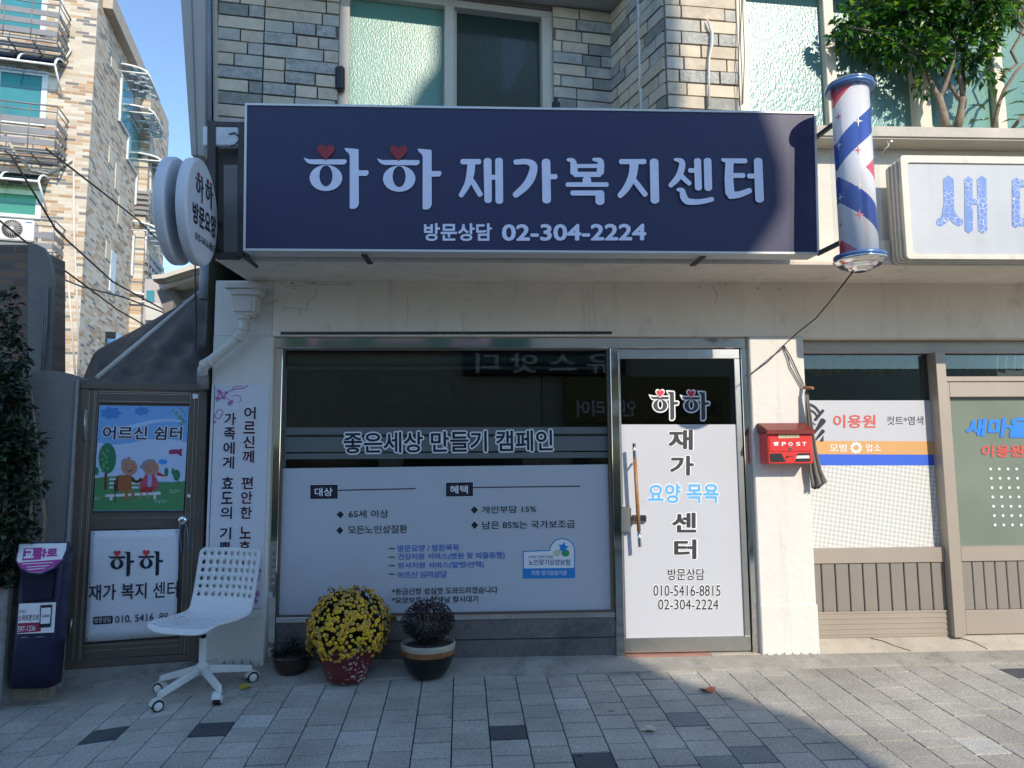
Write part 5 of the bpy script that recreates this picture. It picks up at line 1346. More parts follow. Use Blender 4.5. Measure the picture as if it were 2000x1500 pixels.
# third, dark little bowl with succulents in the corner
ct, g, z0 = potted('potted_succulent', 'small dark brown bowl with a dark succulent in the corner left of the red pot', 569, 1318,
                   [(0.07, 0), (0.075, 0.004), (0.105, 0.05), (0.118, 0.10), (0.122, 0.115), (0.112, 0.117), (0.108, 0.10)], mat('brown_glaze', (0.040, 0.026, 0.020), 0.3, var=0.3), 0, 0.095, 0.107)
b = MB()
for k in range(150):
    a = rr.uniform(0, 6.28); r = rr.uniform(0, .1); p = Vector((g.x + r * math.cos(a), g.y + r * math.sin(a), z0 + .1 + rr.uniform(0, .06 if a < 4 else .12)))
    leaf_mesh(b, p, Vector((math.cos(a), math.sin(a), rr.uniform(0.2, 1.2))), Vector((0, 0, 1)), rr.uniform(.025, .05), .011, rr.choice((0, 1)))
put('foliage', b, [leafmat('succulent_green', (0.022, 0.040, 0.022), 0.05), leafmat('succulent_grey', (0.05, 0.045, 0.04), 0.05)], ct, normals=False)

# ================================================================== BANNER ON THE LEFT PIER
PBn = FAC(-0.012)
bn = thing('banner', 'tall white banner with purple flowers and two columns of Korean letters on the left pier', 'banner', at(455, 1187, -0.01))
b = MB(); slab(b, [(413.5, 752), (527, 751), (511, 1188), (397, 1187)], PBn, 0.01); put('board', b.bevel(0.002), mat('banner_white', (0.66, 0.66, 0.70), 0.5, var=0.03), bn)
flat(bn, 'border_line', [(419, 752), (420.3, 752), (404.3, 1187), (403, 1187)], PBn, M_grey_ink, 0.001)
M_purp = mat('dark_purple_ink', (0.07, 0.012, 0.04), 0.5); M_nv = mat('dark_navy_ink', (0.018, 0.016, 0.05), 0.5)
def vcol(chars, xs, y0, mtl):
    for ch, cy in chars:
        t = (cy - y0) / 300.0; cx = xs[0] + (xs[1] - xs[0]) * t
        w2 = 11.5; h2 = 12.3
        lettering(bn, ch, [(cx - w2 + .4, cy - h2), (cx + w2 + .4, cy - h2), (cx + w2 - .4, cy + h2), (cx - w2 - .4, cy + h2)], PBn, mtl, 0.0035, off=0.03, outline=M_white, ooff=0.08)
Zb = lambda v: 740 + v / 3
vcol([('어', Zb(200)), ('르', Zb(285)), ('신', Zb(370)), ('께', Zb(455)), ('편', Zb(610)), ('안', Zb(695)), ('한', Zb(783)), ('노', Zb(900)), ('후', Zb(985)), ('를', Zb(1073))], (488.5, 477), Zb(200), M_purp)
vcol([('가', Zb(235)), ('족', Zb(320)), ('에', Zb(405)), ('게', Zb(490)), ('효', Zb(608)), ('도', Zb(697)), ('의', Zb(785)), ('기', Zb(905)), ('쁨', Zb(990))], (450, 437.5), Zb(235), M_nv)
M_flor = mat('orchid_print', (0.42, 0.13, 0.36), 0.5)
fl = []
for ox, oy, s in ((0, 0, 1), (0, 0, -1)):
    tr2 = (lambda x, y: (413 + x, 752 + y)) if s == 1 else (lambda x, y: (514 - x * .95, 1186 - y))
    for pts, w_ in (([(10, 33), (22, 22), (40, 10), (62, 6), (72, 1)], 2), ([(40, 10), (45, 4), (60, 2)], 1.6), ([(40, 22), (52, 20), (58, 28), (52, 34)], 1.4), ([(6, 62), (14, 48), (22, 52), (18, 62), (12, 66), (6, 60)], 1.8), ([(22, 22), (32, 27), (38, 36)], 1.4)):
        fl.append(stroke([tr2(*p) for p in pts], w_, 4))
    for cx, cy, r in ((18, 16, 4.5), (24, 24, 4), (12, 26, 4.5), (36, 36, 4), (14, 12, 3.5), (29, 15, 3), (40, 32, 3), (6, 72, 3)):
        fl.append([tr2(cx + r * (1 + .45 * math.cos(5 * a)) * math.cos(a), cy + r * (1 + .45 * math.cos(5 * a)) * math.sin(a)) for a in [k * 2 * math.pi / 25 for k in range(25)]])
flatpoly(bn, 'flower_print', fl, PBn, M_flor, 0.001)
b = MB(); slab(b, [(397, 1188), (511, 1189), (510.5, 1208), (396, 1208)], FAC(-0.008), 0.008); put('skirting_strip', b, M_pill, bn)

# ================================================================== GATE
A_G = RAD(9.5)
GP = Plane((X(400, 0.06), 0.06, 0), (math.sin(A_G), -math.cos(A_G), 0)); dG = Vector((math.cos(A_G), math.sin(A_G), 0))
gate = thing('alley_gate', 'brown grey aluminium alley gate with a picture poster and a white notice', 'gate', GP.P(255, 1300), A_G)
def gslab(b, q, th_=0.06, e=0.0): return slab(b, q, GP, th_, e)
b = MB()
gslab(b, [(156, 746), (405, 751), (404, 764), (155, 759)], 0.1, 0.004); gslab(b, [(155, 760), (173, 760), (140, 1303), (121, 1303)], 0.1, 0.003)
gslab(b, [(390, 764), (405, 764), (391, 1294), (370, 1290)], 0.1, 0.003); gslab(b, [(140, 1290), (371, 1278), (371, 1290), (121, 1309)], 0.1, 0.002)
put('gate_frame', b.bevel(0.003), M_gate, gate)
b = MB()
TL, TR, BR, BL = (172, 761), (392, 766), (371, 1277), (140, 1291)
gslab(b, [TL, (193, 761.5), (162, 1289.5), BL], 0.05, -0.004); gslab(b, [(371, 765.5), TR, BR, (349, 1278.5)], 0.05, -0.004)
gslab(b, [(192, 762), (371, 765.5), (370, 789), (191, 787)], 0.05, -0.003); gslab(b, [(179, 1004), (359, 1003), (358, 1032), (177, 1035)], 0.05, -0.003)
gslab(b, [(164, 1258), (350, 1246), (349, 1278), (162, 1289)], 0.05, -0.003)
gl_ = put('gate_leaf', b.bevel(0.002), M_gate, gate)
b = MB(); gslab(b, [(188, 785), (373, 786), (360, 1005), (176, 1005)], 0.02, -0.02); gslab(b, [(175, 1033), (360, 1030), (350, 1248), (163, 1259)], 0.02, -0.02); put('gate_panel', b, M_gate, gl_)
b = MB()
def trim(p, q, w_=0.9):
    d = Vector((q[0] - p[0], q[1] - p[1])).normalized(); nn = (-d.y * w_ / 2, d.x * w_ / 2)
    gslab(b, [(p[0] + nn[0], p[1] + nn[1]), (q[0] + nn[0], q[1] + nn[1]), (q[0] - nn[0], q[1] - nn[1]), (p[0] - nn[0], p[1] - nn[1])], 0.006, 0.0005)
for dx in (3, 13, 16): trim((TL[0] + dx, 763), (BL[0] + dx, 1288))
for dx in (-20, -11, -3): trim((TR[0] + dx, 767), (BR[0] + dx, 1277), 0.8)
for y in (764.5, 768, 783): trim((194, y), (370, y + 3))
for y in (1012,): trim((180, y), (358, y - 1), 0.6)
for y in (1262, 1272): trim((164, y), (348, y - 11), 0.6)
put('trim_line', b, M_gate_hi, gl_)
kp = GP.P(360, 1015, 0.0)
b = MB(); b.lathe([(0.030, 0), (0.030, 0.006), (0.012, 0.010), (0.011, 0.03), (0.026, 0.042), (0.030, 0.055), (0.024, 0.066), (0.008, 0.068)], kp, GP.n, 24); put('knob', b, M_chrome, gl_)
b = MB(); b.tube([GP.P(353, 1022, .03), GP.P(352, 1050, .012), GP.P(355, 1078, .01)], 0.004, 6); b.tube([GP.P(366, 1022, .03), GP.P(368, 1050, .012), GP.P(366, 1075, .01)], 0.004, 6); put('cord', b, mat('blue_cord', (0.18, 0.25, 0.45), 0.6), gl_)
for y0_, y1_, x_ in ((800, 860, 169), (1208, 1240, 142)):
    b = MB(); gslab(b, [(x_ - 3, y0_), (x_ + 3, y0_), (x_ - 0.5, y1_), (x_ - 6, y1_)], 0.01, 0.012); b.tube([GP.P(x_ - 1, y0_, .014), GP.P(x_ - 4, y1_, .014)], 0.006, 8); put('hinge', b, M_steel2, gate)
b = MB(); gslab(b, [(376, 769), (387, 770), (387, 778), (377, 779)], 0.002, 0.003); gslab(b, [(366, 965), (372, 966), (371, 972), (365, 970)], 0.002, 0.003); put('tape_scrap', b, M_white, gate)
b = MB(); gslab(b, [(120, 1309), (391, 1290), (391, 1335), (112, 1352)], 0.12, -0.004)
solo('sill', b, M_stain, 'stained concrete sill under the brown alley gate', 'sill')
# picture poster
pp_ = thing('picture_poster', 'cartoon poster of an elderly couple on a bench in the upper panel of the gate', 'poster', GP.P(275, 998), A_G)
PP = Plane(GP.p0 - GP.n * 0.004, GP.n)
pq = [(194, 791.5), (369, 794), (358, 997), (182, 998)]
b = MB(); slab(b, pq, PP, 0.004, 0.0); put('sheet', b, mat('poster_sky', (0.20, 0.42, 0.76), 0.4, var=0.05), pp_)
fm = lambda poly, m_, nm, e_: flatpoly(pp_, nm, poly, PP, m_, e_)
pc = lambda n, c: mat('print_' + n, c, 0.45, var=0.03)
def wave(y0, y1, amp, ph):
    top = [(0 + k / 12, y0 + amp * math.sin(ph + k * .5)) for k in range(13)]
    return top
f_ = lambda u, v: ((194 + (369 - 194) * u) * (1 - v) + (182 + (358 - 182) * u) * v, (791.5 + 2.5 * u) * (1 - v) + (998 - u) * v)
fm([[f_(u, v) for u, v in wave(.34, 0, .03, .4)] + [f_(1, .72), f_(0, .72)]], pc('pale_sky', (0.52, 0.62, 0.82)), 'sky_print', .0004)
fm([[f_(.12 + .8 * k / 12, .17 + .05 * math.sin(k * .3 + 1.8)) for k in range(13)] + [f_(.92 - .8 * k / 12, .20 + .055 * math.sin((12 - k) * .3 + 1.6)) for k in range(13)]], pc('cloud_band', (0.42, 0.60, 0.86)), 'sky_print', .0006)
fm([[f_(u, v) for u, v in [(k / 12, .70 - .03 * math.sin(k * .45 + .3)) for k in range(13)]] + [f_(1, .995), f_(0, .995)]], pc('grass', (0.075, 0.26, 0.10)), 'grass_print', .0008)
def blob(cx, cy, r, n=7): return [(cx + r * (1 + .14 * math.cos(n * a)) * math.cos(a) * 1.35, cy + r * .8 * (1 + .14 * math.cos(n * a)) * math.sin(a)) for a in [k * 2 * math.pi / 42 for k in range(42)]]
fm([blob(216, 807, 14), blob(277, 803, 10)], pc('cloud_blue', (0.06, 0.26, 0.62)), 'cloud_print', .001)
fm([blob(318, 902, 6.5)], pc('cloud_bright', (0.05, 0.30, 0.75)), 'cloud_print', .001)
G1 = pc('tree_green', (0.03, 0.20, 0.095)); G2 = pc('leaf_light', (0.16, 0.36, 0.12)); BR_ = pc('trunk_brown', (0.12, 0.055, 0.035))
fm([stroke([(207, 925), (206, 955)], 6)], BR_, 'tree_print', .0011)
fm([ell(210, 895, 17, 30), ell(345, 928, 7, 11), ell(325, 922, 4, 9), ell(338, 921, 3, 7), ell(189, 920, 4, 8)], G1, 'tree_print', .0013)
fm([stroke([(348, 938), (348, 945)], 1.5)], BR_, 'tree_print', .0012)
fm([ell(205 + 5 * math.cos(k * 2.4), 880 + k * 4.4, 2.4, 3) for k in range(10)], G2, 'tree_print', .0017)
fm([stroke([(336 + 3 * k + (k % 2) * 4, 801 + 4 * k), (340 + 3 * k + (k % 2) * 4, 803 + 4 * k)], 2.4, 4) for k in range(7)] + [stroke([(352 + (k % 3) * 4, 797 + 5 * k), (355 + (k % 3) * 4, 800 + 5 * k)], 2.6, 4) for k in range(7)], G2, 'twig_print', .0013)
WB = pc('bench_white', (0.66, 0.68, 0.70)); SK = pc('skin', (0.48, 0.25, 0.17)); HR = pc('hair_grey', (0.28, 0.26, 0.28))
fm([[(214, 934), (300, 934), (300, 938), (214, 938)], [(214, 942), (300, 942), (300, 946), (214, 946)], [(214, 950), (300, 950), (300, 954), (214, 954)], [(206, 966), (313, 960), (314, 966), (206, 971)], [(215, 970), (220, 970), (220, 977), (214, 977)], [(300, 967), (305, 967), (305, 974), (300, 974)]], WB, 'bench_print', .0014)
OR = pc('orange_check', (0.36, 0.115, 0.035)); BN = pc('brown_sleeve', (0.095, 0.035, 0.03)); TN = pc('tan_trousers', (0.34, 0.17, 0.055)); RD_ = pc('red_skirt', (0.42, 0.03, 0.045)); PK = pc('pink_coat', (0.48, 0.09, 0.13))
fm([stroke([(233, 932), (226, 950), (229, 956)], 9), stroke([(255, 932), (266, 941), (276, 936)], 6)], BN, 'couple_print', .0018)
fm([[(232, 928), (256, 927), (258, 955), (250, 962), (230, 957)]], OR, 'couple_print', .0021)
fm([stroke([(240, 960), (248, 964), (242, 976)], 6), stroke([(252, 958), (260, 965), (256, 975)], 6)], TN, 'couple_print', .0023)
fm([ell(253, 913, 16, 15.5)], SK, 'couple_print', .0022); fm([stroke([(239, 908), (240, 900), (247, 897)], 4), ell(252, 895, 3.2, 3)], HR, 'couple_print', .0028)
fm([stroke([(224, 938), (225.5, 982)], 2, smooth=False)], BN, 'cane_print', .0027)
fm([stroke([(287, 930), (276, 948), (276, 955)], 8), stroke([(300, 932), (306, 945), (304, 955)], 8), [(283, 927), (302, 926), (306, 950), (278, 953)]], PK, 'couple_print', .0018)
fm([[(289, 927), (297, 926), (296, 950), (288, 951)]], pc('lilac_blouse', (0.40, 0.36, 0.58)), 'couple_print', .0025)
fm([[(277, 951), (303, 950), (296, 962), (273, 962)]], RD_, 'couple_print', .0026)
fm([stroke([(276, 962), (274, 974)], 3), stroke([(287, 962), (291, 973)], 3)], SK, 'couple_print', .0027)
fm([ell(295, 914, 15.5, 15)], SK, 'couple_print', .0022); fm([[(278, 915), (279, 903), (288, 897), (300, 897), (306, 902), (292, 903), (284, 912), (282, 920)], ell(278, 911, 4.5, 4)], HR, 'couple_print', .0028)
fm([ell(247, 908, 1.2, 1.2, 8), ell(259, 907, 1.2, 1.2, 8), ell(290, 909, 1.2, 1.2, 8), ell(301, 907, 1.2, 1.2, 8), stroke([(248, 918), (254, 920.5), (259, 917.5)], 1.8), stroke([(292, 919), (296, 919)], 1.2)], BN, 'face_print', .0032)
fm([ell(246, 914, 3, 2.4, 12), ell(262, 913, 3, 2.4, 12), ell(289, 915, 3, 2.4, 12), ell(304, 913, 3, 2.4, 12)], pc('cheek', (0.50, 0.14, 0.11)), 'face_print', .0030)
fm([stroke([(333, 883), (345, 882), (352, 884)], 9), stroke([(348, 884), (354, 889)], 5), stroke([(349, 880), (355, 878)], 4)], pc('bird', (0.36, 0.03, 0.13)), 'bird_print', .0016)
fm([[(305, 928), (309, 922), (322, 928), (320, 931)]], RD_, 'house_print', .0016); fm([[(307, 929), (320, 931), (320, 937), (307, 936)]], WB, 'house_print', .0015)
fm([ell(333 + (k % 6) * 3.6, 957 + (k // 6) * 4 + (k % 3), 1.3, .8, 8) for k in range(10)] + [ell(303 + (k % 6) * 4.5, 976 + (k // 6) * 4 + (k % 3), 1.5, .9, 8) for k in range(11)] + [ell(187 + (k % 3) * 3.6, 972 + (k // 3) * 4, 1.3, .8, 8) for k in range(5)], WB, 'daisy_print', .0012)
lettering(pp_, '어르신 쉼터', [(202, 832), (357, 833), (355, 860), (200, 858)], PP, M_nv, 0.0045, off=0.022, outline=M_white, ooff=0.075)
# white notice below
nt_ = thing('notice_banner', 'white notice with two red hearts and a phone number on the lower gate panel', 'banner', GP.P(255, 1250), A_G)
b = MB(); NQ = [(178.5, 1037), (350, 1033), (345, 1241), (166, 1254)]
f = mapper(NQ, GP); vs = []
for j in range(13):
    vs.append([b.bm.verts.new(f(i / 16, j / 12, 0.006 + 0.005 * math.sin(i * .5 + j * .25) * (i / 16) + 0.012 * max(0, i / 16 - .8) * math.sin(j * .6))) for i in range(17)])
for j in range(12):
    for i in range(16): q = b.bm.faces.new([vs[j][i], vs[j][i + 1], vs[j + 1][i + 1], vs[j + 1][i]]); q.smooth = True
o = put('sheet', b, mat('notice_white', (0.74, 0.74, 0.76), 0.5, var=0.03), nt_); md = o.modifiers.new('thick', 'SOLIDIFY'); md.thickness = 0.0015; md.offset = -1
logo(nt_, [(213, 1076), (320, 1073), (319, 1123), (212, 1126)], GP, M_ink, M_red_ink, 0.0125)
lettering(nt_, '재가 복지 센터', [(175, 1142), (349, 1134), (348, 1166), (174, 1173)], GP, M_ink, 0.0125, off=0.012)
flatpoly(nt_, 'tag_box', [[(185, 1204), (220, 1202), (222, 1205), (221, 1215), (219, 1217), (185, 1219), (183, 1216), (183, 1206)]], GP, M_ink, 0.0115)
lettering(nt_, '방문상담', [(186, 1206), (218, 1204), (218, 1214), (186, 1216)], GP, M_white, 0.0125, off=0.0)
lettering(nt_, '010. 5416. 8815', [(226, 1202), (348, 1194), (347, 1209), (226, 1216)], GP, M_ink, 0.0125, off=0.006)
b = MB()
for px, py in ((184, 1041), (270, 1038), (345, 1038), (171, 1248), (258, 1244), (176, 1140)): b.lathe([(.004, 0), (.003, .004)], GP.P(px, py, .010), GP.n, 8)
put('pin', b, M_black, nt_)
# grey garden wall, hedge, planter and neighbour
WP = Plane(GP.p0 + GP.n * 0.02, GP.n)
b = MB(); pts = [WP.P(*p) for p in [(54, 731), (66, 726), (85, 723), (105, 724), (125, 727), (142, 731), (154.5, 738), (121, 1352), (-120, 1370), (-120, 731)]]
b.prism(pts, -WP.n * 0.22); solo('garden_wall', b, M_stucco, 'plain grey stucco garden wall with a rounded top left of the gate', 'wall')
b = MB(); b.prism([WP.P(*p, 0.002) for p in [(151, 742), (154.5, 740), (120.5, 1345), (113, 1345)]], WP.n * 0.012)
solo('wall_edge_strip', b, mat('pale_render', (0.36, 0.36, 0.36), 0.85, var=0.2, vscale=10), 'pale rough mortar strip between the grey wall and the gate frame', 'wall')
hg = gr(5, 1345); hg = Vector((at(0, 1345, -0.3).x, -0.30, 0)); hg.z = G(hg.x, hg.y)
hd_ = thing('hedge_shrub', 'dark green hedge shrub at the left edge in front of the grey wall', 'shrub', hg)
b = MB(); rr = random.Random(31); cl = []
for px, py, rx, rz in ((5, 640, .10, .10), (25, 700, .08, .14), (-20, 760, .2, .2), (30, 800, .09, .14), (45, 870, .10, .14), (-10, 900, .2, .2), (55, 945, .10, .09), (20, 1000, .14, .14), (35, 1045, .10, .12), (-15, 1060, .17, .15), (10, 1115, .12, .10), (-60, 850, .2, .35), (12, 590, .06, .08), (-30, 1120, .15, .1)):
    cl.append((at(px, py, -0.32 + rr.uniform(-.04, .04)), (rx, rx * .9, rz)))
clumps(b, cl, 520, 0.055, 0.017, rr, (3, 5, 0.6), 0.1); put('crown', b, [M_hedge, leafmat('hedge_dark', (0.012, 0.020, 0.011), 0.1), leafmat('hedge_light', (0.085, 0.12, 0.05), 0.15)], hd_, normals=False)
b = MB()
for k in range(5): b.tube([(hg.x - .1 + .06 * k, hg.y, hg.z + .3), (hg.x - .12 + .08 * k, hg.y, hg.z + 1.1), (hg.x - .05 + .03 * k, hg.y, hg.z + 1.9)], [.016, .012, .006], 7)
put('stem', b, M_bark, hd_)
b = MB(); q0, q1 = at(-260, 1128, -0.34), at(16, 1128, -0.34)
b.box(q0.x, q1.x, -0.34, -0.16, -0.4, q0.z)
solo('planter', b.bevel(0.01), M_stain, 'grey concrete planter under the hedge at the left edge', 'planter')
nb = thing('brick_house', 'old dark brick house end with a grey rounded plaster pier behind the hedge', 'building', at(-60, 760, 1.2))
m = bpy.data.materials.new('old_dark_brick'); t, pbs = nodes(m); N = t.nodes.new; L = t.links.new
tc = N('ShaderNodeTexCoord'); mp = N('ShaderNodeMapping'); mp.inputs['Rotation'].default_value = (RAD(90), 0, 0); L(tc.outputs['Object'], mp.inputs[0])
bk = N('ShaderNodeTexBrick'); L(mp.outputs[0], bk.inputs['Vector']); bk.inputs['Scale'].default_value = 1; bk.inputs['Brick Width'].default_value = .21; bk.inputs['Row Height'].default_value = .068; bk.inputs['Mortar Size'].default_value = .010
bk.inputs['Color1'].default_value = (0.24, 0.15, 0.10, 1); bk.inputs['Color2'].default_value = (0.14, 0.095, 0.07, 1); bk.inputs['Mortar'].default_value = (0.17, 0.14, 0.115, 1)
L(bk.outputs['Color'], pbs.inputs['Base Color']); pbs.inputs['Roughness'].default_value = .9
bp2 = N('ShaderNodeBump'); bp2.inputs['Strength'].default_value = .8; bp2.inputs['Distance'].default_value = .01; bp2.invert = True; L(bk.outputs['Fac'], bp2.inputs['Height']); L(bp2.outputs[0], pbs.inputs['Normal'])
NP = Plane((0, 1.0, 0), (0, -1, 0))
b = MB(); b.prism([NP.P(*p) for p in [(-300, 476), (58, 478), (56, 1100), (-300, 1100)]], (0, 0.5, 0)); put('brick_wall', b, m, nb)
b = MB(); b.prism([NP.P(*p, 0.015) for p in [(57, 476), (72, 477), (84, 483), (94, 497), (101, 520), (104, 545), (96, 732), (90, 1000), (56, 1000)]], (0, 0.05, 0)); put('plaster_pier', b, mat('grey_plaster', (0.20, 0.19, 0.17), .9, var=.1), nb)  # rounded pier in one even plaster grey
b = MB()
for dx in (0, 4, 7): b.tube([NP.P(92 + dx, 560, .04), NP.P(90 + dx, 640, .04), NP.P(86 + dx * .6, 735, .04)], .006, 6)
put('cable', b, M_plate, nb)
# tarpaulin lean-to and its pole
b = MB(); nC, nR = 60, 26; rr = random.Random(2); topl = [(163, 737), (170, 720), (182, 692), (192, 682), (225, 664), (262, 645), (300, 624), (332, 606), (365, 588), (395, 574), (409, 563)]
vs = []
for j in range(nR + 1):
    v = j / nR; row = []
    for i in range(nC + 1):
        u = i / nC; bx_ = 158 + 250 * u; by_ = 752 + 2 * u
        k = u * (len(topl) - 1); k0 = min(int(k), len(topl) - 2); tx = topl[k0][0] + (topl[k0 + 1][0] - topl[k0][0]) * (k - k0); ty = topl[k0][1] + (topl[k0 + 1][1] - topl[k0][1]) * (k - k0)
        lo = GP.P(bx_, by_, -0.03); hi = at(tx, ty, 0.75 + 0.25 * u)
        p = lo.lerp(hi, v); s = math.sin(math.pi * v)
        p += Vector((0, -1, 0.5)) * (0.03 * math.sin(u * 9 + v * 4) + 0.022 * math.sin(u * 21 - v * 11) + 0.014 * math.sin(u * 37 + v * 17)) * s
        p.z -= 0.05 * s
        row.append(b.bm.verts.new(p))
    vs.append(row)
for j in range(nR):
    for i in range(nC): q = b.bm.faces.new([vs[j][i], vs[j][i + 1], vs[j + 1][i + 1], vs[j + 1][i]]); q.smooth = True
o = solo('tarpaulin', b, M_tarp, 'dark grey tarpaulin sloping up behind the alley gate', 'tarpaulin'); md = o.modifiers.new('thick', 'SOLIDIFY'); md.thickness = .004
b = MB(); b.tube([at(188, 739, -0.02), at(402, 561, 0.55)], 0.016, 12); solo('pole', b, M_pvc, 'slanting cream pole lying over the dark tarpaulin', 'pole')
b = MB(); b.box(at(411, 0, 0.3).x - .001, XL - 0.004, 0.02, 0.6, -0.2, at(410, 560, .3).z); b.bm.free()
b = MB(); b.tube([at(381, 515, 0.5), at(383, 640, .45), at(381, 705, .4), at(384, 735, .3)], .006, 6); solo('cable', b, M_black, 'dark wire hanging down in front of the tarpaulin beside the shop corner', 'cable')
b = MB(); b.tube([at(403, 512, 0.35), at(401, 585, 0.35)], 0.045, 14); solo('gutter_pipe', b, mat('grey_pipe', (.34, .345, .37), .6), 'grey vertical pipe at the shop corner under the round sign', 'pipe')

# ================================================================== NEWSPAPER DISPENSER
Yn = -0.36; PN = FAC(Yn)
gN = at(70, 1346, Yn)
ds = thing('newspaper_dispenser', 'navy plastic free newspaper dispenser with white and magenta shield top by the grey wall', 'dispenser', gN)
M_np = mat('navy_plastic', (0.016, 0.016, 0.055), 0.35, var=0.1)
def rsect(x0, x1, y0, y1, r, z, n=5):
    P_ = []
    for cx, cy, a0 in ((x1 - r, y1 - r, 0), (x0 + r, y1 - r, 90), (x0 + r, y0 + r, 180), (x1 - r, y0 + r, 270)):
        for k in range(n + 1):
            q = RAD(a0 + 90 * k / n); P_.append((cx + r * math.cos(q), cy + r * math.sin(q), z))
    return P_
b = MB(); secs = []
for py, xa_, xb_ in ((1075, 34, 121), (1110, 32, 119), (1160, 30, 114), (1250, 22, 106), (1346, 12, 97)):
    a_, c_ = PN.P(xa_, py), PN.P(xb_, py); secs.append([b.bm.verts.new(p) for p in rsect(a_.x, c_.x, Yn, Yn + 0.15, 0.04, a_.z)])
for A, B_ in zip(secs, secs[1:]):
    for k in range(len(A)): q = b.bm.faces.new([A[k], A[(k + 1) % len(A)], B_[(k + 1) % len(A)], B_[k]]); q.smooth = True
b.bm.faces.new(secs[0]); b.bm.faces.new(secs[-1]); put('body', b, M_np, ds)
b = MB(); slab(b, [(44, 1108), (112, 1104), (104, 1172), (46, 1176)], PN, 0.012, 0.006); put('recess_shade_panel', b.bevel(0.008, 2), mat('navy_recess_shade', (0.010, 0.010, 0.035), 0.3), ds)  # raised panel, darker navy painted in for the shade of the paper recess
tilt = Plane(PN.P(80, 1085) + Vector((0, -0.035, 0)), (0, -0.95, 0.3))
shield = [(36.5, 1061), (75, 1060), (132.5, 1059), (130.5, 1075), (122, 1094), (106, 1109), (80, 1121), (58, 1119), (40, 1110), (31, 1094)]
b = MB(); b.prism([tilt.P(*p) for p in grow(shield, 1.2)], -tilt.n * 0.02); put('shield', b, M_np, ds)
M_mag = mat('magenta_print', (0.42, 0.03, 0.26), 0.4)
flatpoly(ds, 'shield_face', [grow(shield, -1.8)], tilt, M_white, 0.001)
flatpoly(ds, 'shield_band', [[(33.5, 1099), (127, 1092), (121, 1094.5), (105, 1107), (80, 1118.5), (59, 1117), (41, 1108.5)]], tilt, M_mag, 0.0016)
flat(ds, 'logo_box', [(47, 1071), (83, 1069), (80, 1093), (43, 1095)], tilt, M_mag, 0.0016)
lettering(ds, '교', [(48, 1073), (68, 1072), (66, 1090), (46, 1091)], tilt, M_white, 0.0024, off=0.05)
lettering(ds, '차로', [(71, 1071.5), (114, 1069.5), (112, 1088.5), (69, 1090)], tilt, M_mag, 0.0026, off=0.06)
for k, (x0, x1, y) in enumerate(((44, 104, 1101), (53, 96, 1107), (54, 88, 1112))): flat(ds, 'print_line', [(x0, y), (x1, y - 3), (x1, y - 1.6), (x0, y + 1.4)], tilt, M_white, 0.0022)
PN2 = PN
flat(ds, 'sticker', [(38, 1179), (110, 1176), (106, 1235), (34, 1238)], PN2, M_white, 0.003)
flat(ds, 'sticker_band', [(36, 1217), (81, 1215), (80, 1233), (34.3, 1237)], PN2, mat('crimson_print', (0.32, 0.02, 0.07), 0.4), 0.0036)
lettering(ds, '언제나', [(38, 1191), (52, 1190), (52, 1198), (38, 1199)], PN2, M_nv, 0.0036, off=0.0)
lettering(ds, '스마트폰으로', [(37, 1201), (77, 1199), (77, 1211), (36, 1213)], PN2, M_purp, 0.0036, off=0.02)
lettering(ds, '597-1236', [(36, 1223), (70, 1221), (70, 1231), (35, 1234)], PN2, M_white, 0.0046, off=0.01)
b = MB(); slab(b, [(80, 1182), (103, 1180.5), (100, 1224), (78, 1226)], PN2, 0.002, 0.0065); put('phone_print', b, M_ink, ds)
flat(ds, 'phone_screen', [(82, 1187), (101, 1186), (98.5, 1217), (80.5, 1218)], PN2, M_white, 0.0072)
lettering(ds, '교차로', [(84, 1200), (98, 1199), (97.5, 1205), (83.5, 1206)], PN2, M_mag, 0.008, off=0.03)
flat(ds, 'glint_line', [(41, 1244), (55, 1243), (55, 1245), (41, 1246)], PN2, M_plate, 0.003); flat(ds, 'glint_line', [(70, 1243), (86, 1242), (86, 1244), (70, 1245)], PN2, M_plate, 0.003)
g0 = gr(54, 1372); b = MB(); a_, c_ = at(16, 1372, g0.y), at(92, 1366, g0.y)
b.box(a_.x, c_.x, g0.y, g0.y + 0.10, g0.z, g0.z + 0.082); b.bevel(0.008, 2)
solo('stone_block', b, mat('rough_stone', (0.42, 0.34, 0.24), 0.9, var=0.3, vscale=12, bump=0.8, bscale=40, dirt=((0.16, 0.15, 0.11), 8, 0.5, 0.75)), 'rough stone block at the foot of the newspaper dispenser', 'stone')

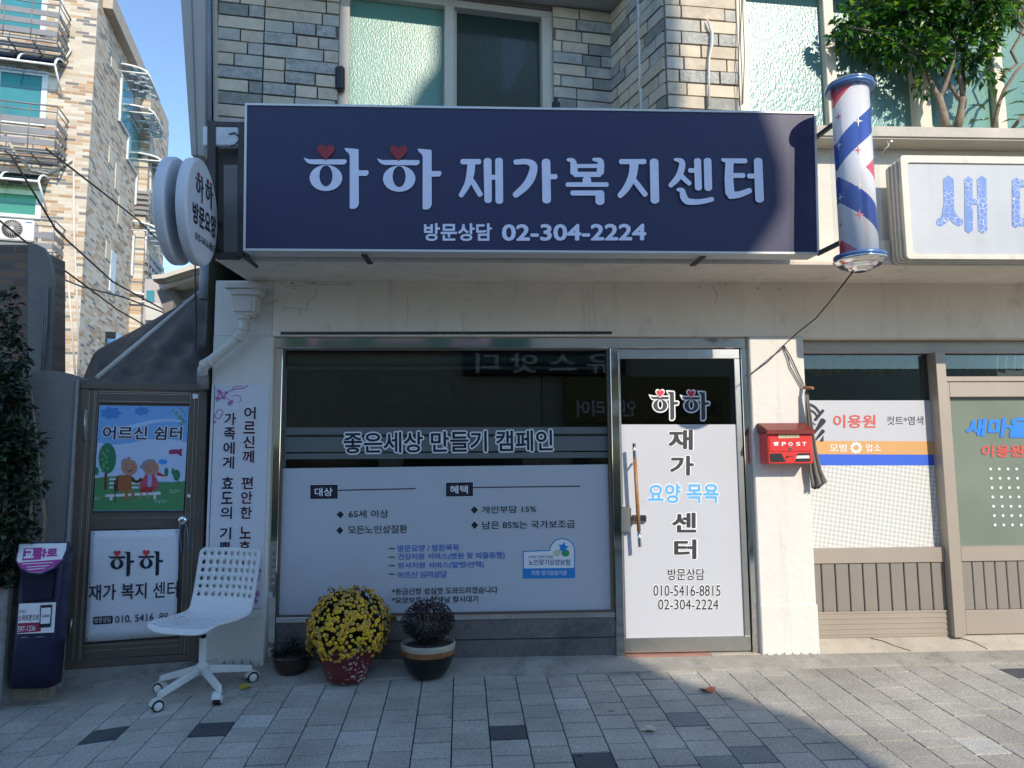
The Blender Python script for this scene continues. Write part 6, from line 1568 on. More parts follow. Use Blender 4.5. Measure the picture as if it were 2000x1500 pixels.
# ================================================================== SWIVEL CHAIR
wh = [gr(302, 1357), gr(316, 1385), gr(434, 1375), gr(491, 1337), gr(418, 1319)]
cc = sum(wh, Vector()) / 5
pol_ = sorted((math.atan2(p.y - cc.y, p.x - cc.x)) for p in wh)
a0 = sum(a - k * 2 * math.pi / 5 for k, a in enumerate(pol_)) / 5
hub = gr(394, 1352); hub = Vector((cc.x * .5 + hub.x * .5, cc.y * .5 + hub.y * .5, 0)); hub.z = G(hub.x, hub.y)
RL = sum((Vector((p.x, p.y)) - Vector((hub.x, hub.y))).length for p in wh) / 5
ch = thing('swivel_chair', 'white plastic swivel chair with round holes on five casters in front of the gate', 'chair', hub)
H = hub.z
zl = H + 0.115
for k in range(5):
    a = a0 + k * 2 * math.pi / 5; d = Vector((math.cos(a), math.sin(a), 0)); s = Vector((-d.y, d.x, 0))
    p0 = Vector((hub.x, hub.y, zl + 0.018)) + d * 0.03; tip = Vector((hub.x, hub.y, 0)) + d * RL; tip.z = G(tip.x, tip.y) + 0.088
    b = MB(); b.hexa([p0 - s * .016 - Vector((0, 0, .024)), p0 + s * .016 - Vector((0, 0, .024)), p0 + s * .014 + Vector((0, 0, .024)), p0 - s * .014 + Vector((0, 0, .024))],
                     [tip - s * .016 - Vector((0, 0, .018)), tip + s * .016 - Vector((0, 0, .018)), tip + s * .013 + Vector((0, 0, .018)), tip - s * .013 + Vector((0, 0, .018))])
    lg = put('leg', b.bevel(0.005, 2), M_chairm, ch)
    wa = a + rnd(-.9, .9); wd_ = Vector((math.cos(wa), math.sin(wa), 0)); ax_ = Vector((-wd_.y, wd_.x, 0))
    wc = tip - d * 0.012 + wd_ * 0.014; wc.z = G(wc.x, wc.y) + 0.033
    b = MB(); b.lathe([(0.018, -0.021), (0.030, -0.021), (0.032, -0.018), (0.032, -0.005), (0.030, -0.003), (0.030, 0.003), (0.032, 0.005), (0.032, 0.018), (0.030, 0.021), (0.018, 0.021)], wc, ax_, 24)
    cs = put('caster', b, M_rubber, ch)
    b = MB()
    for sg in (1, -1): b.lathe([(0.024, 0.0212), (0.023, 0.024), (0.008, 0.0265)], wc, ax_ * sg, 20)
    put('wheel_cap', b, M_chairm, cs)
    b = MB(); P_ = [wc + wd_ * (0.037 * math.cos(t)) + Vector((0, 0, 0.037 * math.sin(t))) for t in [RAD(v) for v in range(10, 171, 16)]]
    Q_ = [wc + wd_ * (0.040 * math.cos(t)) + Vector((0, 0, 0.041 * math.sin(t))) for t in [RAD(v) for v in range(10, 171, 16)]]
    for i in range(len(P_) - 1): b.hexa([P_[i] - ax_ * .024, P_[i + 1] - ax_ * .024, Q_[i + 1] - ax_ * .024, Q_[i] - ax_ * .024], [P_[i] + ax_ * .024, P_[i + 1] + ax_ * .024, Q_[i + 1] + ax_ * .024, Q_[i] + ax_ * .024])
    b.tube([wc + Vector((0, 0, .035)), Vector((wc.x, wc.y, tip.z - .015))], .009, 8)
    put('caster_hood', b, M_chairm, cs)
SEAT = 0.415
b = MB(); b.lathe([(0.036, zl - .012), (0.036, zl + .05), (0.0225, zl + .055), (0.0225, H + 0.315), (0.020, H + 0.318)], (hub.x, hub.y, 0), n=28); put('column', b, M_chairm, ch)
b = MB(); b.lathe([(0.0145, H + 0.315), (0.0145, H + SEAT - 0.02)], (hub.x, hub.y, 0), n=20); b.box(hub.x - .08, hub.x + .08, hub.y - .08, hub.y + .08, H + SEAT - .03, H + SEAT - .018); put('gas_lift', b, M_black, ch)
# shell: strip of cells along a bent profile, with real round holes
prof = [(0.215, -0.030), (0.210, -0.010), (0.195, 0.0), (0.15, 0.004), (0.0, -0.004), (-0.10, 0.000), (-0.15, 0.012), (-0.185, 0.045), (-0.205, 0.09), (-0.222, 0.15), (-0.250, 0.30), (-0.268, 0.405)]
arc = [0.0]
for p, q in zip(prof, prof[1:]): arc.append(arc[-1] + math.hypot(q[0] - p[0], q[1] - p[1]))
TOT = arc[-1]
def prof_at(s):
    s = max(0, min(TOT, s))
    for i in range(len(arc) - 1):
        if s <= arc[i + 1] + 1e-9:
            t = (s - arc[i]) / (arc[i + 1] - arc[i]); p0_, p1_, p2_, p3_ = prof[max(i - 1, 0)], prof[i], prof[i + 1], prof[min(i + 2, len(prof) - 1)]
            return tuple(0.5 * (2 * p1_[k] + (p2_[k] - p0_[k]) * t + (2 * p0_[k] - 5 * p1_[k] + 4 * p2_[k] - p3_[k]) * t * t + (3 * p1_[k] - p0_[k] - 3 * p2_[k] + p3_[k]) * t ** 3) for k in (0, 1))
fa_ = RAD(-90 - 17); fw = Vector((math.cos(fa_), math.sin(fa_), 0)); sd_ = Vector((-fw.y, fw.x, 0))
def shell(u, s):
    hw = 0.222
    e = min(s, TOT - s)
    if e < 0.05: hw *= 1 - 0.13 * (1 - e / 0.05) ** 2
    if 0.20 < s / TOT < 0.62: hw *= 1 + 0.0 * s
    f, h = prof_at(s); x = u * hw
    bk = ss(0.40, 0.62, s / TOT)
    h += (1 - bk) * 0.022 * u ** 4; f += bk * 0.030 * u * u
    return Vector((hub.x, hub.y, H + SEAT + h)) + fw * (f + 0.01) + sd_ * x
b = MB(); nC = 9; um = 0.055; cells_s = []
s = 0.0
cells_s = [0.0, 0.015, 0.035] + [0.035 + 0.044 * (k + 1) for k in range(6)]
s1 = cells_s[-1]; sb_ = TOT - 0.024 - 0.0475 * 6
nb_ = 4; cells_s += [s1 + (sb_ - s1) * (k + 1) / nb_ for k in range(nb_)] + [sb_ + 0.0475 * (k + 1) for k in range(6)] + [TOT]
us = [-1, -1 + um] + [-1 + um + (2 - 2 * um) * (k + 1) / nC for k in range(nC)] + [1]
for j in range(len(cells_s) - 1):
    hole_row = (2 <= j < 8) or (12 <= j < 18)
    for i in range(len(us) - 1):
        sa, sb2, ua, ub = cells_s[j], cells_s[j + 1], us[i], us[i + 1]
        hole = hole_row and 1 <= i <= nC
        bd_ = []
        for k in range(16):
            t = (k % 4) / 4
            bd_.append([(ua + (ub - ua) * t, sa), (ub, sa + (sb2 - sa) * t), (ub - (ub - ua) * t, sb2), (ua, sb2 - (sb2 - sa) * t)][k // 4])
        cu_, cs_ = (ua + ub) / 2, (sa + sb2) / 2
        o_ = [b.bm.verts.new(shell(*p)) for p in bd_]
        if hole:
            rad = 0.0118
            inn = []
            for k in range(16):
                a = RAD(-135 + 22.5 * k); inn.append(b.bm.verts.new(shell(cu_ + rad * math.cos(a) / 0.222, cs_ + rad * math.sin(a))))
            for k in range(16): q = b.bm.faces.new([o_[k], o_[(k + 1) % 16], inn[(k + 1) % 16], inn[k]]); q.smooth = True
        else:
            cv = b.bm.verts.new(shell(cu_, cs_))
            for k in range(16): q = b.bm.faces.new([o_[k], o_[(k + 1) % 16], cv]); q.smooth = True
bmesh.ops.remove_doubles(b.bm, verts=b.bm.verts[:], dist=0.0004)
o = put('seat_shell', b, M_chair, ch); md = o.modifiers.new('thick', 'SOLIDIFY'); md.thickness = 0.014; md.offset = 0.0
bpy.context.view_layer.update()

# ================================================================== APARTMENT HOUSE ACROSS THE ALLEY
A_A = RAD(13)
ac = at(186, 100, 12.0)
AF = Plane(ac, (math.sin(A_A), -math.cos(A_A), 0)); AS = Plane(ac, (math.cos(A_A), math.sin(A_A), 0))
dF = Vector((math.cos(A_A), math.sin(A_A), 0)); dS = Vector((-math.sin(A_A), math.cos(A_A), 0))
apt = thing('apartment_house', 'tall sunlit apartment house of pale mixed brick with balconies and curved window canopies', 'building', (ac.x, ac.y, -0.75), A_A)
def brickmat(name, rot, sx, sz):
    m = bpy.data.materials.new(name); t, pbs = nodes(m); N = t.nodes.new; L = t.links.new
    tc = N('ShaderNodeTexCoord'); sp_ = N('ShaderNodeSeparateXYZ'); L(tc.outputs['Object'], sp_.inputs[0]); cb = N('ShaderNodeCombineXYZ')
    L(sp_.outputs[rot], cb.inputs[0]); L(sp_.outputs['Z'], cb.inputs[1])
    bk = N('ShaderNodeTexBrick'); L(cb.outputs[0], bk.inputs['Vector']); bk.inputs['Scale'].default_value = 1
    bk.inputs['Brick Width'].default_value = sx; bk.inputs['Row Height'].default_value = sz; bk.inputs['Mortar Size'].default_value = .006; bk.inputs['Bias'].default_value = 0
    bk.inputs['Color1'].default_value = (0, 0, 0, 1); bk.inputs['Color2'].default_value = (1, 1, 1, 1); bk.inputs['Mortar'].default_value = (0.5, .5, .5, 1)
    cr = N('ShaderNodeValToRGB'); cr.color_ramp.interpolation = 'CONSTANT'; e = cr.color_ramp.elements
    e[0].position = 0; e[0].color = (0.20, 0.19, 0.18, 1); e[1].position = .11; e[1].color = (0.50, 0.40, 0.29, 1)
    for p_, c_ in ((.30, (0.56, 0.49, 0.39, 1)), (.55, (0.60, 0.545, 0.45, 1)), (.78, (0.50, 0.34, 0.20, 1)), (.90, (0.40, 0.26, 0.16, 1))): q = e.new(p_); q.color = c_
    L(bk.outputs['Color'], cr.inputs[0])
    mx = N('ShaderNodeMix'); mx.data_type = 'RGBA'; L(bk.outputs['Fac'], mx.inputs[0]); L(cr.outputs[0], mx.inputs[6]); mx.inputs[7].default_value = (0.55, 0.51, 0.43, 1)
    L(mx.outputs[2], pbs.inputs['Base Color']); pbs.inputs['Roughness'].default_value = .85
    bp2 = N('ShaderNodeBump'); bp2.inputs['Strength'].default_value = .5; bp2.inputs['Distance'].default_value = .01; bp2.invert = True; L(bk.outputs['Fac'], bp2.inputs['Height']); L(bp2.outputs[0], pbs.inputs['Normal'])
    return m
M_bF = brickmat('pale_brick_front', 'X', .30, .078); M_bS = brickmat('pale_brick_side', 'Y', .30, .078)
far = AS.P(300, 500); Lside = (far - ac).dot(dS); ztop = AS.P(238, 62).z - 0.15
def ab(p, q, r, z0, z1, mi=0): pass
b = MB(); W_ = 14.0
c0 = Vector((ac.x, ac.y, 0))
P0 = [c0 - dF * W_, c0, c0 + dS * Lside, c0 + dS * Lside - dF * W_]
lo = [p + Vector((0, 0, -.75)) for p in P0]; hi = [p + Vector((0, 0, ztop)) for p in P0]
b.face([lo[0], lo[1], hi[1], hi[0]], 0); b.face([lo[1], lo[2], hi[2], hi[1]], 1); b.face([lo[2], lo[3], hi[3], hi[2]], 1); b.face([lo[3], lo[0], hi[0], hi[3]], 1); b.face(hi, 1)
put('wall', b, [M_bF, M_bS], apt)
# roof band on the side and stepped end pier
b = MB(); q = [c0 + dS * 0.4 + dF * .0, c0 + dS * .4 + dF * .22, c0 + dS * (Lside + .3) + dF * .22, c0 + dS * (Lside + .3)]
b.hexa([v + Vector((0, 0, ztop - .28)) for v in q], [v + Vector((0, 0, ztop + .15)) for v in q]); put('roof_band', b, mat('beige_band', (.50, .42, .33), .8), apt)
b = MB(); q = [c0 + dS * (Lside * .62), c0 + dS * (Lside * .62) + dF * .30, c0 + dS * Lside + dF * .30, c0 + dS * Lside]
b.hexa([v + Vector((0, 0, -.7)) for v in q], [v + Vector((0, 0, ztop - .30)) for v in q]); put('wall_pier', b, M_bS, apt)
M_wf = mat('white_window_frame', (.62, .66, .66), .5); M_tg = patterned('teal_apartment_glass', (.05, .24, .26), 2, .02, .1); M_gg = patterned('green_apartment_glass', (.06, .28, .19), 2, .02, .1)
M_rail = mat('grey_rail', (.21, .21, .215), .5, .2); M_canp = mat('canopy_frame', (.85, .85, .83), .4)
M_cg = glass('canopy_polycarbonate', (.42, .55, .66), 1.5, .05); M_cgreen = glass('green_polycarbonate', (.25, .5, .38), 1.5, .05)
def qz(pl, box): return [pl.P(*p) for p in quad_of(box)]
def fbox(b, a, c, z0, z1, e0, e1, pl=AF, mi=0):
    q = [Vector((a.x, a.y, z0)), Vector((c.x, c.y, z0)), Vector((c.x, c.y, z1)), Vector((a.x, a.y, z1))]
    b.hexa([v + pl.n * e0 for v in q], [v + pl.n * e1 for v in q], mi)
for (xr, yt, yb, gm) in ((97, -40, 66, M_tg), (96, 138, 245, M_tg), (84, 372, 428, M_gg)):
    a = AF.P(-60, yt); c = AF.P(xr, yt); z1 = AF.P(xr * .6, yt).z; z0 = AF.P(xr * .6, yb).z
    b = MB(); fbox(b, a, c, z1 - .12, z1, .04, -.05); fbox(b, c - dF * .12, c, z0, z1 - .121, .04, -.05); fbox(b, a, c, z0, z0 + .1, .045, -.05); fbox(b, c - dF * 1.05, c - dF * .98, z0 + .1, z1 - .12, .03, -.04)
    wf = put('window', b, M_wf, apt); b = MB(); fbox(b, a, c - dF * .12, z0 + .1, z1 - .12, .012, .006); put('pane', b, gm, wf)
for (xr, yt, yb, nsl, dep) in ((118, -6, 74, 4, .75), (113, 203, 290, 4, .75), (107, 428, 512, 4, .7)):
    fp = Plane(AF.p0 + AF.n * dep, AF.n); a = fp.P(-60, yt); c = fp.P(xr, yt); z1 = fp.P(xr * .6, yt).z; z0 = fp.P(xr * .6, yb).z; H_ = z1 - z0
    b = MB()
    b.tube([Vector((a.x, a.y, z1)), Vector((c.x, c.y, z1)), Vector((c.x, c.y, z1)) - AF.n * dep], .02, 6); b.tube([Vector((a.x, a.y, z1 - H_ * .14)), Vector((c.x, c.y, z1 - H_ * .14)), Vector((c.x, c.y, z1 - H_ * .14)) - AF.n * dep], .016, 6)
    for k in range(nsl - 1):
        zz_ = z1 - H_ * (.30 + .24 * k)
        fbox(b, a, c, zz_ - H_ * .13, zz_, .0, -.02, Plane(fp.p0, fp.n)); e1 = c - AF.n * dep
        q = [Vector((c.x, c.y, zz_ - H_ * .13)), Vector((e1.x, e1.y, zz_ - H_ * .13)), Vector((e1.x, e1.y, zz_)), Vector((c.x, c.y, zz_))]; b.hexa(q, [v - dF * .02 for v in q])
    for k in range(8): p = c - dF * (.55 * k); b.tube([Vector((p.x, p.y, z0 - .05)), Vector((p.x, p.y, z1))], .012, 5)
    for k in range(5): p = c - AF.n * dep * k / 4; q_ = a - AF.n * dep * k / 4; b.bar(Vector((q_.x, q_.y, z0 - .06)), Vector((p.x, p.y, z0 - .06)), (0, .02, 0), (0, 0, .012))
    for k in range(9): p = c - dF * .5 * k; b.bar(Vector((p.x, p.y, z0 - .09)), Vector((p.x, p.y, z0 - .09)) - AF.n * dep, Vector((.015, 0, 0)), (0, 0, .012))
    put('balcony_rail', b, M_rail, apt)
for (xr, yt, yb, gm) in ((137, 116, 150, M_cg), (106, 346, 374, M_cgreen), (121, 576, 596, M_cg)):
    x_l = -60 if xr != 121 else 92; a = AF.P(x_l, yt); c = AF.P(xr - 10, yt); z1 = AF.P(60, yt).z; z0 = AF.P(60, yb).z; dep = .62
    b = MB(); g2 = MB(); n = 6; curve = [(dep * math.sin(k / n * 1.45), z0 + (z1 - z0) * math.cos(k / n * 1.45)) for k in range(n + 1)]
    Lw = (c - a).length; stops = [0] + [s for s in [.75 * k for k in range(1, 12)] if s < Lw - .2] + [Lw]
    for s in stops:
        p = c - dF * s; b.tube([Vector((p.x, p.y, z)) + AF.n * o_ for o_, z in curve], .026, 6)
    for o_, z in (curve[0], curve[-1]): b.tube([Vector((a.x, a.y, z)) + AF.n * o_, Vector((c.x, c.y, z)) + AF.n * o_], .03, 6)
    b.tube([Vector((c.x, c.y, curve[-1][1])) + AF.n * curve[-1][0], Vector((c.x, c.y, z0 - .45))], .022, 6)
    for (o0, za), (o1, zb_) in zip(curve, curve[1:]): g2.face([Vector((a.x, a.y, za)) + AF.n * o0, Vector((c.x, c.y, za)) + AF.n * o0, Vector((c.x, c.y, zb_)) + AF.n * o1, Vector((a.x, a.y, zb_)) + AF.n * o1])
    cn = put('window_canopy', b, M_canp, apt); o = put('canopy_sheet', g2, gm, cn); md = o.modifiers.new('t', 'SOLIDIFY'); md.thickness = .006
# side canopies, windows and grilles
def side_canopy(px, py, hpx, ln, dep=.72):
    A = AS.P(px, py); z1 = A.z; z0 = AS.P(px, py + hpx).z
    b = MB(); g2 = MB(); n = 7; curve = [(dep * math.sin(k / n * 1.5), z0 + (z1 - z0) * math.cos(k / n * 1.5)) for k in range(n + 1)]
    for k in range(4):
        p = A + dS * ln * k / 3; b.tube([Vector((p.x, p.y, z)) + AS.n * o_ for o_, z in curve], .03, 6); b.tube([Vector((p.x, p.y, z0)), Vector((p.x, p.y, curve[-1][1])) + AS.n * dep], .022, 5)
    E_ = A + dS * ln
    for o_, z in (curve[0], curve[-1], (0, z0)): b.tube([Vector((A.x, A.y, z)) + AS.n * o_, Vector((E_.x, E_.y, z)) + AS.n * o_], .03, 6)
    for (o0, za), (o1, zb_) in zip(curve, curve[1:]): g2.face([Vector((A.x, A.y, za)) + AS.n * o0, Vector((E_.x, E_.y, za)) + AS.n * o0, Vector((E_.x, E_.y, zb_)) + AS.n * o1, Vector((A.x, A.y, zb_)) + AS.n * o1])
    g2.face([Vector((E_.x, E_.y, z)) + AS.n * o_ for o_, z in curve] + [Vector((E_.x, E_.y, z0))])
    cn = put('window_canopy', b, M_canp, apt); o = put('canopy_sheet', g2, M_cg, cn)
    # window below
    w = MB(); fbox(w, A + dS * .15, E_ - dS * .15, z0 - 1.35, z0 - .02, .05, -.05, AS); wf = put('window', w, M_wf, apt)
    w = MB(); fbox(w, A + dS * .22, E_ - dS * .22, z0 - 1.28, z0 - .09, .058, .052, AS); put('pane', w, M_tg, wf)
for px, py, h_, ln in ((234, 124, 16, 1.5), (249, 204, 15, 1.6), (265, 298, 14, 1.6), (258, 432, 18, 1.6), (253, 571, 18, 1.5)): side_canopy(px, py, h_, ln)
for px, py, h_, ln in ((264, 372, 50, 2.0), (262, 488, 76, 2.2), (254, 622, 34, 1.8)):
    A = AS.P(px, py); z1 = A.z; z0 = AS.P(px, py + h_).z; E_ = A + dS * ln; b = MB()
    for k in range(5):
        zz_ = z1 - (z1 - z0) * k / 4.6; fbox(b, A, E_, zz_ - (z1 - z0) * .11, zz_, .42, .40, AS)
        q = [Vector((A.x, A.y, zz_ - (z1 - z0) * .11)), Vector((A.x, A.y, zz_)), Vector((A.x, A.y, zz_)) + AS.n * .42, Vector((A.x, A.y, zz_ - (z1 - z0) * .11)) + AS.n * .42]; b.hexa(q, [v + dS * .02 for v in q])
    for k in range(6): p = A + dS * ln * k / 5 + AS.n * .41; b.tube([Vector((p.x, p.y, z0)), Vector((p.x, p.y, z1 + .06))], .014, 5)
    put('window_grille', b, M_rail, apt)
for (x0, y0, x1, y1) in ((217, 110, 228, 132), (213, 285, 222, 320), (207, 470, 217, 505), (226, 318, 236, 372), (232, 380, 240, 440)):
    b = MB(); A, B_ = AS.P(x0, y0), AS.P(x1, y0); fbox(b, A, B_, AS.P(x0, y1).z, A.z, .02, -.02, AS)
    put('window', b, mat('cream_shutter', (.62, .54, .42), .7), apt)
b = MB(); fbox(b, AS.P(216, 490), AS.P(226, 490), AS.P(221, 575).z, AS.P(221, 492).z, .03, -.02, AS); put('window', b, M_wf, apt)
b = MB(); a = AS.P(206, 648); fbox(b, a, AS.P(230, 648), AS.P(210, 672).z, AS.P(210, 650).z, .25, 0, AS); put('window_canopy', b, M_cg, apt)
b = MB()
for pts in ([(145, 315, .05), (146, 460, .05), (151, 560, .05), (156, 722, .05)], [(133, 532, .05), (140, 620, .05), (148, 728, .05)]): 
    b.tube([AF.P(x, y, e) for x, y, e in pts], .022, 6); put('pipe', b, M_pvc, apt); b = MB()
b.tube([AF.P(30, 285, .6), AF.P(40, 312, .3), AF.P(65, 335, .1), AF.P(95, 340, .06), AF.P(120, 328, .06), AF.P(144, 312, .05)], .035, 8); put('pipe', b, M_pvc, apt); b = MB()
b.tube([AF.P(124, 0, .1), AF.P(128, 75, .06), AF.P(140, 100, .06), AF.P(131, 115, .06), AF.P(124, 105, .06)], .03, 8); put('pipe', b, M_pvc, apt); b = MB()
b.tube([AS.P(273, 255, .3), AS.P(272, 330, .3), AS.P(271, 420, .3), AS.P(262, 470, .3), AS.P(263, 520, .3), AS.P(268, 535, .3), AS.P(258, 540, .1)], .05, 8)
put('pipe', b, M_pvc, apt)
# air conditioner
acp = Plane(AF.p0 + AF.n * .78, AF.n); ac0 = acp.P(30, 472)
acu = thing('air_conditioner', 'white outdoor air conditioner unit with a round fan grille on the apartment balcony', 'air conditioner', ac0, A_A)
a = acp.P(-12, 428); c = acp.P(67, 428); z1 = acp.P(40, 428).z; z0 = acp.P(40, 470).z
b = MB(); fbox(b, a, c, z0, z1, 0, -.3, acp); put('case', b.bevel(.02, 2), mat('ac_white', (.72, .70, .66), .4), acu)
fc = acp.P(24, 447, .004); R_ = (z1 - z0) * .42
b = MB(); b.lathe([(R_, 0), (R_, .015), (R_ * .93, .02), (R_ * .93, .005)], fc, acp.n, 32, cap=False); b.lathe([(R_ * .93, .003), (.01, .004)], fc, acp.n, 32); put('fan_recess', b, M_plate, acu)
b = MB(); u_ = dF; v_ = Vector((0, 0, 1))
for k in range(22):
    t = k * 2 * math.pi / 22; p = fc + acp.n * .02 + (u_ * math.cos(t) + v_ * math.sin(t)) * R_ * .2; q = fc + acp.n * .02 + (u_ * math.cos(t + .5) + v_ * math.sin(t + .5)) * R_ * .93; b.tube([p, q], .006, 4)
b.lathe([(R_ * .22, .012), (R_ * .2, .03), (.01, .032)], fc, acp.n, 20); put('fan_grille', b, M_pvc, acu)
flat(acu, 'badge', [(50, 433), (62, 434), (62, 436.5), (50, 435.5)], acp, mat('badge_blue', (.08, .16, .5), .5), .004)

# ================================================================== LOW HOUSE IN THE ALLEY
Yh = 5.2; HPl = FAC(Yh)
ho = thing('alley_house', 'low house in the alley with deep cream eaves behind the tarpaulin', 'building', at(350, 640, Yh))
b = MB(); b.prism([HPl.P(*p) for p in [(316, 556), (470, 540), (470, 900), (334, 900)]], (0, 3, 0)); put('wall', b, mat('grey_house_wall', (.30, .30, .295), .9, var=.15), ho)
b = MB(); b.prism([at(x, y, Yh - .7) for x, y in [(296, 537), (318, 535), (372, 517), (470, 500), (470, 508), (374, 526), (320, 543), (297, 545)]], (0, 3.9, 0))
b.prism([at(x, y, Yh - .62) for x, y in [(298, 545.5), (320, 543.5), (374, 526.5), (470, 508.5), (470, 514), (376, 531), (322, 548), (299, 549)]], (0, 3.7, 0))
put('roof', b, mat('cream_eave', (.60, .545, .44), .7), ho)
b = MB(); b.prism([at(x, y, Yh - .5) for x, y in [(308, 549.5), (322, 548.5), (376, 531.5), (470, 514.5), (470, 522), (376, 541), (312, 564)]], (0, .1, 0)); put('fascia', b, mat('bright_fascia', (.74, .70, .62), .6), ho)
b = MB(); b.prism([at(x, y, Yh - .3) for x, y in [(305, 566), (330, 560), (338, 575), (338, 640), (330, 640), (318, 600)]], (0, .28, 0)); put('post', b, mat('brown_grey_post', (.22, .19, .165), .8), ho)  # side column in one even brown grey
b = MB(); b.prism([at(x, y, Yh - .02) for x, y in [(345, 590), (395, 575), (395, 598), (345, 612)]], (0, .03, 0)); put('window', b, M_wf, ho)
b = MB(); p0_, p1_ = at(283, 545, 9), at(330, 800, 9); b.box(p0_.x, p1_.x + 1, 9, 12, -.75, at(290, 545, 9).z)
fh = thing('far_house', 'small pinkish grey house with a teal window at the far end of the alley', 'building', at(295, 640, 9)); put('wall', b, mat('pinkish_wall', (.46, .40, .36), .9), fh)
b = MB(); b.prism([at(x, y, 8.98) for x, y in [(286, 567), (301, 567), (301, 590), (286, 590)]], (0, .03, 0)); put('window', b, M_tg, fh)
b = MB(); b.prism([at(x, y, 8.9) for x, y in [(284, 590), (312, 592), (318, 625), (284, 625)]], (0, .05, 0)); put('awning', b, mat('pale_awning', (.6, .55, .46), .8), fh)
# power lines over the alley
for k, (pts, lb_) in enumerate((([(-20, 415, 4), (60, 480, 5), (170, 560, 6), (230, 605, 7), (300, 645, 8)], 'lowest black power line sagging across the alley'),
                  ([(20, 300, 4), (110, 450, 5), (220, 550, 6), (320, 605, 7)], 'middle black power line sagging across the apartment front'),
                  ([(90, 290, 4), (200, 375, 5), (270, 430, 6), (325, 485, 7), (345, 500, 7.5)], 'upper black power line running behind the round sign'),
                  ([(95, 520, 3), (105, 538, 4), (160, 560, 6), (240, 580, 7), (318, 610, 8)], 'doubled black power line from the plaster pier across the alley'))):
    b = MB(); b.tube([at(*p) for p in pts], .014, 5); solo('power_line', b, M_black, lb_, 'cable', 'power lines over the alley')

# ================================================================== OTHER SIDE OF THE STREET (behind the camera: shades the left, mirrors in the glass)
YO = -12.0
def occ(p): return (p.x + SX * (p.y - YO), p.z + SZ * (p.y - YO))
g_ = [occ(gr(*p)) for p in ((1740, 1500), (1640, 1440), (1560, 1400), (1440, 1360), (1330, 1330))]
d_ = [occ(at(x_, y_, 0.07)) for x_, y_ in ((1209, 1240), (1205, 900), (1200, 700))]
s_ = [occ(SG.P(*p)) for p in ((1478, 492), (1512, 445), (1536, 400), (1534, 320), (1500, 215))]
n_ = [occ(ULw.P(*p)) for p in ((888, -10), (888, 80), (858, 108), (805, 207), (740, 330), (679, 330), (679, 20))]
XT = 1.5
prof = [(XT, -0.75), (g_[0][0], -0.75)] + g_ + d_ + s_ + [(d_[2][0] + 0.12, s_[-1][1] + 0.35), (d_[2][0] + 0.05, 13.6), (n_[0][0], 13.6)] + n_ + [(n_[-1][0], 13.2), (XT, 13.2)]  # building outline and roof notch traced back from the wanted shade edges
print('shade outline', [(round(x_, 2), round(z_, 2)) for x_, z_ in prof])
ob = thing('opposite_building', 'narrow grey four storey building behind the camera, outline shaped to cast the shade', 'building', (3.8, YO, -0.75))
b = MB(); b.prism([(x, YO - 0.3, z) for x, z in prof], (0, 0.3, 0)); b.box(XT + 0.05, d_[0][0] - 0.2, YO - 7, YO - 0.3005, -0.75, 10.3); put('wall', b, mat('opposite_render', (.50, .46, .40), .9, var=.1), ob)
ol = thing('opposite_building', 'long low two storey building across the street left of the tall grey one', 'building', (-7, YO, -0.75))
b = MB(); b.box(-16, XT - 0.02, YO - 7, YO, -0.75, 5.2); put('wall', b, mat('opposite_beige', (.55, .49, .40), .9, var=.1), ol)
for i in range(2):
    for j in range(3):
        x = 1.9 + 1.95 * i; z = 4.3 + 2.2 * j
        b = MB(); b.box(x, x + 1.6, YO + .003, YO + .06, z, z + 1.4); wf = put('window', b, M_wf, ob)
        b = MB(); b.box(x + .08, x + 1.52, YO + .061, YO + .066, z + .08, z + 1.32); put('pane', b, M_pat2, wf)
b = MB()
for i in range(4): b.box(-12 + 3.4 * i, -9.2 + 3.4 * i, YO + .003, YO + .05, -.5, 1.7)
put('shop_glass', b, M_pat2, ol)
b = MB(); b.box(2.2, 5.4, YO + .003, YO + .05, -.5, 1.7); put('shop_glass', b, M_pat2, ob)
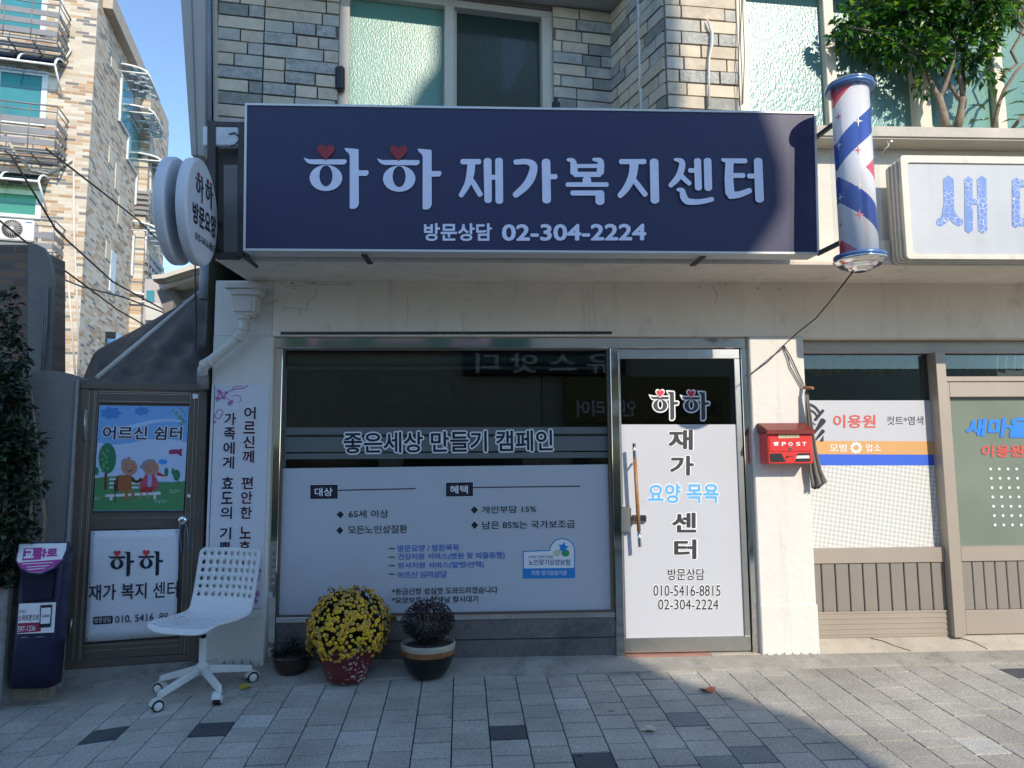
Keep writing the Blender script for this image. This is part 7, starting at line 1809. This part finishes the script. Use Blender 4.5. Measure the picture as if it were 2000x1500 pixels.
def osign(name, label, x0, x1, z0, z1, col, txts):
    t = thing(name, label, 'sign', ((x0 + x1) / 2, YO + .2, z0))
    b = MB(); b.box(x0, x1, YO + .07, YO + .25, z0, z1); put('sign_box', b.bevel(.02), mat(name + '_' + label[:6], col, .5, var=.08), t)
    pl_ = Plane((0, YO + .251, 0), (0, 1, 0))
    for s_, u0, u1, v0, v1, mm in txts:
        vs_, fs_ = glyphs(s_, .02); xa = min(v.x for v in vs_); xb_ = max(v.x for v in vs_); ya = min(v.y for v in vs_); yb = max(v.y for v in vs_)
        b = MB(); bv = [b.bm.verts.new((u1 + (u0 - u1) * (v.x - xa) / (xb_ - xa), YO + .254, v0 + (v1 - v0) * (v.y - ya) / (yb - ya))) for v in vs_]
        for q in fs_:
            try: b.bm.faces.new([bv[i] for i in q])
            except ValueError: pass
        put('lettering', b, mm, t, normals=False)
M_pink = mat('pink_letter', (.62, .30, .38), .5)
osign('shop_sign', 'yellow interior shop signboard across the street', 2.0, 6.0, 2.2, 3.3, (.22, .16, .05), [('인테리어', 2.3, 3.7, 2.35, 2.75, M_white), ('000-8898', 4.2, 5.8, 2.35, 2.75, M_black)])
osign('shop_sign', 'dark green signboard with pink Korean letters across the street', -4.6, 1.2, 3.95, 4.95, (.02, .10, .06), [('안 스 타', -4.2, 0.4, 4.05, 4.85, M_pink)])
osign('shop_sign', 'dark signboard with white brush letters between two signs across the street', -0.4, 3.5, 3.36, 3.92, (.03, .03, .03), [('유 스 앗 디', -0.1, 3.2, 3.4, 3.88, M_white)])
osign('shop_sign', 'orange signboard at the far left across the street', -9.5, -5.2, 3.0, 4.6, (.50, .12, .02), [('식당', -8.6, -6.4, 3.2, 4.4, M_white)])
lo_ = thing('opposite_shop', 'low cream shop building on the sunny opposite side of the street', 'building', (12, YO - 1, -.75))
b = MB(); b.box(7.6, 22, YO - 7, YO - .5, -.75, 3.6); put('wall', b, mat('opposite_cream', (.5, .46, .38), .9), lo_)
b = MB()
for i in range(4): b.box(8.2 + 3.3 * i, 10.9 + 3.3 * i, YO - .498, YO - .45, -.6, 2.0)
put('shop_glass', b, M_pat2, lo_)
bpy.context.view_layer.update()
